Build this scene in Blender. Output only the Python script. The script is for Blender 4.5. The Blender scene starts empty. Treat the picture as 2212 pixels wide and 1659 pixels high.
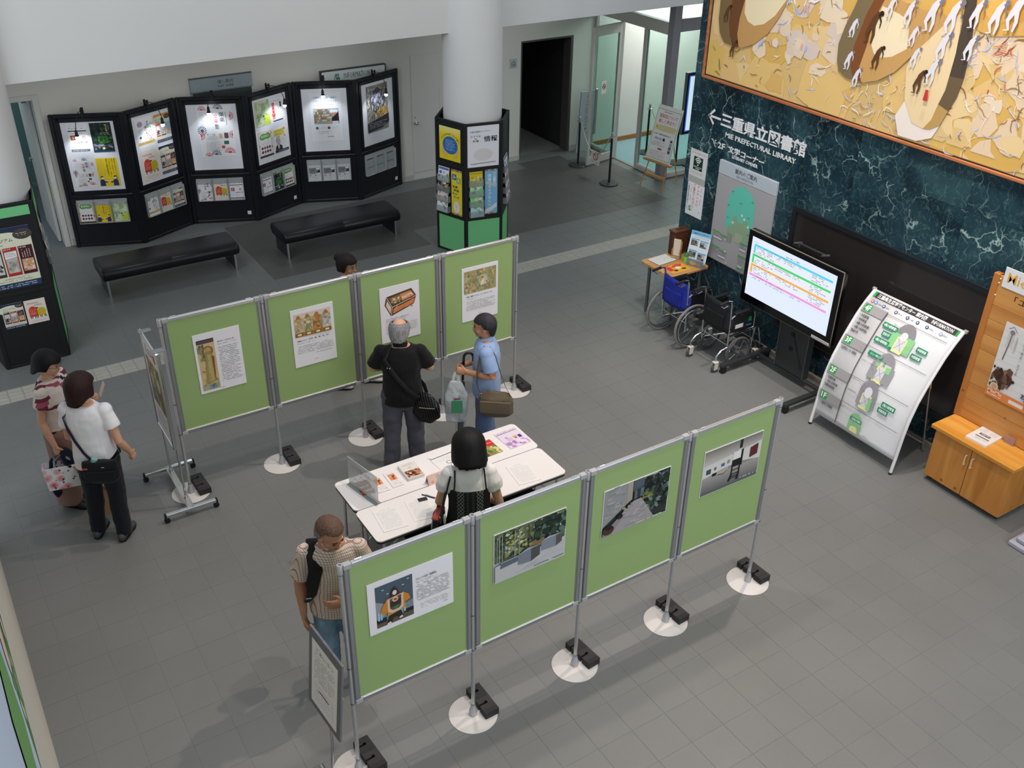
import bpy, math, random
import numpy as np
from mathutils import Vector, Matrix
R = math.radians
random.seed(7)
scene = bpy.context.scene
COL = scene.collection
# ------------------------------------------------------------------ camera
CAM = Vector((0.0, 0.0, 5.806))
FW = Vector((0.46286, 0.71823, -0.51979)).normalized()
RT = Vector((0.84574, -0.53332, 0.01597))
RT = (RT - FW * RT.dot(FW)).normalized()
UP = RT.cross(FW)
FPX = 2145.46
cd = bpy.data.cameras.new('camera'); cam = bpy.data.objects.new('camera', cd); COL.objects.link(cam)
cd.sensor_width = 36.0; cd.lens = 36.0 * FPX / 2212.0; cd.clip_end = 200
m = Matrix((RT, UP, -FW)).transposed().to_4x4(); m.translation = CAM
cam.matrix_world = m
scene.camera = cam
def project(p):
    d = Vector(p) - CAM; z = d.dot(FW)
    return (1106 + FPX * d.dot(RT) / z, 829.5 - FPX * d.dot(UP) / z, z)
# ------------------------------------------------------------------ world, lights, exposure
w = bpy.data.worlds.new('world'); scene.world = w; w.use_nodes = True
bg = w.node_tree.nodes['Background']; bg.inputs[0].default_value = (0.86, 0.93, 1.0, 1); bg.inputs[1].default_value = 0.58
vs = scene.view_settings
vs.view_transform = 'Standard'; vs.look = 'None'; vs.exposure = 0.0; vs.gamma = 1.0; vs.use_curve_mapping = False
scene.display_settings.display_device = 'sRGB'
def light(name, kind, loc, energy, color=(1, 1, 1), target=None, size=None, spot=None, blend=0.5, size_y=None):
    ld = bpy.data.lights.new(name, kind); ld.energy = energy; ld.color = color
    if kind == 'AREA':
        ld.size = size
        if size_y: ld.shape = 'RECTANGLE'; ld.size_y = size_y
    elif size is not None: ld.shadow_soft_size = size
    if kind == 'SPOT': ld.spot_size = R(spot); ld.spot_blend = blend
    o = bpy.data.objects.new(name, ld); COL.objects.link(o); o.location = loc
    if target is not None: o.rotation_euler = (Vector(target) - Vector(loc)).to_track_quat('-Z', 'Y').to_euler()
    return o
# unseen area lights added as daylight fill: behind on the right, and left
light('daylight_fill', 'AREA', (6.0, -3.5, 6.0), 330, (0.93, 0.97, 1.0), (5.0, 7.0, 0.5), 7.0, size_y=4.5)
light('daylight_fill', 'AREA', (-6.5, 4.0, 7.5), 520, (0.88, 0.94, 1.0), (5.5, 10.5, 2.5), 6.0, size_y=4.0)  # added to brighten the left side of the centre column
# ceiling downlights of the hall
light('ceiling_downlight', 'SPOT', (7.3, 5.4, 9.0), 1100, (1.0, 0.82, 0.72), (4.9, 4.2, 0), 0.10, 75, 0.6)
light('ceiling_downlight', 'SPOT', (4.8, 3.2, 9.5), 820, (1.0, 0.82, 0.72), (5.0, 3.6, 0), 0.12, 70, 0.8)
light('ceiling_downlight', 'SPOT', (3.4, 6.6, 9.5), 620, (1.0, 0.90, 0.84), (3.3, 6.0, 0), 0.15, 60, 0.9)
# picture lights of the big painting
light('picture_light', 'SPOT', (5.2, 5.0, 9.0), 1300, (1.0, 0.95, 0.88), (8.2, 6.3, 3.4), 0.2, 50, 0.9)
# ------------------------------------------------------------------ helpers
def lin(c):
    c /= 255.0
    return c / 12.92 if c <= 0.04045 else ((c + 0.055) / 1.055) ** 2.4
def C(h, k=1.0):
    if isinstance(h, (tuple, list)): return tuple(h)
    h = h.lstrip('#')
    if len(h) == 3: h = ''.join(a * 2 for a in h)
    return tuple(min(1.0, k * lin(int(h[i:i + 2], 16))) for i in (0, 2, 4))
MATS = {}
def nd(nt, t, **kw):
    n = nt.nodes.new(t)
    for k, v in kw.items():
        if k.startswith('i_'):
            key = k[2:]
            key = int(key) if key.isdigit() else key.replace('_', ' ')
            n.inputs[key].default_value = v
        else: setattr(n, k, v)
    return n
def mat(name, col=None, rough=0.5, metal=0.0, spec=0.5, var=0.06, scale=30.0, bump=0.0, bscale=200.0, emit=0.0, alpha=1.0, trans=0.0, ior=1.45, coat=0.0, sheen=0.0):
    """principled material whose colour is gently mottled by noise"""
    if name in MATS: return MATS[name]
    m_ = bpy.data.materials.new(name); m_.use_nodes = True
    nt = m_.node_tree; b = nt.nodes['Principled BSDF']; MATS[name] = m_
    c = C(col) if col is not None else (0.5, 0.5, 0.5)
    b.inputs['Roughness'].default_value = rough; b.inputs['Metallic'].default_value = metal
    b.inputs['Specular IOR Level'].default_value = spec; b.inputs['IOR'].default_value = ior
    b.inputs['Transmission Weight'].default_value = trans; b.inputs['Alpha'].default_value = alpha
    b.inputs['Coat Weight'].default_value = coat; b.inputs['Sheen Weight'].default_value = sheen
    b.inputs['Base Color'].default_value = (*c, 1)
    if emit:
        b.inputs['Emission Color'].default_value = (*c, 1); b.inputs['Emission Strength'].default_value = emit
    tc = nd(nt, 'ShaderNodeTexCoord')
    if var:
        n = nd(nt, 'ShaderNodeTexNoise', i_Scale=scale, i_Detail=3.0)
        nt.links.new(tc.outputs['Object'], n.inputs['Vector'])
        mx = nd(nt, 'ShaderNodeMix', data_type='RGBA')
        mx.inputs[6].default_value = (*[x * (1 - var) for x in c], 1); mx.inputs[7].default_value = (*[min(1, x * (1 + var)) for x in c], 1)
        nt.links.new(n.outputs['Fac'], mx.inputs[0]); nt.links.new(mx.outputs[2], b.inputs['Base Color'])
    if bump:
        n2 = nd(nt, 'ShaderNodeTexNoise', i_Scale=bscale, i_Detail=4.0)
        nt.links.new(tc.outputs['Object'], n2.inputs['Vector'])
        bp = nd(nt, 'ShaderNodeBump', i_Strength=bump, i_Distance=0.01)
        nt.links.new(n2.outputs['Fac'], bp.inputs['Height']); nt.links.new(bp.outputs[0], b.inputs['Normal'])
    return m_
def colmat(name, rough=0.55, spec=0.3, emit=0.0, metal=0.0):
    """printed surface: colour comes from the mesh's own ink colours"""
    if name in MATS: return MATS[name]
    m_ = bpy.data.materials.new(name); m_.use_nodes = True; nt = m_.node_tree; b = nt.nodes['Principled BSDF']; MATS[name] = m_
    a = nd(nt, 'ShaderNodeAttribute', attribute_name='Col')
    b.inputs['Roughness'].default_value = rough; b.inputs['Specular IOR Level'].default_value = spec; b.inputs['Metallic'].default_value = metal
    nt.links.new(a.outputs['Color'], b.inputs['Base Color'])
    if emit:
        nt.links.remove(b.inputs['Base Color'].links[0]); b.inputs['Base Color'].default_value = (.01, .01, .012, 1)
        nt.links.new(a.outputs['Color'], b.inputs['Emission Color']); b.inputs['Emission Strength'].default_value = emit
    return m_
class MB:
    def __init__(s): s.v = []; s.f = []; s.c = []; s.M = None
    def add(s, vs, fs, col=None):
        o = len(s.v)
        if s.M is not None: vs = [tuple(s.M @ Vector(p)) for p in vs]
        s.v.extend(vs); s.f.extend([tuple(i + o for i in f) for f in fs]); s.c.extend([col] * len(vs)); return s
    def box(s, x0, x1, y0, y1, z0, z1, col=None):
        return s.add([(x0, y0, z0), (x1, y0, z0), (x1, y1, z0), (x0, y1, z0), (x0, y0, z1), (x1, y0, z1), (x1, y1, z1), (x0, y1, z1)],
                     [(0, 3, 2, 1), (4, 5, 6, 7), (0, 1, 5, 4), (1, 2, 6, 5), (2, 3, 7, 6), (3, 0, 4, 7)], col)
    def bbox(s, x0, x1, y0, y1, z0, z1, b=0.004, col=None):
        b = min(b, (x1 - x0) * .45, (y1 - y0) * .45, (z1 - z0) * .45)
        vs = []; idx = {}
        for i, x in enumerate((x0, x1)):
            for j, y in enumerate((y0, y1)):
                for k, z in enumerate((z0, z1)):
                    xi = x + b * (1 - 2 * i); yi = y + b * (1 - 2 * j); zi = z + b * (1 - 2 * k)
                    idx[i, j, k] = (len(vs), len(vs) + 1, len(vs) + 2)
                    vs += [(x, yi, zi), (xi, y, zi), (xi, yi, z)]
        q = lambda a, *l: [idx[t][a] for t in l]
        F = [q(0, (0,0,0),(0,0,1),(0,1,1),(0,1,0)), q(0, (1,0,0),(1,1,0),(1,1,1),(1,0,1)),
             q(1, (0,0,0),(1,0,0),(1,0,1),(0,0,1)), q(1, (0,1,0),(0,1,1),(1,1,1),(1,1,0)),
             q(2, (0,0,0),(0,1,0),(1,1,0),(1,0,0)), q(2, (0,0,1),(1,0,1),(1,1,1),(0,1,1))]
        for j in (0, 1):
            for k in (0, 1):
                A, B = idx[0, j, k], idx[1, j, k]; F.append([A[1], B[1], B[2], A[2]] if (j == k) == False else [A[1], A[2], B[2], B[1]])
        for i in (0, 1):
            for k in (0, 1):
                A, B = idx[i, 0, k], idx[i, 1, k]; F.append([A[0], A[2], B[2], B[0]] if (i == k) == False else [A[0], B[0], B[2], A[2]])
        for i in (0, 1):
            for j in (0, 1):
                A, B = idx[i, j, 0], idx[i, j, 1]; F.append([A[0], B[0], B[1], A[1]] if (i == j) == False else [A[0], A[1], B[1], B[0]])
        for t, A in idx.items():
            F.append([A[0], A[1], A[2]] if sum(t) % 2 == 1 else [A[0], A[2], A[1]])
        return s.add(vs, F, col)
    def cyl(s, p0, p1, r0, r1=None, n=12, caps=True, col=None):
        r1 = r0 if r1 is None else r1
        p0 = Vector(p0); p1 = Vector(p1); d = (p1 - p0).normalized()
        a = d.orthogonal().normalized(); b = d.cross(a)
        vs = []
        for p, r in ((p0, r0), (p1, r1)):
            for i in range(n):
                t = 2 * math.pi * i / n; vs.append(tuple(p + (a * math.cos(t) + b * math.sin(t)) * r))
        F = [(i, (i + 1) % n, n + (i + 1) % n, n + i) for i in range(n)]
        if caps: F += [tuple(range(n - 1, -1, -1)), tuple(range(n, 2 * n))]
        return s.add(vs, F, col)
    def tube(s, pts, r, n=8, closed=False, flat=None, up=None, caps=True, col=None):
        """sweep; r scalar or list; flat=(w,h) gives a strap-like section with its width along the 'up' direction"""
        P = [Vector(p) for p in pts]; L = len(P); vs = []
        prev = None
        for i, p in enumerate(P):
            if closed: d = P[(i + 1) % L] - P[i - 1]
            else: d = P[min(i + 1, L - 1)] - P[max(i - 1, 0)]
            d = d.normalized() if d.length > 1e-9 else Vector((0, 0, 1))
            if up is not None:
                u_ = up[i] if isinstance(up, list) else up
                a = Vector(u_); a = (a - d * a.dot(d)); a = a.normalized() if a.length > 1e-6 else d.orthogonal().normalized()
            elif prev is None: a = d.orthogonal().normalized()
            else:
                a = prev - d * prev.dot(d); a = a.normalized() if a.length > 1e-6 else d.orthogonal().normalized()
            prev = a; b = d.cross(a)
            rr = r[i] if isinstance(r, (list, tuple)) else r
            for k in range(n):
                t = 2 * math.pi * k / n
                if flat:
                    ct, st = math.cos(t), math.sin(t)
                    ex = lambda q: math.copysign(abs(q) ** 0.5, q)
                    vs.append(tuple(p + a * ex(ct) * flat[0] * .5 * rr + b * ex(st) * flat[1] * .5))
                else: vs.append(tuple(p + (a * math.cos(t) + b * math.sin(t)) * rr))
        F = []
        for i in range(L if closed else L - 1):
            j = (i + 1) % L
            for k in range(n): F.append((i * n + k, i * n + (k + 1) % n, j * n + (k + 1) % n, j * n + k))
        if not closed and caps: F += [tuple(range(n - 1, -1, -1)), tuple((L - 1) * n + k for k in range(n))]
        return s.add(vs, F, col)
    def lathe(s, prof, n=24, o=(0, 0, 0), col=None):
        vs = []; m_ = len(prof)
        for r, z in prof:
            for i in range(n):
                t = 2 * math.pi * i / n; vs.append((o[0] + r * math.cos(t), o[1] + r * math.sin(t), o[2] + z))
        F = [(j * n + i, j * n + (i + 1) % n, (j + 1) * n + (i + 1) % n, (j + 1) * n + i) for j in range(m_ - 1) for i in range(n)]
        F += [tuple(range(n - 1, -1, -1)), tuple((m_ - 1) * n + i for i in range(n))]
        return s.add(vs, F, col)
    def ring(s, c, axis, rad, r, n=40, m=8, col=None):
        c = Vector(c); d = Vector(axis).normalized(); a = d.orthogonal().normalized(); b = d.cross(a)
        return s.tube([c + (a * math.cos(2 * math.pi * i / n) + b * math.sin(2 * math.pi * i / n)) * rad for i in range(n)], r, m, closed=True, col=col)
    def prism(s, poly, z0, z1, col=None):
        n = len(poly); vs = [(x, y, z0) for x, y in poly] + [(x, y, z1) for x, y in poly]
        return s.add(vs, [tuple(range(n - 1, -1, -1)), tuple(range(n, 2 * n))] + [(i, (i + 1) % n, n + (i + 1) % n, n + i) for i in range(n)], col)
    def slab(s, poly, y0, y1, col=None):
        """outline in x,z swept along y"""
        n = len(poly); vs = [(x, y0, z) for x, z in poly] + [(x, y1, z) for x, z in poly]
        return s.add(vs, [tuple(range(n)), tuple(range(2 * n - 1, n - 1, -1))] + [(i, n + i, n + (i + 1) % n, (i + 1) % n) for i in range(n)], col)
    def ball(s, c, r, nu=16, nv=10, col=None):
        rx, ry, rz = r if isinstance(r, (tuple, list)) else (r, r, r)
        vs = [(c[0], c[1], c[2] - rz)]
        for j in range(1, nv):
            ph = math.pi * j / nv - math.pi / 2
            for i in range(nu):
                t = 2 * math.pi * i / nu
                vs.append((c[0] + rx * math.cos(ph) * math.cos(t), c[1] + ry * math.cos(ph) * math.sin(t), c[2] + rz * math.sin(ph)))
        vs.append((c[0], c[1], c[2] + rz)); T = len(vs) - 1
        F = [(0, 1 + (i + 1) % nu, 1 + i) for i in range(nu)]
        for j in range(nv - 2):
            o = 1 + j * nu
            F += [(o + i, o + (i + 1) % nu, o + nu + (i + 1) % nu, o + nu + i) for i in range(nu)]
        o = 1 + (nv - 2) * nu
        F += [(o + i, o + (i + 1) % nu, T) for i in range(nu)]
        return s.add(vs, F, col)
    def mesh(s, name, smooth=35):
        me = bpy.data.meshes.new(name); me.from_pydata(s.v, [], s.f)
        if any(c is not None for c in s.c):
            at = me.color_attributes.new('Col', 'FLOAT_COLOR', 'POINT')
            buf = np.ones((len(s.v), 4), np.float32)
            for i, c in enumerate(s.c):
                if c is not None: buf[i, :3] = c
            at.data.foreach_set('color', buf.ravel())
        if smooth:
            me.polygons.foreach_set('use_smooth', np.ones(len(me.polygons), bool))
            me.set_sharp_from_angle(angle=R(smooth))
        me.update(); return me
    def build(s, name, mt, parent=None, loc=None, rz=None, smooth=35):
        me = s.mesh(name, smooth); me.materials.append(mt)
        o = bpy.data.objects.new(name, me); COL.objects.link(o)
        if parent is not None: o.parent = parent
        if loc is not None: o.location = loc
        if rz is not None: o.rotation_euler = (0, 0, rz)
        return o
def tag(o, label, cat, group=None):
    o['label'] = label; o['category'] = cat
    if group: o['group'] = group
    return o
def thing(name, label, cat, loc=(0, 0, 0), rz=0.0, group=None):
    o = bpy.data.objects.new(name, None); COL.objects.link(o); o.location = loc; o.rotation_euler = (0, 0, rz); o.empty_display_size = 0.1
    return tag(o, label, cat, group)
def struct(name, mb, mt, parent=None, smooth=35):
    o = mb.build(name, mt, parent, smooth=smooth)
    if parent is None: o['kind'] = 'structure'
    return o
def inst(o, name, parent=None, loc=None, rz=None):
    c = o.copy(); c.name = name; COL.objects.link(c)
    if parent is not None: c.parent = parent
    if loc is not None: c.location = loc
    if rz is not None: c.rotation_euler = (0, 0, rz)
    return c
def copy_tree(o, parent=None):
    c = o.copy(); COL.objects.link(c); c.parent = parent
    for ch in list(o.children): copy_tree(ch, c)
    return c
# ------------------------------------------------------------------ flat print (vector ink on a plane facing -y)
TXT = {}
def textmesh(body, bold=0.0, align='LEFT'):
    k = (body, bold, align)
    if k in TXT: return TXT[k]
    c = bpy.data.curves.new('t', 'FONT'); c.body = body; c.resolution_u = 1; c.offset = bold; c.align_x = align
    o = bpy.data.objects.new('t', c); me = bpy.data.meshes.new_from_object(o)
    n = len(me.vertices); v = np.zeros(n * 3); me.vertices.foreach_get('co', v); v = v.reshape(-1, 3)[:, :2]
    f = [tuple(p.vertices) for p in me.polygons]
    bpy.data.objects.remove(o); bpy.data.curves.remove(c); bpy.data.meshes.remove(me)
    lo, hi = (v.min(0), v.max(0)) if n else (np.zeros(2), np.ones(2))
    TXT[k] = (v, f, lo, hi); return TXT[k]
class Ink(MB):
    """2D artwork: x right, z up, printed on y = y0 and facing -y"""
    def __init__(s, y0=0.0, step=0.0004, ox=0.0, oz=0.0, sx=1.0, sz=1.0):
        super().__init__(); s.y = y0; s.st = step; s.k = 0; s.o = (ox, oz); s.s = (sx, sz)
    def P(s, x, z): return (s.o[0] + x * s.s[0], s.y - s.st * s.k, s.o[1] + z * s.s[1])
    def layer(s): s.k += 1; return s
    def poly(s, pts, col, new=True):
        if new: s.k += 1
        n = len(pts); a = sum(pts[i][0] * pts[(i + 1) % n][1] - pts[(i + 1) % n][0] * pts[i][1] for i in range(n)) * s.s[0] * s.s[1]
        if a < 0: pts = pts[::-1]
        s.add([s.P(*p) for p in pts], [tuple(range(n))], C(col)); return s
    def gpoly(s, pts, f, new=True):
        """polygon with a colour that varies along it: f(x, z) -> hex"""
        s.poly(pts, '#000', new); n = len(pts)
        for i in range(n):
            v = s.v[-n + i]; s.c[-n + i] = f((v[0] - s.o[0]) / s.s[0], (v[2] - s.o[1]) / s.s[1])
        return s
    def rect(s, x0, z0, x1, z1, col, new=True): return s.poly([(x0, z0), (x1, z0), (x1, z1), (x0, z1)], col, new)
    def grad(s, x0, z0, x1, z1, cb, ct):
        s.k += 1; s.add([s.P(*p) for p in ((x0, z0), (x1, z0), (x1, z1), (x0, z1))], [(0, 1, 2, 3)], C(cb))
        s.c[-1] = s.c[-2] = C(ct); return s
    def disc(s, x, z, r, col, rz=None, n=20, a0=0, a1=360, new=True):
        rz = r if rz is None else rz; full = a1 - a0 >= 360
        pts = [(x + r * math.cos(R(a0 + (a1 - a0) * i / n)), z + rz * math.sin(R(a0 + (a1 - a0) * i / n))) for i in range(n + (0 if full else 1))]
        return s.poly(pts if full else pts + [(x, z)], col, new)
    def arc(s, x, z, r0, r1, a0, a1, col, n=16, k=1.0, new=True):
        if new: s.k += 1
        A = [R(a0 + (a1 - a0) * i / n) for i in range(n + 1)]
        vs = [s.P(x + r1 * math.cos(a), z + r1 * k * math.sin(a)) for a in A] + [s.P(x + r0 * math.cos(a), z + r0 * k * math.sin(a)) for a in A]
        s.add(vs, [(i, i + 1, n + 2 + i, n + 1 + i)[::-1] for i in range(n)], C(col)); return s
    def stroke(s, pts, wd, col, new=True):
        if new: s.k += 1
        L = len(pts); vs = []
        for i in range(L):
            a = pts[max(i - 1, 0)]; b = pts[min(i + 1, L - 1)]; dx, dz = b[0] - a[0], b[1] - a[1]; d = math.hypot(dx, dz) or 1
            ww = wd[i] if isinstance(wd, (list, tuple)) else wd
            nx, nz = -dz / d * ww / 2, dx / d * ww / 2
            vs += [s.P(pts[i][0] + nx, pts[i][1] + nz), s.P(pts[i][0] - nx, pts[i][1] - nz)]
        s.add(vs, [(2 * i, 2 * i + 1, 2 * i + 3, 2 * i + 2) for i in range(L - 1)], C(col)); return s
    def text(s, body, x0, z0, x1, z1, col, bold=0.0, keep=False, vert=False, new=True):
        """text fitted into a box (keep: keep its proportions)"""
        if new: s.k += 1
        if vert: body = '\n'.join(body)
        v, f, lo, hi = textmesh(body, bold, 'CENTER' if vert or '\n' in body else 'LEFT')
        if not len(v): return s
        d = hi - lo; sx = (x1 - x0) / d[0]; sz = (z1 - z0) / d[1]
        if keep: sx = sz = min(sx, sz)
        cx, cz = (x0 + x1) / 2, (z0 + z1) / 2; mid = (lo + hi) / 2
        s.add([s.P(cx + (a - mid[0]) * sx, cz + (b - mid[1]) * sz) for a, b in v], f, C(col)); return s
    def lines(s, x0, z0, x1, z1, n, col, fill=0.5, dens=0.85, seed=1, ragged=0.3, vert=False):
        """rows of tiny unreadable print"""
        s.k += 1; rg = random.Random(seed); c = tuple(.75 * q + .25 * .7 for q in C(col)); fill *= .75
        L = (z1 - z0) if vert else (x1 - x0); D = (x1 - x0) if vert else (z1 - z0)
        h = D / n
        for i in range(n):
            p = 0.0; end = L * (1 - ragged * rg.random() * (rg.random() < 0.4))
            while p < end:
                q = min(end, p + h * rg.uniform(.5, 2.6) * fill)
                if rg.random() < dens:
                    o = (i + (1 - fill) / 2) * h; jit = rg.uniform(-.1, .1) * h
                    if vert: s.rect(x0 + o, z1 - q, x0 + o + h * fill, z1 - p, c, False)
                    else: s.rect(x0 + p, z1 - o - h * fill + jit, x0 + q, z1 - o + jit, c, False)
                p = q + h * .18
        return s
    def blobs(s, x0, z0, x1, z1, n, cols, r0, r1, seed=1, k=1.0, jag=0.35, m=9):
        """scatter of irregular colour patches"""
        rg = random.Random(seed)
        for i in range(n):
            s.k += 0.12
            x = rg.uniform(x0, x1); z = rg.uniform(z0, z1); r = rg.uniform(r0, r1); ph = rg.random() * 6.28
            pts = []
            for j in range(m):
                a = ph + 6.283 * j / m; q = r * (1 + rg.uniform(-jag, jag))
                pts.append((min(max(x + q * math.cos(a), x0), x1), min(max(z + q * k * math.sin(a), z0), z1)))
            s.poly(pts, rg.choice(cols), False)
        return s
    def make(s, name, parent, mt=None, smooth=0):
        return s.build(name, mt or colmat('printed_ink'), parent, smooth=smooth)
# ================================================================== materials of the setting
def tile_mat(name, col, rough, bump, rnd=0.10):
    if name in MATS: return MATS[name]
    m_ = bpy.data.materials.new(name); m_.use_nodes = True; nt = m_.node_tree; b = nt.nodes['Principled BSDF']; MATS[name] = m_
    geo = nd(nt, 'ShaderNodeNewGeometry'); oi = nd(nt, 'ShaderNodeObjectInfo')
    n1 = nd(nt, 'ShaderNodeTexNoise', i_Scale=0.9, i_Detail=4.0); n2 = nd(nt, 'ShaderNodeTexNoise', i_Scale=260.0, i_Detail=2.0)
    nt.links.new(geo.outputs['Position'], n1.inputs['Vector']); nt.links.new(geo.outputs['Position'], n2.inputs['Vector'])
    a = nd(nt, 'ShaderNodeMath', operation='MULTIPLY_ADD'); a.inputs[1].default_value = rnd; nt.links.new(oi.outputs['Random'], a.inputs[0])
    a2 = nd(nt, 'ShaderNodeMath', operation='MULTIPLY_ADD'); a2.inputs[1].default_value = 0.30; a2.inputs[2].default_value = 0.80 - rnd / 2
    nt.links.new(n1.outputs['Fac'], a2.inputs[0]); nt.links.new(a2.outputs[0], a.inputs[2])
    a3 = nd(nt, 'ShaderNodeMath', operation='MULTIPLY_ADD'); a3.inputs[1].default_value = 0.16; nt.links.new(n2.outputs['Fac'], a3.inputs[0]); nt.links.new(a.outputs[0], a3.inputs[2])
    vm = nd(nt, 'ShaderNodeVectorMath', operation='SCALE'); vm.inputs[0].default_value = C(col); nt.links.new(a3.outputs[0], vm.inputs['Scale'])
    nt.links.new(vm.outputs[0], b.inputs['Base Color'])
    b.inputs['Roughness'].default_value = rough; b.inputs['Specular IOR Level'].default_value = 0.5
    n3 = nd(nt, 'ShaderNodeTexNoise', i_Scale=150.0, i_Detail=3.0); nt.links.new(geo.outputs['Position'], n3.inputs['Vector'])
    bp = nd(nt, 'ShaderNodeBump', i_Strength=bump, i_Distance=0.004); nt.links.new(n3.outputs['Fac'], bp.inputs['Height']); nt.links.new(bp.outputs[0], b.inputs['Normal'])
    return m_
def marble_mat():
    m_ = bpy.data.materials.new('green_marble'); m_.use_nodes = True; nt = m_.node_tree; b = nt.nodes['Principled BSDF']
    geo = nd(nt, 'ShaderNodeNewGeometry'); oi = nd(nt, 'ShaderNodeObjectInfo')
    sh = nd(nt, 'ShaderNodeVectorMath', operation='MULTIPLY_ADD'); sh.inputs[1].default_value = (7, 13, 5)
    nt.links.new(oi.outputs['Random'], sh.inputs[0]); nt.links.new(geo.outputs['Position'], sh.inputs[2])
    big = nd(nt, 'ShaderNodeTexNoise', i_Scale=1.6, i_Detail=6.0, i_Distortion=0.8); nt.links.new(sh.outputs[0], big.inputs['Vector'])
    r0 = nd(nt, 'ShaderNodeValToRGB'); nt.links.new(big.outputs['Fac'], r0.inputs[0])
    e = r0.color_ramp.elements; e[0].position = .32; e[0].color = (*C('#0e1f2a'), 1); e[1].position = .72; e[1].color = (*C('#2e4c54'), 1)
    k = e.new(.5); k.color = (*C('#1a3440'), 1)
    # fine mottling
    fin = nd(nt, 'ShaderNodeTexNoise', i_Scale=14.0, i_Detail=8.0, i_Roughness=0.7, i_Distortion=1.5); nt.links.new(sh.outputs[0], fin.inputs['Vector'])
    r1 = nd(nt, 'ShaderNodeValToRGB'); nt.links.new(fin.outputs['Fac'], r1.inputs[0])
    e = r1.color_ramp.elements; e[0].position = .52; e[0].color = (0, 0, 0, 1); e[1].position = .78; e[1].color = (.55, .55, .55, 1)
    mx = nd(nt, 'ShaderNodeMix', data_type='RGBA'); mx.inputs[7].default_value = (*C('#5f8580'), 1)
    nt.links.new(r1.outputs[0], mx.inputs[0]); nt.links.new(r0.outputs[0], mx.inputs[6])
    # veins: two scales of distorted cell edges
    last = mx.outputs[2]
    for sc, dist, wd, colr, st in ((1.7, .55, .014, '#b9d2cc', .75), (4.2, .35, .016, '#8fb0aa', .55), (9.0, .2, .02, '#6f938e', .4)):
        nz = nd(nt, 'ShaderNodeTexNoise', i_Scale=2.4 * sc / 1.7, i_Detail=5.0); nt.links.new(sh.outputs[0], nz.inputs['Vector'])
        ma = nd(nt, 'ShaderNodeVectorMath', operation='MULTIPLY_ADD'); ma.inputs[1].default_value = (dist / sc * 2.4,) * 3
        nt.links.new(nz.outputs['Color'], ma.inputs[0]); nt.links.new(sh.outputs[0], ma.inputs[2])
        sq = nd(nt, 'ShaderNodeVectorMath', operation='MULTIPLY'); sq.inputs[1].default_value = (1.0, 1.15, 0.75); nt.links.new(ma.outputs[0], sq.inputs[0])
        vo = nd(nt, 'ShaderNodeTexVoronoi', feature='DISTANCE_TO_EDGE', i_Scale=sc); nt.links.new(sq.outputs[0], vo.inputs['Vector'])
        rp = nd(nt, 'ShaderNodeValToRGB'); nt.links.new(vo.outputs['Distance'], rp.inputs[0])
        e = rp.color_ramp.elements; e[0].position = 0.0; e[0].color = (st, st, st, 1); e[1].position = wd; e[1].color = (0, 0, 0, 1)
        # veins come and go
        mk = nd(nt, 'ShaderNodeTexNoise', i_Scale=2.0 * sc, i_Detail=2.0); nt.links.new(sh.outputs[0], mk.inputs['Vector'])
        rm = nd(nt, 'ShaderNodeMapRange', i_1=0.42, i_2=0.62); nt.links.new(mk.outputs['Fac'], rm.inputs[0])
        mul = nd(nt, 'ShaderNodeMath', operation='MULTIPLY'); nt.links.new(rp.outputs[0], mul.inputs[0]); nt.links.new(rm.outputs[0], mul.inputs[1])
        m2 = nd(nt, 'ShaderNodeMix', data_type='RGBA'); m2.inputs[7].default_value = (*C(colr), 1)
        nt.links.new(mul.outputs[0], m2.inputs[0]); nt.links.new(last, m2.inputs[6]); last = m2.outputs[2]
    nt.links.new(last, b.inputs['Base Color'])
    b.inputs['Roughness'].default_value = 0.22; b.inputs['Specular IOR Level'].default_value = 0.4
    return m_
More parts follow.
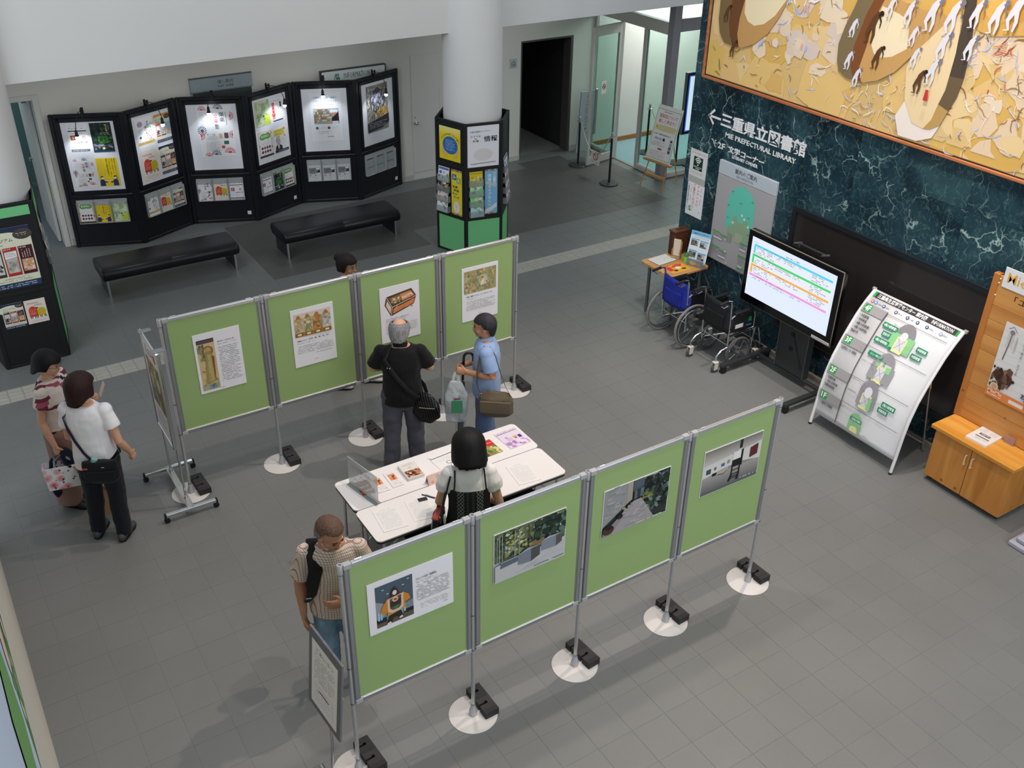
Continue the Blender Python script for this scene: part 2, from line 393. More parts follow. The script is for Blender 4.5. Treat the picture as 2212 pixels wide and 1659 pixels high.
def wood_mat(name, c0, c1, axis='X', scale=1.0, rough=0.45):
    if name in MATS: return MATS[name]
    m_ = bpy.data.materials.new(name); m_.use_nodes = True; nt = m_.node_tree; b = nt.nodes['Principled BSDF']; MATS[name] = m_
    tc = nd(nt, 'ShaderNodeTexCoord'); oi = nd(nt, 'ShaderNodeObjectInfo')
    sh = nd(nt, 'ShaderNodeVectorMath', operation='MULTIPLY_ADD'); sh.inputs[1].default_value = (3, 5, 7)
    nt.links.new(oi.outputs['Random'], sh.inputs[0]); nt.links.new(tc.outputs['Object'], sh.inputs[2])
    sc = {'X': (1.2, 14, 14), 'Y': (14, 1.2, 14), 'Z': (14, 14, 1.2)}[axis]
    ml = nd(nt, 'ShaderNodeVectorMath', operation='MULTIPLY'); ml.inputs[1].default_value = [k * scale for k in sc]; nt.links.new(sh.outputs[0], ml.inputs[0])
    n = nd(nt, 'ShaderNodeTexNoise', i_Scale=1.0, i_Detail=5.0, i_Distortion=0.6); nt.links.new(ml.outputs[0], n.inputs['Vector'])
    rp = nd(nt, 'ShaderNodeValToRGB'); nt.links.new(n.outputs['Fac'], rp.inputs[0])
    e = rp.color_ramp.elements; e[0].position = .35; e[0].color = (*C(c0), 1); e[1].position = .65; e[1].color = (*C(c1), 1)
    # knots
    kn = nd(nt, 'ShaderNodeTexVoronoi', i_Scale=3.2); nt.links.new(sh.outputs[0], kn.inputs['Vector'])
    rk = nd(nt, 'ShaderNodeMapRange', i_1=0.035, i_2=0.075, i_3=0.75, i_4=0.0); nt.links.new(kn.outputs['Distance'], rk.inputs[0])
    mx = nd(nt, 'ShaderNodeMix', data_type='RGBA'); mx.inputs[7].default_value = (*[x * .35 for x in C(c0)], 1)
    nt.links.new(rk.outputs[0], mx.inputs[0]); nt.links.new(rp.outputs[0], mx.inputs[6]); nt.links.new(mx.outputs[2], b.inputs['Base Color'])
    b.inputs['Roughness'].default_value = rough
    return m_
WALLW = mat('wall_paint', '#d2cfc8', .75, var=.03, scale=2.0, bump=.04, bscale=500)
GROUT = mat('grout', '#8f908c', .8, var=.15, scale=4)
TILE = tile_mat('grey_green_tile', '#707271', .46, .28, .05)
DARK = tile_mat('charcoal_tile', '#5a5857', .46, .18, .05)
# ================================================================== floor
fl = MB().box(-1.6, 15.0, .5, 19.0, -0.30, -0.0022)
floor = struct('floor', fl, GROUT)
def tile_mesh(w_, d_, name):
    b = .0012; t = MB()
    a = [(-w_ / 2, -d_ / 2), (w_ / 2, -d_ / 2), (w_ / 2, d_ / 2), (-w_ / 2, d_ / 2)]
    i = [(-w_ / 2 + b, -d_ / 2 + b), (w_ / 2 - b, -d_ / 2 + b), (w_ / 2 - b, d_ / 2 - b), (-w_ / 2 + b, d_ / 2 - b)]
    vs = [(x, y, -.003) for x, y in a] + [(x, y, -.0008) for x, y in a] + [(x, y, 0) for x, y in i]
    F = [(8, 9, 10, 11)] + [(k, (k + 1) % 4, 4 + (k + 1) % 4, 4 + k) for k in range(4)] + [(4 + k, 4 + (k + 1) % 4, 8 + (k + 1) % 4, 8 + k) for k in range(4)]
    return vs, F
PT = 0.30
tv, tf = tile_mesh(PT - .0022, PT - .0022, 'floor_tile')
me_t = bpy.data.meshes.new('floor_tile'); me_t.from_pydata(tv, [], tf); me_t.materials.append(TILE)
me_d = bpy.data.meshes.new('dark_floor_tile'); me_d.from_pydata(tv, [], tf); me_d.materials.append(DARK)
def is_dark(x, y):
    if 3.86 < x < 7.46 and 11.94 < y < 14.04: return not (6.26 < x and y < 12.54)
    if 7.46 < x < 10.46 and 11.64 < y < 14.04: return True
    if 9.26 < x < 10.16 and 14.04 < y < 14.34: return True
    if 10.46 < x < 10.76 and 12.54 < y < 13.74: return True
    return False
tiles = []
def add_zone(x0, x1, y0, y1, phx, phy):
    i0 = math.floor((x0 - phx) / PT); i1 = math.ceil((x1 - phx) / PT); j0 = math.floor((y0 - phy) / PT); j1 = math.ceil((y1 - phy) / PT)
    for i in range(i0, i1):
        for j in range(j0, j1):
            cx = phx + (i + .5) * PT; cy = phy + (j + .5) * PT
            if x0 - .01 < cx < x1 + .01 and y0 + .01 < cy < y1 - .01: tiles.append((cx, cy))
YS = 10.44
add_zone(-.5, 13.4, .9, YS, .06, .24)
add_zone(-.5, 14.2, YS + .30, 14.64, .26, .24)
def tile_ok(x, y):
    return not (x > 10.95 and y > 12.44)
vis = []
for x, y in tiles:
    if not tile_ok(x, y): continue
    if x > 8.35 and y < 8.72: continue
    u, v, z = project((x, y, 0))
    inside = -40 < u < 2252 and -40 < v < 1699
    vis.append((z if inside else 1e6 + z, x, y))
vis.sort()
near = [t for t in vis[:300]]
for z, x, y in near:
    dk = is_dark(x, y)
    o = bpy.data.objects.new('floor_tile', me_d if dk else me_t); COL.objects.link(o); o.location = (x, y, 0); o.parent = floor
for nm, dk, mt in (('floor_tile_field', False, TILE), ('dark_tile_field', True, DARK)):
    fld = MB()
    for z, x, y in vis[300:]:
        if is_dark(x, y) == dk: fld.add([(a + x, b + y, c) for a, b, c in tv], tf)
    o = fld.build(nm, mt, floor, smooth=0); o['kind'] = 'stuff'
# tactile guide strip: one block per 15 cm, four raised bars each
TACT = mat('tactile_block', '#a9a59b', .55, var=.12, scale=9)
tb = MB(); tb.box(-.0735, .0735, -.1485, .1485, -.006, .001)
for k in range(4):
    y = -.11 + k * .0735
    tb.add([(-.066, y - .017, .001), (.066, y - .017, .001), (.066, y + .017, .001), (-.066, y + .017, .001),
            (-.060, y - .011, .006), (.060, y - .011, .006), (.060, y + .011, .006), (-.060, y + .011, .006)],
           [(4, 5, 6, 7), (0, 1, 5, 4), (1, 2, 6, 5), (2, 3, 7, 6), (3, 0, 4, 7)])
t0 = tb.build('tactile_block', TACT, floor, (-.34, YS + .15, 0), smooth=0)
for i in range(1, 92): inst(t0, 'tactile_block', floor, (-.34 + i * .15, YS + .15, 0))
# ================================================================== back wall, balcony, columns
wb = MB()
yb, yb2, H1 = 14.475, 14.68, 3.03
wb.box(-1.6, .62, yb, yb2, 0, H1); wb.box(.62, 1.74, yb, yb2, 2.09, H1); wb.box(1.74, 9.385, yb, yb2, 0, H1)
wb.box(9.385, 10.465, yb, yb2, 2.05, H1); wb.box(10.465, 14.2, yb, yb2, 0, H1)
wall_back = struct('wall_back', wb, WALLW, smooth=0)
bs = MB()
for a, b in ((1.80, 7.28), (7.79, 9.385), (10.465, 10.93)): bs.bbox(a, b, yb - .012, yb + .01, 0.0, .10, .003)
struct('baseboard_back', bs, mat('baseboard_paint', '#bdbab2', .6, var=.05))
bw = MB().bbox(11.0, 14.2, yb - .014, yb + .01, 0, .09, .003)
struct('baseboard_vestibule', bw, wood_mat('oak_baseboard', '#8a5a2c', '#a8743c', 'X'))
struct('ceiling', MB().box(-1.6, 11.3, 11.72, 14.68, H1, 3.22), WALLW, smooth=0)
struct('ceiling_vestibule', MB().box(11.3, 14.4, 11.72, 14.68, 2.9, 3.22), WALLW, smooth=0)
struct('wall_balcony', MB().box(-1.6, 14.4, 11.62, 11.78, H1 - .02, 7.2), mat('balcony_paint', '#d9d8d6', .7, var=.03, scale=1.5), smooth=0)
for nm, cx, rad in (('column_left', .775, .385), ('column_centre', 6.815, .40)):
    o = struct(nm, MB().lathe([(rad, 0), (rad, 7.2)], 64, (cx, 11.70, 0)), mat('column_paint', '#dcdbda', .6, var=.02, scale=1.0))
for lx in (2.6, 5.4, 8.8): light('balcony_fill_light', 'AREA', (lx, 13.1, 3.0), 7, (.92, .97, 1.0), (lx, 13.1, 0), .35)  # unseen area lights added to lift the dim space under the balcony
# dark store room behind the doorway in the back wall
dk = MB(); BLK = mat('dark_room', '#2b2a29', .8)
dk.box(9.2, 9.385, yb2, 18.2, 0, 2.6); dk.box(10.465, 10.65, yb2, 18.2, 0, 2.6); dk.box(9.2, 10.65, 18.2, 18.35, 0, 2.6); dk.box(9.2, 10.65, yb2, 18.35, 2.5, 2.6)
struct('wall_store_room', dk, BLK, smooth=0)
jm = MB()
for a, b in ((9.385, 9.41), (10.41, 10.465)): jm.bbox(a, b, yb - .006, yb2 + .005, 0, 2.05, .003)
jm.bbox(9.41, 10.41, yb - .006, yb2 + .005, 2.02, 2.05, .003)
struct('trim_1', jm, mat('door_jamb_dark', '#4a4846', .5))
# teal side room and its open door
TEAL = mat('teal_wall', '#6f9aa0', .7, var=.04, scale=2)
sr = MB(); sr.box(-1.2, 3.4, 17.25, 17.4, 0, 2.6); sr.box(-1.3, -1.2, yb2, 17.4, 0, 2.6); sr.box(3.4, 3.5, yb2, 17.4, 0, 2.6)
struct('wall_side_room', sr, TEAL, smooth=0)
struct('ceiling_side_room', MB().box(-1.3, 3.5, yb2, 17.4, 2.6, 2.7), WALLW, smooth=0)
struct('floor_side_room', MB().box(-1.2, 3.4, yb2 - .2, 17.25, -.05, .002), mat('side_room_carpet', '#6a7178', .9, var=.08, scale=60), smooth=0)
struct('baseboard_side_room', MB().bbox(-1.2, 3.4, 17.235, 17.25, 0, .07, .003), mat('side_base', '#8aa0a2', .6))
light('side_room_lamp', 'AREA', (.6, 16.0, 2.55), 14, (.9, 1, 1), (.6, 16, 0), .8)
tr = MB()
tr.bbox(.55, .62, yb - .02, yb2, 0, 2.16, .003); tr.bbox(1.70, 1.77, yb - .02, yb2, 0, 2.16, .003); tr.bbox(.62, 1.70, yb - .02, yb2, 2.09, 2.16, .003)
struct('trim_2', tr, mat('door_frame_white', '#c9c8c4', .45))
d1 = MB().bbox(1.655, 1.695, yb2 + .02, yb2 + .96, .008, 2.08, .002)
door1 = struct('door_1', d1, mat('door_leaf_white', '#cfcfcc', .45))
h_ = MB().cyl((1.655, 15.50, 1.02), (1.60, 15.50, 1.02), .010).tube([(1.605, 15.50, 1.02), (1.60, 15.46, 1.02), (1.60, 15.38, 1.02)], .009).cyl((1.656, 15.50, 1.02), (1.648, 15.50, 1.02), .026)
h_.build('door_handle', mat('chrome', '#d5d8da', .16, 1.0), door1)
MB().bbox(1.60, 1.655, 14.76, 15.0, 1.99, 2.05, .006).build('door_closer', mat('closer_grey', '#7c8286', .4, .6), door1)
# flush white service door in the back wall
d2 = MB().bbox(7.287, 7.79, yb - .012, yb + .02, .13, 2.05, .002)
door2 = struct('door_2', d2, mat('flush_door', '#d0cec9', .55, var=.02))
MB().lathe([(.030, 0), (.030, .006), (.012, .01), (.012, .035), (.026, .045), (.028, .06), (.018, .072)], 20).build('door_knob', MATS['chrome'], door2, (7.345, yb - .012, .97)).rotation_euler = (R(90), 0, 0)
MB().lathe([(.014, 0), (.014, .01), (.008, .012)], 16).build('lock_cylinder', MATS['chrome'], door2, (7.34, yb - .012, 1.07)).rotation_euler = (R(90), 0, 0)
# ================================================================== marble wall
MARB = marble_mat()
core = MB().box(8.235, 8.62, 1.6, 8.84, 0, 7.2)
wall_right = struct('wall_right', core, mat('marble_joint', '#1a2426', .6), smooth=0)
ys = [8.87, 7.66, 6.36, 5.06, 3.76, 2.46, 1.6]; zs = [0.06, .88, 1.68, 2.48, 3.28, 4.10, 4.92, 5.74, 6.56, 7.2]
for i in range(len(ys) - 1):
    for j in range(len(zs) - 1):
        MB().bbox(8.2, 8.24, ys[i + 1] + .0012, ys[i] - (.0012 if i else 0), zs[j] + .0012, zs[j + 1] - .0012, .001).build('marble_slab', MARB, wall_right)
for j in range(len(zs) - 1):
    MB().bbox(8.242, 8.60, 8.84, 8.87, zs[j] + .0012, zs[j + 1] - .0012, .001).build('marble_slab', MARB, wall_right)
MB().bbox(8.17, 8.235, 1.6, 8.86, 0, .06, .004).build('stone_skirting', mat('skirting_stone', '#8b867c', .5, var=.12, scale=20), wall_right)
# ================================================================== wall on the left with framed poster
wall_left = struct('wall_left', MB().box(-.45, -.17, -1.0, 8.05, 0, 4.6), mat('left_wall_paint', '#c4bfb3', .7, var=.03), smooth=0)
# ================================================================== glazed vestibule
ALU = mat('pale_aluminium', '#cfcdc6', .38, .25); GREY = mat('grey_steel_post', '#8e8d92', .45, .3)
GLASS = mat('pale_green_glass', '#d8ece6', .03, 0, .5, var=0, alpha=1.0, trans=1.0, ior=1.02)
vx = 10.95
fv = struct('floor_vestibule', MB().box(10.97, 14.2, 12.46, 14.47, -.02, .003), mat('vestibule_lino', '#7fa3a8', .35, var=.05, scale=3), smooth=0)
struct('wall_vestibule', MB().box(14.2, 14.35, 8.9, 14.68, 0, 3.2), WALLW, smooth=0)
light('vestibule_fill_light', 'AREA', (12.5, 13.6, 2.85), 75, (.95, 1, .98), (12.5, 13.6, 0), 1.6)  # area light without a fixture, added to brighten the white walls here
pf = MB()
pf.bbox(vx - .035, vx + .035, 13.06, 13.13, 0, 2.37, .004)          # post at the doorway
pf.bbox(vx - .03, vx + .03, 13.71, 13.76, 0, 2.45, .004)            # hinge jamb
pf.bbox(vx - .03, vx + .03, 14.42, 14.475, 0, 2.9, .004)
pf.bbox(vx - .05, vx + .05, 12.46, 14.475, 2.37, 2.56, .006)        # white header over the door
pf.bbox(vx - .045, vx + .045, 12.48, 13.06, 0, .11, .02)            # bottom rails
pf.bbox(vx + .04, 13.9, 12.40, 12.48, 0, .11, .02)
pf.bbox(vx - .03, vx + .03, 13.76, 14.42, 0, .08, .01)
frame = struct('window_1', pf, ALU)
gp = MB().bbox(vx - .075, vx + .075, 12.36, 12.50, 0, 2.95, .006).bbox(vx + .07, 14.2, 12.40, 12.48, 2.42, 2.62, .006)
gp.build('steel_post', GREY, frame)
MB().bbox(vx - .006, vx + .006, 12.50, 13.06, .11, 2.37, .002).build('glass_pane', GLASS, frame)
MB().bbox(vx + .08, 14.1, 12.435, 12.447, .11, 2.42, .002).build('glass_pane', GLASS, frame)
MB().bbox(vx - .006, vx + .006, 13.76, 14.42, .08, 2.37, .002).build('glass_pane', GLASS, frame)
MB().bbox(vx - .006, vx + .006, 12.5, 14.44, 2.56, 2.90, .002).build('glass_pane', GLASS, frame)
MB().bbox(vx - .03, vx + .03, 13.13, 13.71, 0.0, .012, .002).build('threshold', mat('threshold_steel', '#a9aaa8', .3, .8), frame)
# glazed door leaf, standing open towards the hall
dl = MB(); L = .70
dl.bbox(0, .055, -.022, .022, .02, 2.36, .003); dl.bbox(L - .055, L, -.022, .022, .02, 2.36, .003)
dl.bbox(.055, L - .055, -.022, .022, 2.20, 2.36, .003); dl.bbox(.055, L - .055, -.022, .022, .02, .16, .003)
door3 = struct('door_3', dl, ALU)
door3.location = (10.91, 13.72, 0); door3.rotation_euler = (0, 0, math.atan2(13.585 - 13.72, 10.18 - 10.91))
MB().bbox(.055, L - .055, -.005, .005, .16, 2.20, .001).build('glass_pane', GLASS, door3)
hd = MB().tube([(L - .10, .03, .62), (L - .10, .055, .64), (L - .10, .055, 1.30), (L - .10, .03, 1.32)], .014)
hd.bbox(L - .125, L - .075, .04, .07, .58, 1.36, .006)
hd.build('pull_handle', mat('handle_grey', '#9aa0a4', .3, .7), door3)
i_ = Ink(.0, .0003); i_.y = .009
ns = MB(); ns.bbox(.30, .42, .006, .008, 1.22, 1.44, .0005); ns.build('notice_sheet', mat('paper_white', '#e9e9e6', .6, var=.02), door3)
MB().bbox(.10, .34, -.05, -.022, 2.21, 2.27, .008).build('door_closer', ALU, door3)
# ================================================================== exhibition panels
ALP = mat('anodised_aluminium', '#a4a6a9', .34, .75, var=.03); ALPL = mat('bright_aluminium', '#c6c8ca', .28, .7, var=.02)
GREENC = mat('lime_green_cloth', '#93ac72', .9, var=.05, scale=120, bump=.15, bscale=900, spec=.2)
DISC = mat('base_plate_white', '#cfccc8', .45, var=.06, scale=8); RUB = mat('brown_rubber', '#4a413c', .7, var=.15, scale=40); RUBK = mat('black_rubber', '#2b2a2b', .7, var=.15, scale=40)
def make_pole():
    t = thing('partition_pole', '', 'pole')
    p = MB().cyl((0, 0, .10), (0, 0, 1.80), .0145, n=16)
    p.build('pole', ALPL, t)
    s_ = MB().lathe([(.030, .006), (.030, .045), (.020, .075), (.017, .10)], 20); s_.build('socket', mat('socket_grey', '#b9bcc0', .4, .4), t)
    for z in (.105, .655, .98, 1.765): MB().lathe([(.0165, z), (.0165, z + .012)], 16).build('collar', mat('collar_steel', '#8f9296', .3, .8), t)
    c = MB().lathe([(.0195, 1.775), (.0195, 1.84), (.0175, 1.844), (.0115, 1.844), (.0115, 1.832)], 20); c.build('cap', ALPL, t)
    d = MB().lathe([(.176, 0), (.178, .002), (.178, .004), (.174, .006)], 48); d.build('base_plate', DISC, t)
    return t
def make_panel():
    t = thing('exhibition_panel', '', 'display panel')
    W2, z0, z1 = .4315, .655, 1.835
    MB().box(-W2 + .03, W2 - .03, -.008, .008, z0 + .03, z1 - .025).build('board', GREENC, t)
    for s in (-1, 1):
        f = MB().bbox(min(s * W2, s * (W2 - .026)), max(s * W2, s * (W2 - .026)), -.016, .016, z0, z1, .003)
        f.bbox(min(s * (W2 - .026), s * (W2 - .036)), max(s * (W2 - .026), s * (W2 - .036)), -.012, .012, z0 + .03, z1 - .03, .002)
        f.build('side_rail', ALP, t)
        for z in (z0 - .004, z1 - .034): MB().bbox(min(s * (W2 + .003), s * (W2 - .05)), max(s * (W2 + .003), s * (W2 - .05)), -.019, .019, z, z + .038, .004).build('corner_cap', mat('corner_grey', '#a9a9ab', .5, .1), t)
        MB().tube([(s * (W2 - .075), 0, z1), (s * (W2 - .075), 0, z1 + .008), (s * (W2 - .12), 0, z1 + .008)], .004).build('latch', ALPL, t)
    r_ = MB().bbox(-W2 + .05, W2 - .05, -.016, .016, z1 - .032, z1, .004).bbox(-W2 + .05, W2 - .05, -.004, .004, z1, z1 + .004, .001); r_.build('top_rail', ALPL, t)
    MB().bbox(-W2 + .05, W2 - .05, -.016, .016, z0, z0 + .034, .003).build('bottom_rail', ALP, t)
    MB().bbox(-W2 + .036, W2 - .036, -.014, -.0085, z0 + .034, z0 + .042, .001).build('bottom_lip', mat('white_lip', '#e8e8e2', .4), t)
    return t
def make_weight():
    t = thing('weight_block', '', 'weight')
    out = [(-.055, -.14), (.055, -.14), (.055, .14), (-.055, .14), (-.055, .085), (-.012, .085), (-.004, .095), (.010, .095), (.016, .083), (.010, .070), (-.055, .070),
           (-.055, -.040), (-.012, -.040), (-.004, -.030), (.010, -.030), (.016, -.042), (.010, -.055), (-.055, -.055)]
    MB().prism(out, 0, .058).build('body', RUB, t, smooth=0)
    for y in (-.10, .02, .118): MB().bbox(-.040, .040, y - .007, y + .007, .058, .0605, .001).build('grip_rib', RUB, t)
    return t
X0B, YB_, X0F, YF_, PW = 1.5105, 7.905, 1.5615, 4.262, .9029
pole0 = make_pole(); panel0 = make_panel(); wt0 = make_weight(); wt_k = None
ordn = ['far left', 'second', 'middle', 'fourth', 'right-hand']
posters_b = ['the tall gold poster sheet', 'the four-panel sheet', 'the box picture sheet', 'the swirling flower sheet']
posters_f = ['the costumed puppet sheet', 'the stone blocks photograph', 'the stone path photograph', 'the white gallery photograph']
for row, (x0, y0, nm) in enumerate(((X0B, YB_, 'back row'), (X0F, YF_, 'front row'))):
    for i in range(5):
        p = pole0 if (row, i) == (0, 0) else copy_tree(pole0)
        p.location = (x0 + i * PW, y0, 0)
        side = ['left end pole of the ' + nm + ' of green panels', 'pole between first and second green panels of the ' + nm, 'middle pole of the ' + nm + ' of green panels',
                'pole between third and fourth green panels of the ' + nm, 'right end pole of the ' + nm + ' of green panels'][i]
        tag(p, 'silver ' + side + ' on white disc base', 'pole', 'partition poles')
        wv = wt0 if (row, i) == (0, 0) else copy_tree(wt0)
        wv.location = (x0 + i * PW + .105, y0 + .035 + (.01 if row else 0), .006); wv.rotation_euler = (0, 0, R([2, -1, 3, 1, 0][i] + row * 2))
        tag(wv, ('black' if (row == 0 and i in (0, 3, 4)) else 'brown') + ' rubber weight by the ' + side.replace(' of green panels', '').replace(' green panels', '').replace('pole between', 'pole between'), 'weight', 'weights on the disc bases')
        if row == 0 and i in (0, 3, 4):
            for ch in wv.children:
                ch.data = ch.data.copy(); ch.data.materials[0] = RUBK
    for i in range(4):
        p = panel0 if (row, i) == (0, 0) else copy_tree(panel0)
        p.location = (x0 + (i + .5) * PW, y0, 0)
        tag(p, 'lime green framed panel of the ' + nm + ' behind ' + (posters_b if row == 0 else posters_f)[i], 'display panel', 'green exhibition panels')
def poster(label, x0, x1, z0, z1, y, cat='poster', name='poster_board'):
    """foam board sheet hung on the panel face; returns (thing, ink with 0..1 coordinates)"""
    t = thing(name, label, cat, ((x0 + x1) / 2, y, z0))
    w_ = x1 - x0; h = z1 - z0
    MB().bbox(-w_ / 2, w_ / 2, -.006, 0, 0, h, .0006).build('sheet', mat('poster_card', '#e4e3e8', .6, var=.01), t)
    return t, Ink(-.0064, .00025, -w_ / 2, 0, w_, h)
yb_f = YB_ - .0085; yf_f = YF_ - .0085
G1, G2, G3 = '#2f2f36', '#55555c', '#7b7b84'
# --- back 1: tall narrow picture in golds (plain stand-in) with text column
t, k = poster('white sheet with tall gold and olive picture beside a text column', 1.755, 2.175, 1.018, 1.617, yb_f)
k.rect(.055, .045, .43, .90, '#c9b183'); k.rect(.06, .835, .425, .90, '#33344e'); k.rect(.075, .848, .41, .882, '#6b4a44')
k.blobs(.06, .55, .20, .83, 26, ['#6d7a5e', '#7f8a66', '#5a6650', '#9a9068'], .012, .04, 3, 1.3)
k.disc(.27, .70, .115, '#8a5a35', .085); k.disc(.27, .70, .085, '#bfa06a', .065)
k.poly([(.20, .70), (.34, .70), (.37, .45), (.36, .25), (.41, .19), (.14, .14), (.16, .25), (.19, .45)], '#9c8a52')
k.poly([(.25, .64), (.32, .64), (.33, .20), (.22, .18)], '#b3a56c'); k.poly([(.34, .60), (.39, .60), (.37, .30), (.35, .20)], '#7d4f33')
k.rect(.06, .06, .425, .15, '#a9a583'); k.blobs(.20, .055, .41, .14, 30, ['#5f7590', '#8296a6', '#4c6484'], .008, .022, 5)
k.blobs(.10, .05, .40, .82, 40, ['#8a7a46', '#b79f68', '#a08b58', '#7c7a50'], .005, .016, 6)
k.text('ポスター〈ジスモンダ〉', .50, .802, .86, .832, G1, .01); k.lines(.50, .765, .90, .785, 1, G3, .6, .8, 1)
k.lines(.50, .13, .93, .735, 20, G2, .42, .8, 2); k.text('mucha', .43, .035, .52, .06, '#c98a8a'); k.make('print', t)
# --- back 2: four narrow pictures in a bronze frame (plain stand-in)
t, k = poster('white sheet with four small framed pictures side by side', 2.655, 3.075, 1.023, 1.625, yb_f)
k.rect(.06, .52, .93, .92, '#d8c3b4')
for i, (bgc, cols) in enumerate((('#a8a488', ['#c98f52', '#d7b98f', '#7d7458', '#b0a07a']), ('#b3a878', ['#cdbf98', '#9c8a4e', '#7f8a60', '#d8cdb0']), ('#a97c4c', ['#d9a35c', '#8f5a34', '#c98a4a', '#7a6a44']), ('#c3bfb2', ['#9aa09a', '#d9d6cc', '#8a8478', '#b0b4ac']))):
    x = .065 + i * .215
    k.poly([(x, .83), (x + .05, .84), (x + .07, .88), (x + .10, .90), (x + .14, .88), (x + .16, .84), (x + .21, .83)], '#a9793d')
    k.rect(x + .008, .60, x + .205, .83, bgc); k.blobs(x + .012, .605, x + .20, .825, 26, cols, .012, .04, 20 + i, .8)
    k.rect(x, .525, x + .212, .60, '#b7843f'); k.rect(x + .012, .535, x + .198, .588, '#8a5f2c'); k.rect(x + .06, .548, x + .15, .576, '#e4e0d4')
k.text('装飾パネル「四季：春、夏、秋、冬」', .10, .447, .84, .475, G1, .01); k.lines(.10, .405, .50, .425, 1, G3, .6, .8, 3)
k.lines(.10, .235, .93, .375, 5, G2, .42, .8, 4); k.lines(.45, .19, .90, .21, 1, G3, .5, .8, 5); k.text('mucha', .45, .085, .55, .11, '#c98a8a'); k.make('print', t)
# --- back 3: long patterned tin box
t, k = poster('white sheet with an orange and brown tin box pictured on it', 3.555, 3.981, 1.03, 1.628, yb_f)
k.poly([(.16, .83), (.80, .89), (.92, .74), (.30, .63)], '#4d4036'); k.poly([(.30, .63), (.92, .74), (.85, .60), (.26, .47)], '#5b4434')
k.poly([(.16, .83), (.30, .63), (.26, .47), (.11, .69)], '#6a5240'); k.poly([(.18, .76), (.275, .63), (.25, .52), (.145, .68)], '#dcc3b4')
k.poly([(.22, .80), (.50, .83), (.56, .72), (.33, .67)], '#8a6a3c'); k.blobs(.27, .69, .50, .79, 18, ['#e6dccb', '#c79a6a', '#a5743e', '#d9c6a8'], .012, .035, 8, .7)
k.poly([(.50, .83), (.78, .855), (.87, .755), (.56, .70)], '#d98a4e'); k.poly([(.55, .785), (.80, .815), (.83, .775), (.56, .74)], '#ead9c8')
k.text('BOUDOIR', .58, .762, .79, .795, '#7a4a6a', .01)
k.poly([(.33, .60), (.88, .70), (.83, .615), (.31, .51)], '#d4834a'); k.blobs(.38, .56, .82, .64, 20, ['#e9d8b8', '#b0793c', '#8f7a46', '#c96a3c'], .01, .03, 9, .5)
k.stroke([(.16, .83), (.30, .63), (.92, .74)], .012, '#d9d4c6'); k.stroke([(.30, .63), (.26, .47)], .012, '#d9d4c6'); k.disc(.80, .71, .034, '#c9526a', .024)
k.text('ルフェーヴル＝ユティール社ビスケット', .12, .41, .72, .438, G1, .008); k.text('〈ブドワール〉缶のパッケージ', .12, .372, .62, .40, G1, .008)
k.lines(.12, .335, .62, .352, 1, G3, .5, .8, 11); k.lines(.12, .15, .92, .31, 7, G2, .42, .8, 12); k.make('print', t)
# --- back 4: dense swirling flowers (plain stand-in)
t, k = poster('white sheet with an olive swirling flower pattern above text', 4.463, 4.889, 1.023, 1.625, yb_f)
k.rect(.055, .52, .945, .935, '#a39a6e'); k.blobs(.06, .525, .94, .93, 120, ['#b7ad7c', '#8f8a5e', '#c4b98c', '#9aa07a', '#a88a52', '#d0b070', '#87906c'], .015, .05, 13, .75)
for i in range(40):
    rg = random.Random(200 + i); x = rg.uniform(.1, .9); z = rg.uniform(.56, .90); a = rg.uniform(0, 360)
    k.k += .1; k.arc(x, z, .022, .03, a, a + 200, rg.choice(['#6f6a48', '#d9cfa8', '#7d7a56']), 8, .8, False)
k.disc(.58, .73, .15, '#9fa88a', .11); k.disc(.58, .73, .11, '#c3bb98', .085); k.blobs(.50, .64, .68, .79, 12, ['#e2d8c4', '#8a6a3e', '#d8b89a', '#bfae88'], .015, .04, 14)
k.text('原画『装飾アルバム』より〈花と女〉1900', .12, .452, .83, .48, G1, .008); k.lines(.12, .41, .48, .43, 1, G3, .5, .8, 15); k.lines(.12, .20, .92, .385, 7, G2, .42, .8, 16); k.text('mucha', .45, .11, .55, .135, '#c98a8a'); k.make('print', t)
# --- front 1: costumed puppet and text
t, k = poster('white sheet with a photograph of a costumed orange-sleeved puppet', 1.714, 2.313, 1.19, 1.615, yf_f)
k.rect(.085, .10, .515, .90, '#4a5a66'); k.poly([(.085, .30), (.515, .42), (.515, .15), (.085, .15)], '#77858c'); k.poly([(.085, .62), (.20, .52), (.18, .30), (.085, .25)], '#8d989b')
k.rect(.085, .10, .515, .20, '#5f5248'); k.rect(.085, .18, .20, .265, '#20242a'); k.rect(.40, .20, .515, .27, '#20242a')
for x, z in ((.16, .80), (.45, .84), (.39, .76), (.21, .70)): k.rect(x, z, x + .025, z + .012, '#e6e8ea')
for x in (.10, .13, .24, .36, .40): k.rect(x, .24, x + .02, .40, '#9ec4dc')
k.poly([(.235, .30), (.37, .30), (.39, .155), (.34, .15), (.33, .20), (.27, .20), (.26, .13), (.20, .13)], '#2c2622'); k.poly([(.20, .10), (.25, .115), (.24, .15), (.20, .13)], '#e3ddd4', True); k.poly([(.35, .14), (.385, .15), (.375, .19), (.34, .165)], '#e3ddd4')
k.poly([(.21, .58), (.41, .60), (.42, .32), (.21, .27)], '#c98a34')
k.poly([(.215, .62), (.145, .47), (.135, .36), (.20, .34), (.235, .42)], '#c9802c'); k.poly([(.395, .64), (.46, .56), (.48, .46), (.40, .42), (.37, .50)], '#c9802c')
k.poly([(.215, .60), (.40, .63), (.395, .36), (.36, .315), (.26, .31), (.215, .36)], '#cdbfae'); k.poly([(.24, .585), (.375, .61), (.37, .40), (.345, .36), (.275, .355), (.24, .40)], '#7a4436')
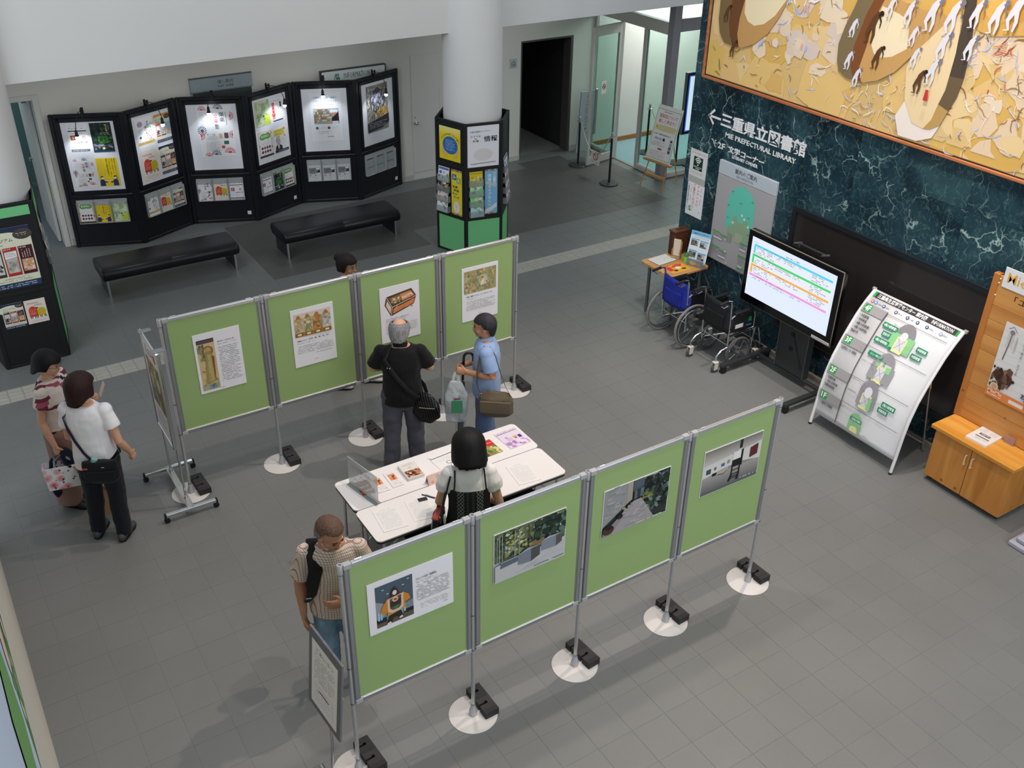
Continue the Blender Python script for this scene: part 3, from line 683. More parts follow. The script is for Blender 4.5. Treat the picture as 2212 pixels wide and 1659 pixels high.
k.poly([(.245, .53), (.37, .55), (.37, .44), (.245, .42)], '#33302e'); k.disc(.305, .555, .034, '#d8c8a8', .045); k.disc(.305, .555, .02, '#a8402c', .026); k.disc(.31, .40, .03, '#2f7a4a', .03)
k.poly([(.25, .62), (.265, .74), (.305, .80), (.335, .74), (.36, .63)], '#4a2a26'); k.disc(.30, .69, .025, '#d9d4cc', .045)
k.text('からくり人形「納曽利」', .555, .745, .80, .79, G1, .012); k.lines(.555, .69, .80, .725, 2, G2, .5, .8, 31); k.lines(.555, .33, .95, .675, 10, G2, .42, .82, 32); k.lines(.60, .16, .93, .27, 5, G3, .4, .6, 33); k.text('三重県立', .87, .12, .93, .135, '#4f8a5a', .01); k.make('print', t)
# --- front 2: garden with granite blocks
t, k = poster('photograph of grey stone blocks in a paved garden', 2.619, 3.195, 1.20, 1.618, yf_f)
k.rect(.008, .01, .992, .985, '#9fa9b4'); k.rect(.008, .40, .992, .985, '#5d6a55')
k.blobs(.01, .42, .99, .98, 150, ['#3d4a3a', '#55663f', '#2c3a30', '#6f7a4a', '#8a8a4e', '#46584a', '#a9b4bc', '#7d7a58'], .015, .05, 41, 1.2)
k.blobs(.55, .55, .99, .98, 90, ['#1f2b26', '#2b3a30', '#33463a', '#1a2420', '#56706a'], .02, .06, 42, 1.2); k.blobs(.15, .55, .45, .95, 40, ['#a8a45a', '#8f9a52', '#c0c4b0'], .012, .03, 43)
for x in (.03, .06, .10, .13, .27, .33, .47): k.rect(x, .42, x + .012, .95, random.Random(int(x * 100)).choice(['#7d857d', '#4a4a3e', '#8f978f']))
k.blobs(.45, .42, .70, .62, 24, ['#8a7a52', '#7c6a44', '#94865c', '#4d5440'], .03, .06, 44, .7)
k.poly([(.008, .01), (.992, .01), (.992, .44), (.60, .42), (.008, .36)], '#b9b9bb')
for i in range(26):
    rg = random.Random(60 + i); z = rg.uniform(.02, .36); x = rg.uniform(.01, .8); k.k += .1; k.stroke([(x, z), (x + .18, z + .05)], .005, rg.choice(['#a3a4a6', '#cfcfd0', '#94969a']), False)
k.poly([(.075, .28), (.34, .31), (.34, .41), (.09, .39)], '#5b6670'); k.poly([(.075, .39), (.09, .405), (.34, .425), (.34, .405)], '#a8adb2')
k.poly([(.32, .22), (.50, .19), (.50, .46), (.32, .43)], '#747c88'); k.poly([(.50, .19), (.625, .26), (.63, .47), (.50, .46)], '#4f4d4c'); k.poly([(.32, .43), (.50, .46), (.63, .475), (.45, .50)], '#9aa2aa')
k.poly([(.645, .32), (.85, .31), (.85, .535), (.64, .525)], '#7e8692'); k.poly([(.85, .31), (.935, .36), (.94, .55), (.85, .535)], '#565250'); k.poly([(.64, .525), (.85, .535), (.94, .55), (.74, .57)], '#a2a9b0')
k.lines(.55, .045, .97, .085, 1, '#3a3a3e', .7, .75, 45); k.make('print', t)
# --- front 3: path beside a stone wall
t, k = poster('photograph of a stone path beside a pale block wall', 3.513, 4.111, 1.205, 1.618, yf_f)
k.rect(.008, .01, .992, .985, '#2b3330'); k.poly([(.008, .20), (.40, .58), (.40, .985), (.008, .985)], '#8f9092')
for i in range(34):
    rg = random.Random(90 + i); z = rg.uniform(.25, .97); x = rg.uniform(.01, .30)
    if z > .20 + x * .95 + .06: k.k += .1; k.rect(x, z, min(.40, x + rg.uniform(.05, .10)), z + .045, rg.choice(['#9b9b9c', '#868a8c', '#a5a29c', '#7f8484']), False)
k.poly([(.35, .54), (.43, .60), (.43, .985), (.35, .985)], '#a3988a'); k.poly([(.44, .75), (.60, .80), (.60, .985), (.44, .985)], '#525a62'); k.poly([(.60, .84), (.80, .90), (.80, .985), (.60, .985)], '#b3b4ba')
k.poly([(.44, .75), (.80, .88), (.80, .92), (.44, .80)], '#3f5a66'); k.rect(.43, .58, .45, .76, '#15181a'); k.rect(.46, .58, .50, .76, '#5f6468'); k.rect(.50, .60, .56, .78, '#30383a'); k.rect(.55, .60, .60, .78, '#5c6c70')
k.blobs(.60, .20, .985, .98, 150, ['#121a18', '#1d2824', '#26332c', '#32423a', '#0f1513', '#46564c', '#6f7f80'], .015, .05, 47, 1.3)
k.blobs(.58, .52, .75, .66, 20, ['#7a7f42', '#5c6a36', '#94904e'], .012, .03, 48); k.blobs(.60, .86, .78, .97, 14, ['#2a332e', '#3c463f'], .01, .025, 49)
k.poly([(.13, .01), (.80, .01), (.56, .58), (.44, .57)], '#9d9799'); k.poly([(.008, .08), (.44, .57), (.30, .30), (.13, .01), (.008, .01)], '#8b8386')
for i in range(30):
    rg = random.Random(130 + i); z = rg.uniform(.03, .48); x = rg.uniform(.25, .62); k.k += .1; k.rect(x, z, x + .09 * (1 - z), z + .03, rg.choice(['#a9a5a6', '#8f8b8e', '#b0a8a2', '#968f94']), False)
for x, z, r, c1 in ((.09, .13, .085, '#4a3028'), (.25, .34, .045, '#2e2624'), (.325, .44, .030, '#8a8a70'), (.375, .50, .022, '#9c9488'), (.40, .545, .016, '#6a4434')):
    k.disc(x, z, r, c1, r * 1.15); k.disc(x + r * .15, z + r * .55, r * .7, '#1c1614' if r > .04 else '#b5b0a4', r * .45)
k.lines(.52, .035, .97, .07, 1, '#d8d8da', .6, .7, 50); k.make('print', t)
# --- front 4: white gallery room
t, k = poster('photograph of a white gallery room with a tall black display case', 4.437, 5.026, 1.196, 1.612, yf_f)
k.rect(.008, .01, .992, .985, '#8a8886'); k.grad(.008, .62, .992, .985, '#c9c4be', '#77726c'); k.grad(.008, .01, .992, .42, '#55575a', '#a09c98')
k.poly([(.008, .40), (.30, .46), (.62, .50), (.992, .40), (.992, .80), (.62, .74), (.30, .70), (.008, .66)], '#cfccca')
for x0, z0, x1, z1, c1 in ((.06, .47, .14, .58, '#33505e'), (.19, .51, .23, .58, '#6a6a58'), (.31, .53, .37, .60, '#46648c'), (.41, .55, .455, .63, '#8a8e72')): k.rect(x0, z0, x1, z1, c1)
k.rect(.17, .385, .24, .45, '#17181a'); k.poly([(.25, .40), (.37, .37), (.44, .43), (.43, .47), (.25, .45)], '#b0a594'); k.stroke([(.27, .375), (.36, .355), (.42, .41)], .012, '#2c2c2c')
k.rect(.60, .79, .645, .985, '#23261f'); k.rect(.50, .56, .66, .76, '#dedbd8'); k.poly([(.57, .76), (.65, .76), (.66, .80), (.56, .80)], '#b8b6b2'); k.rect(.50, .42, .64, .58, '#161b1a'); k.rect(.64, .40, .675, .76, '#10120f')
for x in (.50, .63): k.rect(x, .20, x + .02, .42, '#15160f')
k.poly([(.46, .12), (.50, .12), (.53, .26), (.50, .26)], '#14150f'); k.poly([(.60, .10), (.64, .10), (.655, .26), (.63, .26)], '#14150f')
for z in (.16, .20, .25, .34): k.rect(.50, z, .65, z + .018, '#24241e')
k.poly([(.80, .50), (.93, .53), (.93, .76), (.80, .72)], '#5c2626'); k.lines(.66, .085, .97, .12, 1, '#e6e4e2', .6, .7, 51); k.make('print', t)
# ================================================================== leaflet and poster artwork (x, z in 0..1)
def pinwheel(k, x, z, r, col, n=14, a0=0, a1=360):
    k.k += .5
    for i in range(n):
        a = a0 + (a1 - a0) * i / n; k.arc(x, z, r * .45, r, a, a + (a1 - a0) / n * .5, col, 2, .72, False)
    k.disc(x, z, r * .38, col, r * .38 * .72, 12, a0, a1 if a1 - a0 < 360 else 360, False)
def d_bunraku(k):
    k.rect(0, 0, 1, 1, '#e9e9ec'); RD, NV = '#c84a5c', '#4a5668'
    pinwheel(k, .16, .92, .12, RD, 7, 0, 180); pinwheel(k, .62, .94, .14, NV, 8, 0, 180); pinwheel(k, .92, .80, .12, RD, 8, -90, 90); pinwheel(k, .10, .52, .13, NV); pinwheel(k, .04, .42, .12, RD, 8, -90, 90)
    pinwheel(k, .96, .43, .11, RD, 8, 90, 270); pinwheel(k, .82, .06, .16, RD, 9, 0, 180); pinwheel(k, .42, .03, .14, NV, 8, 0, 180); pinwheel(k, .20, .01, .11, RD, 7, 0, 180)
    k.lines(.08, .60, .45, .88, 12, '#8a8e98', .35, .8, 3, vert=True); k.text('楽楽', .62, .68, .78, .88, NV, .01, vert=True); k.text('文楽', .46, .66, .60, .84, RD, .01, vert=True); k.text('塾', .48, .55, .60, .645, NV, .01)
    k.lines(.80, .60, .84, .88, 1, NV, .6, 1, 4, vert=True); k.text('9・12', .22, .42, .46, .46, '#333', .01); k.lines(.18, .33, .50, .41, 3, '#555', .4, .8, 5); k.lines(.16, .10, .56, .30, 8, '#777', .4, .8, 6)
    k.rect(.56, .36, .66, .46, '#d8b8a0'); k.rect(.71, .36, .83, .47, '#5f4a52'); k.rect(.68, .24, .82, .31, '#3f6a54'); k.rect(.60, .16, .69, .215, '#c8404c')
def d_yellow(k):
    k.rect(0, 0, 1, 1, '#e8c81e')
    for i, s in enumerate(('高校生のためのキャリア講座です', '世代でつながるゲーム', 'プログラミング・ロボット', '体験する授業の研究会です')): k.text(s, .84 - i * .125, [.15, .45, .32, .38][i], .92 - i * .125, .97, '#2c2a10', .015, vert=True)
    k.lines(.08, .62, .38, .95, 7, '#9a8416', .35, .7, 3, vert=True); k.lines(.06, .40, .45, .60, 4, '#8a7614', .35, .7, 4)
    for x, f in ((.15, 1), (.78, -1)):
        k.poly([(x - .13, .02), (x + .13, .02), (x + .12, .20), (x + .02, .27), (x - .10, .23)], '#28346c'); k.disc(x + .02 * f, .31, .065, '#e8e4e0', .055); k.poly([(x - .07, .31), (x - .05, .37), (x + .06, .375), (x + .075, .33), (x + .02, .335)], '#1f2850')
        k.stroke([(x + .08 * f, .17), (x + .22 * f, .15), (x + .24 * f, .19)], .045, '#28346c'); k.disc(x + .24 * f, .20, .025, '#e8e4e0')
def d_garden(k):
    k.rect(0, 0, 1, 1, '#1c2a26'); k.blobs(.01, .15, .99, .98, 80, ['#142019', '#223a2c', '#2b4a36', '#1a2c2c', '#37563c'], .04, .10, 4, .8); k.blobs(.30, .28, .98, .55, 50, ['#3f7a3a', '#56954a', '#2f6232'], .03, .07, 5, .6)
    k.blobs(.05, .08, .95, .28, 40, ['#7f8294', '#5c6070', '#9a9cae', '#3a4048'], .03, .08, 6, .5); k.text('夜の庭園', .72, .70, .82, .95, '#e0d070', .02, vert=True); k.lines(.45, .58, .9, .68, 2, '#c8cfd0', .4, .7, 7); k.lines(.86, .72, .90, .95, 1, '#d8d8d0', .5, .9, 8, vert=True); k.rect(.45, .09, .55, .17, '#e8e49a'); k.rect(0, 0, 1, .06, '#26485a')
def d_lecture(k):
    k.rect(0, 0, 1, 1, '#e9e9ec'); k.lines(.08, .88, .9, .96, 2, '#888', .35, .7, 2); k.lines(.1, .79, .8, .85, 1, '#444', .6, .8, 3); k.rect(.04, .71, .95, .745, '#3a3c46'); k.lines(.2, .62, .8, .67, 1, '#999', .5, .8, 4)
    k.rect(.12, .42, .36, .58, '#a0483c'); k.disc(.24, .50, .06, '#e0a078', .05); k.rect(.68, .44, .86, .56, '#c8a8a0'); k.lines(.06, .30, .94, .38, 1, '#4a5060', .7, .8, 5); k.lines(.08, .16, .6, .27, 3, '#999', .35, .7, 6); k.rect(.04, .02, .96, .10, '#6a7078'); k.lines(.1, .035, .9, .085, 1, '#e8e8e8', .6, .8, 7)
def d_museum(k, top='#26304e', c3=('#3c3a3c', '#b0302c', '#4a1e28')):
    k.rect(0, 0, 1, 1, '#dcdcc4'); k.rect(0, .88, 1, 1, top); k.disc(.40, .76, .60, '#dcdcc4', .17, 24); k.disc(.84, .87, .20, '#4a423c', .085); k.lines(.70, .84, .98, .90, 2, '#d8d4cc', .4, .7, 2)
    k.text('ミュージアム', .06, .775, .62, .83, '#2c3454', .012); k.text('セミナー', .06, .70, .40, .755, '#2c3454', .012)
    for i in range(3):
        x = .04 + i * .32; k.rect(x, .21, x + .29, .68, c3[i]); k.text(('10.4', '10.10', '10.25')[i], x + .02, .645, x + .17, .67, '#eee', .015)
        k.rect(x + .025, .26, x + .265, (.60, .62, .46)[i], ('#cfcac4', '#b9b4ac', '#c99a74')[i]); k.blobs(x + .03, .27, x + .26, .45, 18, [('#2a2628', '#8a8684', '#4a4648'), ('#8f8b86', '#a5a19a', '#c8c4bc'), ('#b07a54', '#d8b090', '#e0d4c4')][i], .02, .06, 5 + i, .7)
    k.poly([(.38, .50), (.63, .52), (.63, .62), (.38, .60)], '#eceae6'); k.lines(.40, .53, .61, .60, 3, '#3a4a6a', .5, .9, 9); k.lines(.72, .48, .92, .62, 4, '#d8c8b8', .4, .8, 8, vert=True)
    k.rect(0, 0, 1, .10, '#2a3c5a'); k.lines(.04, .02, .9, .08, 2, '#dfe4ea', .45, .8, 3); k.lines(.05, .12, .9, .19, 2, '#7a786c', .4, .7, 4)
def d_piano(k):
    k.rect(0, 0, 1, 1, '#e6d8ce'); k.text('Humming', .14, .80, .66, .90, '#6a5a38', .005); k.text('Livre', .48, .72, .82, .80, '#6a5a38', .005)
    k.poly([(.14, .28), (.54, .28), (.54, .58), (.50, .66), (.40, .72), (.28, .72), (.18, .66), (.14, .58)], '#cf4430'); k.poly([(.54, .28), (.90, .28), (.94, .45), (.90, .56), (.80, .62), (.68, .62), (.58, .58), (.54, .56)], '#c9b224'); k.lines(.20, .36, .48, .60, 5, '#f0c8bc', .4, .7, 3); k.lines(.62, .34, .86, .54, 5, '#8a7a20', .35, .7, 4)
    k.rect(.12, .18, .94, .28, '#f4f2f0')
    for x in (.16, .23, .36, .43, .50, .62, .69, .82, .88): k.rect(x, .20, x + .035, .30, '#1c1a1c')
    k.disc(.55, .63, .05, '#26221c', .03); k.lines(.14, .06, .86, .14, 2, '#a8907c', .4, .7, 5)
def d_house(k):
    k.rect(0, 0, 1, 1, '#ececee'); k.disc(.24, .80, .16, '#b8a0c0', .10); k.text('おうちで', .12, .77, .37, .83, '#5a4070', .01); k.poly([(.45, .62), (.92, .62), (.68, .80)], '#a8c8b0'); k.rect(.50, .30, .88, .62, '#e4e0e4')
    k.blobs(.48, .18, .92, .86, 60, ['#6fa88a', '#c87a8a', '#7a88b8', '#d8b45c', '#55585c', '#a8a4a0'], .012, .03, 6); k.lines(.08, .45, .42, .65, 4, '#6a6e78', .4, .7, 7); k.disc(.18, .36, .06, '#2c3040', .04); k.rect(0, .10, 1, .20, '#d8b46a'); k.lines(.06, .12, .9, .18, 1, '#7a5c20', .5, .7, 8)
def d_leaf(k):
    k.rect(0, 0, 1, 1, '#b9cca0'); k.blobs(.02, .1, .98, .97, 60, ['#a5bc88', '#c8d8b4', '#94b078', '#d4dfc4'], .05, .14, 3); k.text('秋の手しごと', .30, .80, .82, .90, '#4a5c3a', .01); k.lines(.30, .68, .7, .78, 2, '#5c6c48', .4, .8, 4); k.lines(.12, .30, .45, .58, 6, '#5a6450', .4, .7, 5); k.rect(.55, .05, .98, .40, '#c6d44e'); k.disc(.55, .38, .05, '#3a4430', .04); k.disc(.62, .27, .04, '#3a4430', .03); k.lines(.6, .08, .94, .3, 4, '#7f8a30', .4, .7, 6); k.rect(.05, .03, .42, .10, '#e0d8c8')
def d_cloud(k):
    k.rect(0, 0, 1, 1, '#dccfc0'); k.blobs(.01, .01, .99, .99, 50, ['#e0b860', '#c84a44', '#8aa860', '#d8a888', '#e8dcc8'], .02, .05, 3); k.rect(.10, .10, .90, .92, '#e9e6e2'); k.poly([(.08, .80), (.18, .90), (.35, .92), (.55, .90), (.75, .93), (.90, .84), (.88, .72), (.70, .68), (.5, .70), (.3, .67), (.14, .70)], '#5f9a54'); k.text('おはなし', .2, .76, .8, .86, '#e8f0e0', .02)
    for i in range(8): k.disc(.22 + (i % 4) * .18, .36 - (i // 4) * .15, .075, ['#4a3a5a', '#8a5060', '#3c4a6a', '#6a4a44'][i % 4], .055)
    k.lines(.16, .46, .84, .66, 5, '#8a8a90', .35, .7, 4); k.rect(0, 0, 1, .07, '#3a342c')
def d_watch(k):
    k.rect(0, 0, 1, 1, '#ecebee'); k.text('ピグマリオン', .06, .88, .82, .97, '#5a5c64', .005); k.rect(.06, .16, .24, .86, '#c83038'); k.disc(.15, .34, .14, '#c83038', .08); k.rect(.09, .17, .21, .26, '#e8b040'); k.lines(.10, .3, .2, .82, 1, '#f0dede', .5, .8, 3, vert=True); k.poly([(.66, .62), (.80, .62), (.78, .74), (.80, .84), (.66, .84), (.69, .74)], '#2c2848'); k.lines(.36, .50, .62, .78, 6, '#9a9ca4', .35, .7, 4); k.lines(.36, .28, .9, .46, 4, '#a4a6ac', .35, .6, 5); k.rect(.06, .04, .84, .10, '#4a4c74')
def d_portrait(k):
    k.rect(0, 0, 1, 1, '#ecebec'); k.rect(.02, .66, .78, .92, '#e4d65a'); k.lines(.06, .68, .74, .90, 3, '#6a6428', .5, .85, 3); k.poly([(.66, .86), (.74, .96), (.84, .94), (.86, .86)], '#d89838')
    k.poly([(.04, .10), (.56, .10), (.54, .24), (.40, .30), (.14, .30), (.05, .22)], '#3c3c40'); k.poly([(.22, .30), (.36, .30), (.31, .14), (.27, .14)], '#e0e0e0'); k.disc(.29, .44, .16, '#b9b7b4', .17); k.arc(.29, .48, .15, .175, 40, 200, '#77777a', 10); k.rect(.20, .46, .26, .475, '#55555a'); k.rect(.33, .46, .39, .475, '#55555a'); k.rect(.24, .35, .34, .362, '#6a6668')
    k.lines(.52, .34, .92, .60, 6, '#8a8c94', .35, .7, 4); k.disc(.78, .62, .05, '#d08aa0', .035); k.rect(0, 0, 1, .10, '#2c2c48'); k.lines(.1, .03, .9, .07, 1, '#d8d8e0', .6, .8, 5)
def d_library(k, colr=True):
    k.rect(0, 0, 1, 1, '#e8e8ec' if colr else '#c4c6ca'); k.text('三重県立図書館の雑誌に', .12, .88, .86, .93, '#54749c' if colr else '#444', .008); k.text('広告を出してみませんか？', .12, .815, .90, .865, '#54749c' if colr else '#444', .008); k.lines(.12, .74, .76, .77, 1, '#777', .5, .8, 3)
    A = ['#c8b498', '#b08a5c', '#d8ccb8', '#8a6a48', '#e0d0a8', '#a86a50'] if colr else ['#666', '#888', '#555', '#777', '#999', '#6a6a6a']
    k.rect(.10, .36, .90, .68, '#8fb0b4' if colr else '#8a8a8a')
    for j in range(5):
        z = .40 + j * .055
        for i in range(12): k.k += .02; k.rect(.11 + i * .05, z + i * .002, .155 + i * .05, z + .045 + i * .0005, random.Random(j * 20 + i).choice(A), False)
        k.stroke([(.10, z - .004), (.72, z + .014)], .006, '#5c4a3c' if colr else '#444')
    k.poly([(.66, .38), (.90, .38), (.90, .62), (.78, .58), (.68, .50)], '#23262e'); k.poly([(.50, .37), (.68, .39), (.66, .44), (.55, .42)], '#d89a78' if colr else '#aaa'); k.poly([(.70, .50), (.88, .60), (.86, .64), (.68, .56)], '#c88a6c' if colr else '#999'); k.rect(.68, .36, .88, .42, '#d8dce2'); k.rect(.62, .60, .88, .66, '#e4e8ec')
    for x in (.18, .56): k.disc(x, .28, .045, '#55586a', .03); k.lines(x + .07, .255, x + .30, .305, 2, '#999', .4, .7, 5)
    k.lines(.22, .15, .62, .22, 2, '#888', .4, .7, 6); k.lines(.5, .08, .72, .11, 1, '#555', .6, .9, 7)
def d_silver(k):
    k.rect(0, 0, 1, 1, '#8d8a88'); k.blobs(.01, .2, .99, .99, 240, ['#b8b4b0', '#6a6660', '#d4d0cc', '#54504c', '#a08a5c', '#8a7a52', '#c4bcae'], .012, .035, 3); k.disc(.50, .66, .36, '#4a4a54', .26, 28); k.blobs(.22, .46, .80, .86, 90, ['#6c6c78', '#8a8a94', '#3c3c46', '#a4a4ac'], .02, .05, 4); k.blobs(.45, .30, .98, .52, 50, ['#b09048', '#c8a85c', '#94783c', '#dcc484'], .02, .05, 5)
    k.poly([(0, .02), (.70, .06), (1, .14), (1, .34), (.60, .28), (0, .22)], '#33343a'); k.lines(.06, .08, .9, .22, 4, '#c8c8cc', .4, .75, 6)
BLACKP = mat('black_lacquer', '#10131a', .38, var=.1, scale=6, spec=.5); BLACKM = mat('matt_black', '#131416', .55, var=.08)
ACR = mat('clear_acrylic', '#dfe6e6', .08, 0, .5, var=0, trans=.85, ior=1.08)
def sheet(name, label, cat, loc, rz, w_, h, draw, tilt=0.0, group=None, thick=.0015, base='paper_white'):
    t = thing(name, label, cat, loc, rz, group); t.rotation_euler = (tilt, 0, rz)
    MB().box(-w_ / 2, w_ / 2, -thick, 0, 0, h).build('paper', mat(base, '#e9e9e6', .6, var=.02), t, smooth=0)
    k = Ink(-thick - .0003, .0002, -w_ / 2, 0, w_, h); draw(k); k.make('print', t); return t
# ================================================================== black folding display
DC = [(1.828, 14.36), (2.712, 14.03), (3.524, 14.40), (4.415, 14.04), (5.258, 14.40), (6.136, 14.06), (7.031, 14.40)]
LAMPX = [(.439, .317), (.422, .628), (.511, .442), (.466, .751), (.477, .454), (.426, .668)]
LAMPP = [(.375, 1.676), (.421, 1.688), (.473, 1.743), (.502, 1.704), (.451, 1.757), (.387, 1.663)]
flyers = [
    [(d_lecture, .20, .46, 1.38, 1.78, 'white lecture notice'), (d_garden, .495, .768, 1.368, 1.772, 'dark night garden poster'), (d_bunraku, .175, .44, .89, 1.285, 'small red and grey pinwheel poster'), (d_yellow, .485, .76, .88, 1.283, 'yellow poster with two navy figures')],
    [(d_house, .18, .462, 1.34, 1.752, 'white poster with a little house drawing'), (lambda k: d_museum(k, '#d8983c', ('#c84a50', '#3c4a5c', '#8ab8d8')), .493, .754, 1.348, 1.738, 'orange-topped seminar poster'), (d_piano, .17, .455, .876, 1.292, 'beige poster with red and yellow piano'), (d_museum, .49, .76, .89, 1.29, 'navy-topped seminar poster')],
    [(d_bunraku, .265, .755, 1.028, 1.765, 'large white poster with red and grey pinwheels')],
    [(d_leaf, .165, .445, 1.385, 1.762, 'pale green leaf poster'), (d_watch, .484, .733, 1.385, 1.727, 'white poster with a red strap'), (d_cloud, .17, .44, .924, 1.308, 'poster with green cloud and flower border'), (d_portrait, .476, .747, .928, 1.305, 'poster with a grey portrait and yellow band')],
    [(d_library, .245, .715, .987, 1.722, 'white poster with a bookshelf photograph')],
    [(d_silver, .228, .70, 1.02, 1.745, 'silver and gold glittering poster')]]
leaf_sets = [[(d_cloud, 'green cloud'), (d_yellow, 'yellow'), (d_leaf, 'pale green')], [(d_house, 'house drawing'), (d_piano, 'red piano'), (d_museum, 'navy seminar')], [(d_bunraku, 'pinwheel'), (d_piano, 'red piano'), (d_lecture, 'white lecture')],
             [(d_lecture, 'white lecture'), (d_garden, 'dark garden'), (d_cloud, 'green cloud')], [(lambda k: d_library(k, False), 'grey bookshelf')] * 3, []]
pname = ['the leftmost panel, by the teal doorway', 'the second panel from the teal doorway', 'the third panel, showing the large pinwheel poster', 'the fourth panel, showing the grey portrait', 'the fifth panel, showing the bookshelf poster', 'the sixth panel, nearest the white column']
short = ['leftmost', 'second', 'third', 'fourth', 'fifth', 'sixth']
for i in range(6):
    a, b = Vector((*DC[i], 0)), Vector((*DC[i + 1], 0)); d = b - a; wd = d.length; rz = math.atan2(d.y, d.x)
    t = thing('folding_display_panel', 'black folding display: ' + pname[i], 'display panel', a, rz, 'black folding display panels')
    MB().bbox(.01, wd - .01, .012, .038, .03, 1.88, .002).build('board', BLACKP, t)
    for x0, x1 in ((0, .055), (wd - .055, wd)): MB().bbox(x0, x1, -.006, .044, 0, 1.9, .012).build('side_post', BLACKP, t)
    MB().bbox(.05, wd - .05, -.004, .042, 1.845, 1.9, .01).build('top_rail', BLACKP, t); MB().bbox(.05, wd - .05, -.004, .042, .012, .05, .008).build('bottom_rail', BLACKP, t)
    MB().bbox(.05, wd - .05, -.010, .03, .735, .765, .010).build('crossbar', BLACKP, t)
    for z0, z1 in ((.79, .83), (1.80, 1.845)): MB().bbox(.085, wd - .085, .0, .014, z0 - .01, z1, .004).build('inner_rail', BLACKP, t)
    for x0, x1 in ((.085, .13), (wd - .135, wd - .09)): MB().bbox(x0, x1, .0, .014, .78, 1.845, .004).build('inner_rail', BLACKP, t)
    if i in (2, 3, 5): MB().bbox(wd - .16, wd - .105, .0095, .012, .11, .165, .0006).build('maker_label', mat('paper_white', '#e9e9e6', .6, var=.02), t)
    MB().box(.128, wd - .133, .0085, .0115, .80, 1.822).build('poster_backing', mat('backing_white', '#dfe0e6', .5, var=.02), t)
    M_ = Matrix.Translation(a) @ Matrix.Rotation(rz, 4, 'Z')
    for dr, x0, x1, z0, z1, lab in flyers[i]:
        sheet('poster', lab + ' on the ' + short[i] + ' black folding panel', 'poster', M_ @ Vector(((x0 + x1) / 2, .0078, z0)), rz, x1 - x0, z1 - z0, dr, group='posters on the folding display')
    # leaflet holder: three clear pockets
    h_ = thing('leaflet_holder', ('clear three-pocket leaflet holder on the ' if i < 5 else 'empty clear leaflet holder on the ') + short[i] + ' black folding panel', 'leaflet holder', M_ @ Vector((.12, .011, .36)), rz, 'clear leaflet holders')
    GB = mat('acrylic_back', '#a9adae', .25, 0, .5, var=.02)
    for c_ in range(3):
        x = c_ * .226
        MB().box(x, x + .222, -.004, 0, 0, .335).build('pocket_back', GB, h_, smooth=0)
        pk = MB().box(x, x + .004, -.045, -.004, 0, .31).box(x + .218, x + .222, -.045, -.004, 0, .31).box(x, x + .222, -.045, -.004, 0, .004)
        pk.bbox(x, x + .222, -.010, .001, .327, .337, .003); pk.build('pocket', GB, h_, smooth=0)
        if i == 5:
            MB().box(x + .03, x + .19, -.0055, -.004, .25, .262).box(x + .03, x + .19, -.0055, -.004, .115, .121).build('slot', BLACKM, h_, smooth=0)
        else:
            dr, lab = leaf_sets[i][c_]
            sheet('leaflet', lab + ' leaflet in the ' + ('left', 'middle', 'right')[c_] + ' pocket of the ' + short[i] + ' folding panel', 'leaflet', M_ @ Vector((.12 + x + .111, .006 - .012, .365)), rz, .205, .30 - .012 * (c_ % 2), dr, R(-3.5), 'leaflets in the holders')
    # clip lamp
    lx, hx = LAMPX[i][0], LAMPP[i]
    l_ = thing('clip_lamp', 'black gooseneck clip lamp on top of the ' + short[i] + ' folding panel', 'lamp', M_ @ Vector((lx, .018, 1.9)), rz, 'clip lamps of the folding display')
    cl = MB().bbox(-.018, .018, -.032, -.024, -.055, .075, .003).bbox(-.018, .018, .026, .034, -.055, .075, .003).bbox(-.014, .014, -.026, .028, .0, .02, .003).cyl((-.02, 0, .045), (.02, 0, .045), .009); cl.build('clip', BLACKM, l_)
    p1 = Vector((hx[0] - lx, -.288, hx[1] - 1.9)); P_ = []
    for s in range(13):
        q = s / 12; p0 = Vector((0, -.03, .04)); pm = Vector((p1.x * .55, -.22, .10)); P_.append(p0 * (1 - q) ** 2 + pm * 2 * q * (1 - q) + (p1 + Vector((0, 0, .09))) * q * q)
    MB().tube(P_, .005, 8).build('gooseneck', BLACKM, l_)
    hd_ = MB().lathe([(.010, .09), (.018, .075), (.020, .03), (.026, .02), (.027, .004)], 16, p1); hd_.build('lamp_holder', BLACKM, l_)
    MB().ball(p1 + Vector((0, .004, -.012)), (.026, .026, .024), 14, 8).build('bulb', mat('led_bulb', '#f4f6ff', .2, emit=14.0, var=0), l_)
    ll = light('clip_lamp_light', 'SPOT', M_ @ Vector((hx[0], .018 - .275, hx[1] - .03)), 26, (.86, .92, 1.0), M_ @ Vector((hx[0] + .02, .0, 1.30)), .012, 105, .7)
# ================================================================== wall signs behind the display
s_ = thing('wall_sign', 'grey play guide sign on the back wall above a dark notice board', 'sign', (4.232, 14.475, 1.92))
MB().bbox(-.455, .455, -.045, 0, 0, .185, .004).build('sign_box', mat('sign_grey', '#93a0a6', .45), s_)
MB().bbox(-.46, .46, -.05, 0, .185, .195, .002).build('top_trim', mat('sign_trim', '#5a6068', .4, .4), s_)
k = Ink(-.0455, .0003); k.text('催し案内', -.06, .085, .17, .14, '#6d6660', .015); k.text('PLAY  GUIDE', -.06, .035, .17, .068, '#4e5058', .02); k.make('lettering', s_)
MB().bbox(-.43, .44, -.02, 0, -.86, -.012, .003).build('notice_board', mat('dark_board', '#3c4444', .5), s_)
MB().bbox(-.455, -.43, -.03, 0, -.88, 0, .003).bbox(-.455, .455, -.03, 0, -.014, 0, .003).build('board_frame', mat('sign_frame', '#a8b0b2', .4, .3), s_)
s_ = thing('wall_sign', 'white information sign with green letters on the back wall', 'sign', (6.288, 14.475, 1.80))
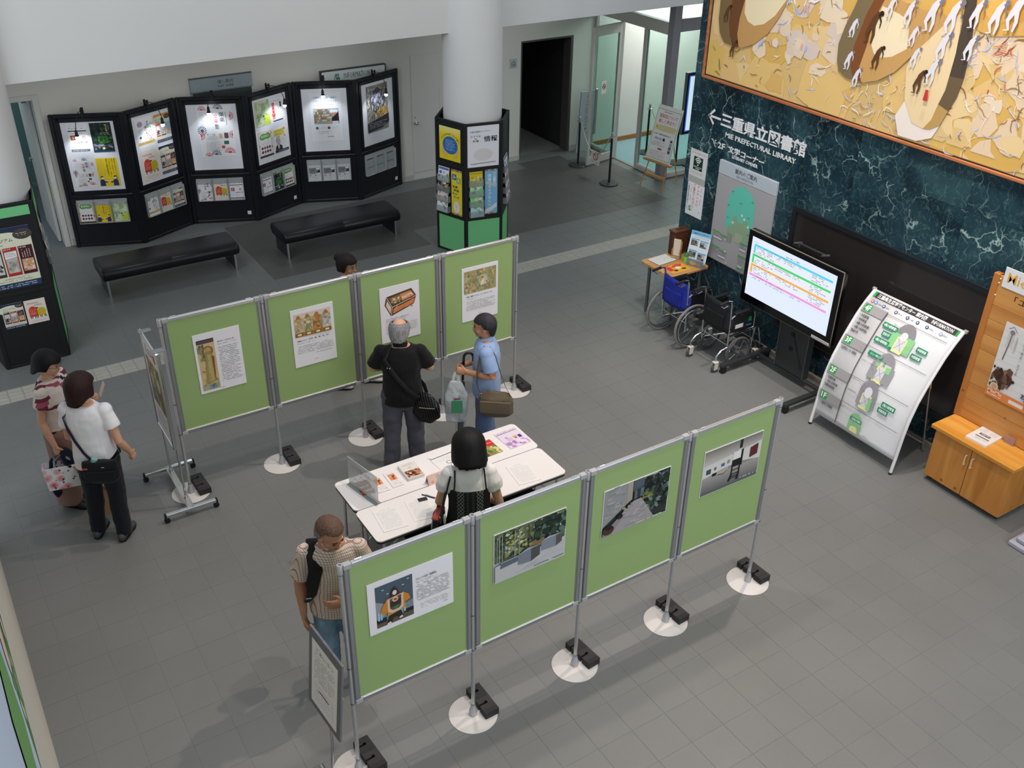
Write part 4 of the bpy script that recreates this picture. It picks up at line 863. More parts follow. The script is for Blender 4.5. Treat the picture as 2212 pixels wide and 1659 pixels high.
MB().bbox(-.53, .53, -.06, 0, 0, .18, .004).build('sign_box', mat('sign_white', '#dfe3e2', .45), s_)
MB().bbox(-.54, .54, -.065, 0, .178, .192, .002).bbox(-.545, -.53, -.065, 0, -.1, .19, .002).bbox(.53, .545, -.065, 0, 0, .19, .002).build('edge_trim', mat('sign_edge', '#33363c', .4), s_)
k = Ink(-.0605, .0003); k.text('INFORMATION', -.17, .05, .27, .13, '#2e5e54', .0)
def center_logo(k, x, z, s, col='#12705a'):
    k.poly([(x, z), (x + .16 * s, z + .8 * s), (x + .42 * s, z + s), (x + .26 * s, z + .55 * s), (x + .08 * s, z)], col); k.poly([(x + .30 * s, z + .05 * s), (x + .42 * s, z + .9 * s), (x + .62 * s, z + .98 * s), (x + .52 * s, z + .4 * s), (x + .72 * s, z + .05 * s)], col); k.poly([(x + .66 * s, z + .2 * s), (x + .70 * s, z + .95 * s), (x + .82 * s, z + s), (x + .80 * s, z + .4 * s), (x + s, z + .1 * s), (x + .8 * s, z)], col)
center_logo(k, -.33, .04, .10); k.make('lettering', s_)
MB().bbox(-.51, .51, -.03, 0, -.3, -.006, .003).build('lower_panel', mat('sign_panel', '#c9cdca', .5), s_)
# small facility plaque beside the dark doorway
s_ = thing('wall_plaque', 'small grey facility plaque beside the dark doorway', 'sign', (9.233, 14.475, 1.635))
MB().bbox(-.074, .074, -.012, 0, 0, .15, .002).build('plate', mat('plaque_grey', '#b4bcc0', .4, .2), s_)
k = Ink(-.0125, .0003); D = '#3c4650'; k.rect(-.042, .025, .042, .095, D); k.rect(-.034, .032, .034, .088, '#b4bcc0'); k.rect(-.022, .04, .022, .075, D); k.disc(0, .062, .012, '#b4bcc0'); k.stroke([(-.02, .095), (0, .118), (.02, .118)], .010, D); k.make('symbol', s_)
# ================================================================== benches
LEA = mat('black_leather', '#0d1118', .36, var=.12, scale=5, bump=.12, bscale=90, spec=.5)
def make_bench():
    t = thing('bench', '', 'bench')
    L2, z0, z1 = .89, .25, .405
    prof = [(-.245, z0), (.245, z0), (.285, z0 + .03), (.30, z0 + .09), (.285, z1 - .025), (.24, z1 - .004), (.12, z1 + .006), (-.12, z1 + .006), (-.24, z1 - .004), (-.285, z1 - .025), (-.30, z0 + .09), (-.285, z0 + .03)]
    xs = [-L2 + .0, -L2 + .012, -L2 + .03, -.01, 0, .01, L2 - .03, L2 - .012, L2]; sc = [.93, .98, 1, 1, .985, 1, 1, .98, .93]
    vs = []; F = []; n = len(prof); zc = (z0 + z1) / 2
    for x, s in zip(xs, sc):
        for y, z in prof: vs.append((x, y * s, zc + (z - zc) * s))
    for i in range(len(xs) - 1):
        for j in range(n): F.append((i * n + j, (i + 1) * n + j, (i + 1) * n + (j + 1) % n, i * n + (j + 1) % n))
    F += [tuple(range(n)), tuple(reversed([(len(xs) - 1) * n + j for j in range(n)]))]
    MB().add(vs, F).build('seat', LEA, t, smooth=50)
    for s in (-1, 1):
        x = s * (L2 - .055)
        MB().bbox(x - .012, x + .012, -.20, .22, .02, z0 + .01, .003).build('leg_panel', mat('leg_panel_dark', '#33363c', .3, .5), t)
        MB().bbox(x - .014, x + .014, -.225, -.195, 0, z0 + .01, .003).bbox(x - .014, x + .014, .215, .245, 0, z0 + .01, .003).build('leg', MATS['chrome'], t)
    return t
b0 = make_bench(); b0.location = (2.69, 12.69, 0); tag(b0, 'black leather bench nearest the left column', 'bench', 'black benches')
b1 = copy_tree(b0); b1.location = (5.11, 12.68, 0); tag(b1, 'black leather bench on the dark tiles beside the centre column', 'bench', 'black benches')
# ================================================================== racks around the columns
GREENP = mat('mint_green_board', '#6fbf80', .7, var=.04, scale=10)
def d_circle(k):
    k.rect(0, 0, 1, 1, '#ecd21c'); k.grad(.0, .75, 1, 1, '#ecd21c', '#f2ea90'); k.disc(.52, .46, .36, '#2f6db4', .27, 28)
    for i in range(8): k.lines(.30, .30 + i * .042, .74, .325 + i * .042, 1, '#c8daf0', .6, .85, 20 + i)
    for i, s in enumerate('みえ生涯学習ネットワーク'):
        a = R(150 - i * 11); x = .52 + .46 * math.cos(a); z = .46 + .34 * math.sin(a); k.text(s, x - .035, z - .025, x + .035, z + .025, ['#3a8a4a', '#c03a3a', '#2f5da4'][i % 3], .01)
    for s in (-1, 1): k.poly([(.52 + s * .40, .36), (.52 + s * .36, .20), (.52 + s * .22, .08), (.52 + s * .16, .12), (.52 + s * .26, .22), (.52 + s * .32, .34)], '#e0b48c')
def d_info(k):
    k.rect(0, 0, 1, 1, '#e6e5ea'); k.text('三重県視聴覚ライブラリー', .07, .84, .75, .885, '#3c4668', .008); k.disc(.26, .70, .22, '#cfcfd6', .115, 26); k.disc(.26, .70, .212, '#e6e5ea', .11, 26)
    k.text('おすすめ', .10, .725, .42, .775, '#26262a', .01); k.text('＆', .22, .675, .30, .715, '#26262a', .01); k.text('新着', .17, .615, .36, .665, '#26262a', .01); k.text('情報', .52, .60, .95, .745, '#1f1f24', .012)
    k.stroke([(.10, .08), (.90, .10)], .012, '#2a2422'); k.disc(.50, .30, .30, '#d9d6d2', .15, 24)
def d_mie(k):
    k.rect(0, 0, 1, 1, '#e8d43c')
    for z in (0, .965):
        for i in range(8): k.rect(i / 8, z, (i + 1) / 8, z + .035, ['#c8503c', '#4a7ab0', '#e0a03c', '#5a9a5c'][i % 4])
    k.rect(.12, .78, .48, .90, '#2c5a94'); k.text('み', .17, .80, .43, .88, '#eee', .02); k.rect(.52, .72, .88, .84, '#7cae50'); k.text('え', .57, .74, .83, .82, '#eee', .02)
    for i, s in enumerate(('生涯', '学習', 'ネット', 'ワーク')): k.text(s, .12 + .12 * (i % 2), .60 - i * .075, .60 + .12 * (i % 2), .655 - i * .075, '#2c2a1c', .015)
    k.disc(.50, .18, .30, '#eee9dc', .13); k.lines(.34, .09, .66, .27, 4, '#a88aa0', .4, .8, 3, vert=True)
def d_bluestrip(k):
    k.rect(0, 0, 1, 1, '#7fb4d8')
    for z in (0, .97):
        for i in range(8): k.rect(i / 8, z, (i + 1) / 8, z + .03, ['#c8503c', '#4a7ab0', '#e0a03c', '#5a9a5c'][i % 4])
    k.text('三重県', .62, .60, .88, .92, '#e8eef2', .02, vert=True); k.text('視聴覚ライブラリー', .22, .20, .50, .90, '#e8eef2', .02, vert=True); k.stroke([(.02, .06), (.5, .12), (.95, .20)], .10, '#cdd8de'); k.stroke([(.05, .72), (.6, .66), (.95, .64)], .06, '#b9c4c8')
def rack_panel(par, a, b, bottom_green=True):
    """one black rack leaf between two floor points, as parts of the rack"""
    a = Vector((*a, 0)); b = Vector((*b, 0)); d = b - a; wd = d.length; rz = math.atan2(d.y, d.x)
    M_ = Matrix.Translation(a) @ Matrix.Rotation(rz, 4, 'Z')
    o = MB().bbox(0, wd, .004, .02, .02, 1.885, .002).build('rack_panel', BLACKM, par); o.matrix_local = M_
    q = MB()
    q.bbox(-.008, .03, -.006, .03, 0, 1.9, .004); q.bbox(wd - .03, wd + .008, -.006, .03, 0, 1.9, .004)
    for z0, z1 in ((0, .03), (.535, .57), (1.255, 1.30), (1.865, 1.9)): q.bbox(.03, wd - .03, -.004, .025, z0, z1, .003)
    f_ = q.build('panel_frame', BLACKM, o)
    if bottom_green: MB().box(.034, wd - .034, .0, .0035, .034, .532).build('green_insert', GREENP, o, smooth=0)
    return M_, rz, wd
hexr = thing('hexagonal_rack', 'black six-sided leaflet rack around the white centre column', 'leaflet rack', (0, 0, 0))
hv = [(6.815 + .535 * math.cos(R(a)), 11.70 + .535 * math.sin(R(a))) for a in (169, 229, 289, 349, 409, 469)]
frames = [rack_panel(hexr, hv[i], hv[(i + 1) % 6]) for i in range(6)]
def put(fr_, x0, x1, z0, z1, draw, name, label, cat, group=None, y=.002, tilt=0):
    return sheet(name, label, cat, fr_[0] @ Vector(((x0 + x1) / 2, y, z0)), fr_[1], x1 - x0, z1 - z0, draw, tilt, group)
put(frames[0], .068, .447, 1.352, 1.806, d_circle, 'poster', 'yellow poster with a blue circle held by two hands on the column rack', 'poster')
put(frames[1], .032, .482, 1.300, 1.864, d_info, 'poster', 'white poster with big black kanji on the column rack', 'poster')
put(frames[0], .275, .468, .585, 1.238, d_mie, 'banner_strip', 'tall yellow strip with blue and green letter squares on the column rack', 'banner')
put(frames[1], .282, .465, .606, 1.25, d_bluestrip, 'banner_strip', 'tall pale blue strip with white lettering on the column rack', 'banner')
def plainpage(bgc, bar, seed):
    def f(k):
        k.rect(0, 0, 1, 1, bgc); k.rect(.05, .80, .95, .95, bar); k.blobs(.05, .2, .95, .75, 16, [bar, '#d8d4cc', '#8a8a8e', bgc], .05, .16, seed); k.lines(.08, .05, .92, .18, 3, '#6a6a70', .4, .8, seed)
    return f
pages = [('#e0d4cc', '#c88a80'), ('#e8e8ea', '#5a6ab0'), ('#3c3228', '#c89040'), ('#e0dcd4', '#7aa860'), ('#e4d2cc', '#c07a74'), ('#e8eaec', '#4a5a9c')]
WIRE = mat('wire_steel', '#c4c8ca', .25, .9)
def wire_pockets(fr_, x0, x1, z0, n, step, specs, side):
    hk = thing('wire_pocket_rack', 'clear stepped brochure pockets on the ' + side, 'brochure rack', fr_[0] @ Vector((x0, 0, z0)), fr_[1])
    w_ = x1 - x0
    for j in range(n):
        z = j * step; dy = -.03 - .012 * (n - 1 - j)
        MB().box(0, w_, dy, dy + .002, z, z + .09).box(0, .002, dy, .0, z, z + .09).box(w_ - .002, w_, dy, 0, z, z + .09).box(0, w_, dy, 0, z, z + .002).build('pocket', ACR, hk, smooth=0)
    for j in range(n):
        z = j * step; dy = -.024 - .012 * (n - 1 - j); bgc, bar = specs[j]
        sheet('brochure', 'brochure in pocket ' + ('lowest', 'second lowest', 'middle', 'second highest', 'top')[min(j, 4)] + ' on the ' + side, 'brochure', fr_[0] @ Vector(((x0 + x1) / 2, dy, z0 + z + .004)), fr_[1], w_ * .9, .20, plainpage(bgc, bar, j + 3), R(-7), 'brochures on the racks')
wire_pockets(frames[0], .035, .255, .60, 4, .145, [pages[5], pages[4], pages[2], pages[1]], 'left face of the column rack')
wire_pockets(frames[1], .045, .255, .60, 4, .145, [('#a8d4d4', '#8ac0c4'), ('#8ad08a', '#70b874'), ('#98dca0', '#78c484'), ('#d4c020', '#b8a418')], 'front face of the column rack')
wire_pockets(frames[2], .08, .40, .70, 4, .15, [pages[4], pages[3], pages[0], pages[5]], 'right face of the column rack')
wire_pockets(frames[5], .10, .42, .70, 3, .2, [pages[0], pages[5], pages[3]], 'rear left face of the column rack')
# rack at the left column: front leaf and two splayed side leaves
rackl = thing('column_rack', 'black three-sided poster rack around the left column', 'leaflet rack', (0, 0, 0))
def plain_leaf(a, b):
    a = Vector((*a, 0)); b = Vector((*b, 0)); d = b - a; rz = math.atan2(d.y, d.x); wd = d.length
    M_ = Matrix.Translation(a) @ Matrix.Rotation(rz, 4, 'Z')
    o = MB().bbox(0, wd, .0, .03, 0, 1.9, .006).build('rack_panel', BLACKM, rackl); o.matrix_local = M_
    MB().bbox(-.01, .035, -.008, .034, 0, 1.9, .006).bbox(wd - .035, wd + .01, -.008, .034, 0, 1.9, .006).bbox(.03, wd - .03, -.008, .03, 1.87, 1.9, .004).bbox(.03, wd - .03, -.008, .03, .86, .90, .004).bbox(.03, wd - .03, -.008, .03, 0, .03, .004).build('panel_frame', BLACKM, o)
    return o, M_, rz, wd
o1 = plain_leaf((.424, 11.205), (1.085, 11.205)); o2 = plain_leaf((1.095, 11.22), (1.20, 11.95)); o3 = plain_leaf((.31, 11.95), (.414, 11.22))
MB().box(.06, .62, -.0025, 0, 1.755, 1.862).build('green_insert', GREENP, o1[0], smooth=0)
MB().box(.05, .68, -.0025, 0, .04, .80).build('green_insert', GREENP, o2[0], smooth=0); MB().box(.05, .68, -.0025, 0, 1.60, 1.86).build('green_insert', GREENP, o2[0], smooth=0)
F1 = (o1[1], o1[2]); F2 = (o2[1], o2[2])
put(F1, .085, .57, .95, 1.645, d_museum, 'poster', 'large navy and red seminar poster on the left column rack', 'poster', y=-.002)
put(F1, .095, .315, .487, .785, d_museum, 'leaflet', 'small navy and red seminar leaflet on the left column rack', 'leaflet', y=-.002)
put(F1, .33, .548, .492, .78, d_piano, 'leaflet', 'pink leaflet with a red piano on the left column rack', 'leaflet', y=-.002)
wire_pockets((o2[1], o2[2]), .08, .36, 1.20, 2, .2, [pages[1], pages[3]], 'upper side of the left column rack')
wire_pockets((o2[1], o2[2]), .40, .68, .98, 2, .2, [pages[0], pages[5]], 'lower side of the left column rack')
# ================================================================== lettering and boards on the marble wall
RM = R(-90); Y0 = 8.87
def wallx(y): return Y0 - y
WLET = mat('white_letters', '#e6e6ea', .5)
sg = thing('wall_lettering', 'white arrow and library direction lettering on the green marble', 'sign', (8.2, Y0, 2.08), RM)
def letters(body, y0, y1, z0, z1, nm, bold=.0):
    k = Ink(-.006, .0); k.k = 0; k.text(body, wallx(y0), z0 - 2.08, wallx(y1), z1 - 2.08, '#ffffff', bold, new=False)
    me = MB(); me.v = k.v; me.f = k.f; n = len(k.v); me.c = [None] * n
    o = me.build(nm, WLET, sg, smooth=0); s_ = o.modifiers.new('thickness', 'SOLIDIFY'); s_.thickness = .006; s_.offset = 0; return o
letters('三重県立図書館', 8.342, 7.032, 2.405, 2.572, 'main_lettering', .022); letters('MIE PREFECTURAL LIBRARY', 8.245, 7.143, 2.301, 2.358, 'english_lettering', .008)
letters('2F', 8.345, 8.228, 2.148, 2.218, 'floor_number', .012); letters('文学コーナー', 8.17, 7.59, 2.142, 2.222, 'corner_lettering', .018); letters('LITERARY CORNER', 8.09, 7.68, 2.094, 2.132, 'corner_english_lettering', .006)
k = Ink(-.004, .0); W_ = '#e6e6ea'; cx = wallx(8.45); cz = 2.478 - 2.08
k.stroke([(cx - .10, cz), (cx + .10, cz)], .026, W_); k.k = 0; k.stroke([(cx - .015, cz + .085), (cx - .10, cz), (cx - .015, cz - .085)], .030, W_, False)
o = k.build('arrow', WLET, sg, smooth=0)
k = Ink(-.004, .0); x = wallx(8.465); z = 2.145 - 2.08
for p in ([(x + .02, z + .07), (x + .04, z + .055), (x + .04, z + .04), (x + .065, z + .025), (x + .065, z + .01), (x + .085, z)], [(x, z + .075), (x + .03, z + .075)], [(x + .06, z + .075), (x + .06, z + .045), (x + .09, z + .045)], [(x + .06, z + .075), (x + .085, z + .075)]): k.stroke(p, .010, W_, False)
k.build('stairs_symbol', WLET, sg, smooth=0)
def d_wifi(k):
    k.rect(0, 0, 1, 1, '#dcdcda'); k.lines(.10, .955, .50, .975, 1, '#55565a', .7, .9, 2); k.text('Wi-Fiご利用できます', .08, .87, .92, .925, '#6a6c72', 0); k.rect(.22, .40, .76, .80, '#16382c')
    for r in (.075, .135, .195): k.arc(.49, .555, r, r + .035, 40, 140, '#e8ecea', 12, 1.0)
    k.disc(.49, .565, .034, '#e8ecea', .026); k.text('FREE Wi-Fi', .26, .475, .72, .515, '#e8ecea', .01); k.text('MIE', .38, .42, .60, .462, '#e8ecea', .015); k.lines(.10, .27, .85, .36, 3, '#8a8a90', .4, .8, 3); k.rect(0, 0, 1, .20, '#b4b4b0'); k.lines(.06, .03, .94, .17, 3, '#8f8f8c', .5, .9, 4)
def d_survey(k):
    k.rect(0, 0, 1, 1, '#e8e8ec'); k.text('アンケートに', .58, .34, .72, .95, '#c43a3c', .02, vert=True); k.text('ご協力ください！', .34, .14, .48, .97, '#c43a3c', .02, vert=True); k.lines(.80, .16, .86, .90, 1, '#6a74a8', .7, .8, 3, vert=True); k.lines(.20, .40, .26, .92, 1, '#777', .6, .8, 4, vert=True); k.text('三重県生涯学習センター', .04, .12, .13, .92, '#55565c', .005, vert=True); center_logo(k, .16, .12, .18, '#2e9a58')
sheet('notice', 'white and green free wireless notice on the marble wall edge', 'notice', (8.196, 8.638, 1.615), RM, .300, .41, d_wifi); sheet('notice', 'white survey notice with red vertical writing on the marble wall', 'notice', (8.196, 8.628, 1.192), RM, .300, .425, d_survey)
# floor map board
mp = thing('floor_map_board', 'grey wall map board with a turquoise arched building plan', 'map board', (8.2, 8.25, .805), RM)
MB().bbox(0, .925, -.035, 0, 0, 1.07, .003).build('board', mat('map_grey', '#aaa9ab', .5, var=.02), mp); MB().bbox(0, .925, -.037, 0, 1.075, 1.235, .003).build('header', mat('map_header', '#b9c3cc', .45), mp)
k = Ink(-.0375, .0003); k.text('館内のご案内', .27, 1.145, .62, 1.205, '#3a3c44', .01); k.text('INFORMATION', .30, 1.10, .57, 1.13, '#6a6c74', .0)
k.y = -.0355; TQ = '#66c8b4'
k.poly([(.215, .48), (.22, .80)] + [(.44 - .22 * math.cos(R(a)), .80 + .225 * math.sin(R(a))) for a in range(10, 171, 10)] + [(.66, .80), (.665, .48), (.55, .44), (.35, .44)], TQ)
k.poly([(.27, .40), (.27, .52), (.33, .52), (.33, .64), (.40, .66), (.42, .60), (.50, .60), (.52, .66), (.58, .64), (.58, .54), (.63, .54), (.63, .40)], '#8fae8c'); k.rect(.40, .34, .53, .46, '#a3b49a'); k.rect(.28, .30, .36, .42, '#8f9890')
for x, z in ((.505, .645), (.575, .575), (.24, .30), (.33, .55), (.46, .68)): k.rect(x, z, x + .03, z + .028, '#e0e0e0')
for x, z, n in ((.03, .36, 4), (.16, .345, 3), (.05, .17, 4), (.18, .15, 3), (.50, .36, 4), (.66, .36, 3), (.50, .20, 6), (.66, .20, 6), (.50, .05, 3)):
    k.rect(x, z, x + .13, z + .016, '#4fae5c'); k.lines(x, z - .016 * n - .01, x + .12, z - .01, n, '#5a5a60', .5, .8, int(x * 100) + n)
for x, z, w_ in ((.06, .285, .15), (.51, .28, .10), (.27, .16, .03), (.18, .075, .12), (.32, .03, .02), (.52, .065, .07)): k.rect(x, z, x + w_, z + .018, '#dcdcdc')
for x, z in ((.27, .93), (.60, .90), (.42, .83), (.23, .75), (.57, .70), (.24, .60), (.62, .58), (.60, .50)): k.rect(x, z, x + .035, z + .006, '#3c4a4a')
k.make('map_print', mp)
# dark glazed panel in the marble
ds = thing('dark_glazed_panel', 'long dark brown glazed panel with a black frame set in the marble', 'panel', (8.2, 7.05, .36), RM)
MB().bbox(.05, 3.9, -.012, 0, .05, 1.45, .002).build('glass', mat('smoked_glass', '#2e2a29', .16, var=.04, scale=2, spec=.6), ds)
fb = MB()
for a in ((0, 3.95, -.03, 0, 0, .05), (0, 3.95, -.03, 0, 1.45, 1.51), (0, .055, -.03, 0, .05, 1.45), (3.895, 3.95, -.03, 0, .05, 1.45)): fb.bbox(*a, .003)
fb.build('frame', mat('panel_frame_black', '#20262c', .35, .2), ds)
# ================================================================== reception desk corner
TBW = wood_mat('beech_top', '#c08a4e', '#d2a064', 'X', .7)
dk_ = thing('writing_desk', 'small wooden desk with steel tube legs against the marble corner', 'desk', (7.80, 8.43, 0))
pts = []
for sx, sy in ((1, 1), (-1, 1), (-1, -1), (1, -1)):
    for a in range(0, 91, 22):
        b = R(a + {(1, 1): 0, (-1, 1): 90, (-1, -1): 180, (1, -1): 270}[(sx, sy)]); pts.append((sx * .265 + .05 * math.cos(b), sy * .24 + .05 * math.sin(b)))
MB().prism(pts, .695, .72).build('top', TBW, dk_, smooth=30)
for x, y in ((-.19, .24), (.24, .24), (-.19, -.22), (.24, -.22)): MB().cyl((x, y, 0), (x, y, .695), .021, n=16).build('leg', mat('steel_leg', '#7f8688', .25, .85), dk_)
MB().bbox(-.2, .24, -.01, .01, .66, .694, .003).build('apron', mat('desk_apron', '#8a8d90', .4, .5), dk_)
def d_form(k): k.rect(0, 0, 1, 1, '#dcddda'); k.lines(.08, .1, .92, .9, 9, '#9a9a98', .35, .7, 4); k.rect(.08, .45, .92, .455, '#777')
def flat(name, label, cat, loc, rz, w_, h, draw, thick=.003, base=('paper_white', '#e9e9e6'), parts=None, group=None):
    """thing lying flat, print on its top; local x right, y up the page"""
    t = thing(name, label, cat, loc, rz, group)
    MB().bbox(-w_ / 2, w_ / 2, -h / 2, h / 2, 0, thick, .0006).build('sheet', mat(base[0], base[1], .6, var=.02), t)
    k = Ink(0, .0002, -w_ / 2, -h / 2, w_, h); draw(k)
    k.v = [(x, z, thick + .0002 - y) for x, y, z in k.v]; k.make('print', t); return t
o = flat('clipboard', 'black clipboard with a form on the small desk', 'clipboard', (7.725, 8.585, .72), R(4), .30, .215, d_form, .006, ('clipboard_black', '#25282a'))
flat('flyer', 'yellow and red flyer lying on the small desk', 'flyer', (7.73, 8.30, .72), R(-3), .28, .20, lambda k: (k.rect(0, 0, 1, 1, '#e8a830'), k.rect(0, .3, .25, 1, '#cf3a38'), k.poly([(.25, .75), (.6, 1), (.95, .95), (.8, .7), (.5, .6)], '#d84a3a'), k.disc(.55, .55, .14, '#e8e4e0', .16), k.disc(.30, .25, .10, '#3a3028', .12), k.disc(.75, .3, .12, '#4a3a28', .1), k.text('アート', .04, .75, .24, .92, '#f0e4dc', .02)), .002)
bx_ = thing('ballot_box', 'dark brown wooden box at the back of the small desk', 'box', (8.03, 8.66, .72))
BRW = wood_mat('dark_brown_wood', '#4a2618', '#6a3a24', 'Z', .8)
MB().bbox(-.11, .11, -.055, .055, 0, .30, .006).build('body', BRW, bx_); MB().bbox(-.12, .12, -.062, .062, .30, .325, .006).build('lid', BRW, bx_); MB().box(-.06, .06, -.008, .008, .3245, .3262).build('slot', BLACKM, bx_)
ls = thing('leaflet_stand', 'small wooden card stand with white cards on the desk', 'stand', (7.915, 8.545, .72), R(-62))
MB().bbox(-.055, .055, -.04, .04, 0, .03, .003).bbox(-.055, .055, .015, .035, .03, .22, .003).bbox(-.055, -.047, -.035, .03, .03, .13, .002).bbox(.047, .055, -.035, .03, .03, .13, .002).build('holder', wood_mat('pale_wood', '#9a7a52', '#b8966a', 'Z'), ls)
MB().bbox(-.045, .045, -.012, .012, .035, .25, .001).build('cards', mat('ivory_card', '#d8cdb8', .6), ls)
cu = thing('pen_cup', 'lime green pen cup with green pens on the desk', 'cup', (7.935, 8.385, .72))
MB().lathe([(.024, 0), (.028, .002), (.034, .085), (.031, .085), (.025, .006)], 20).build('cup', mat('lime_plastic', '#8ad04a', .4), cu)
for i, (dx, dy) in enumerate(((.012, .004), (-.010, .008), (.002, -.012), (-.006, -.004))): MB().cyl((dx * .5, dy * .5, .01), (dx * 2.2, dy * 2.2, .135), .0055, n=8).build('pen', mat('green_pen', '#2f9a6a', .35), cu)
def d_guide(k):
    k.rect(0, 0, 1, 1, '#dfe8ec'); k.rect(0, .86, 1, 1, '#7ab8e0'); k.text('図書館周辺の皆さまへ', .08, .90, .92, .95, '#1c3a6c', .015)
    for x, z in ((.08, .52), (.54, .50), (.08, .14), (.54, .10)):
        k.rect(x - .02, z + .20, x + .40, z + .235, '#5aa8d8'); k.rect(x, z, x + .36, z + .185, '#7a7c7e'); k.blobs(x, z, x + .36, z + .185, 12, ['#5c5e60', '#a0a2a0', '#8a7a68', '#3c4044', '#c0c4c4'], .03, .10, int(x * 50 + z * 100))
    k.lines(.08, .78, .92, .84, 2, '#5a6a78', .4, .8, 5)
pg = sheet('poster_card', 'pale blue guide poster with four photos standing on the desk', 'poster', (8.015, 8.30, .735), R(-70), .27, .38, d_guide, R(-14), thick=.003)
hs = thing('acrylic_stand', 'clear acrylic stand with a small picture card on the desk', 'stand', (7.965, 8.235, .72), R(-70))
MB().bbox(-.12, .12, -.03, .06, 0, .003, .001).bbox(-.12, .12, -.032, -.029, 0, .09, .001).build('stand', ACR, hs)
k = Ink(-.0285, .0002, -.11, .005, .22, .09); k.rect(0, 0, 1, 1, '#8a90c0'); k.rect(0, 0, 1, .4, '#b08a40'); k.disc(.35, .45, .2, '#e8c83a', .3); k.blobs(.5, .1, 1, .5, 10, ['#5c7a3a', '#c89030'], .05, .12, 3); k.make('picture_card', hs)
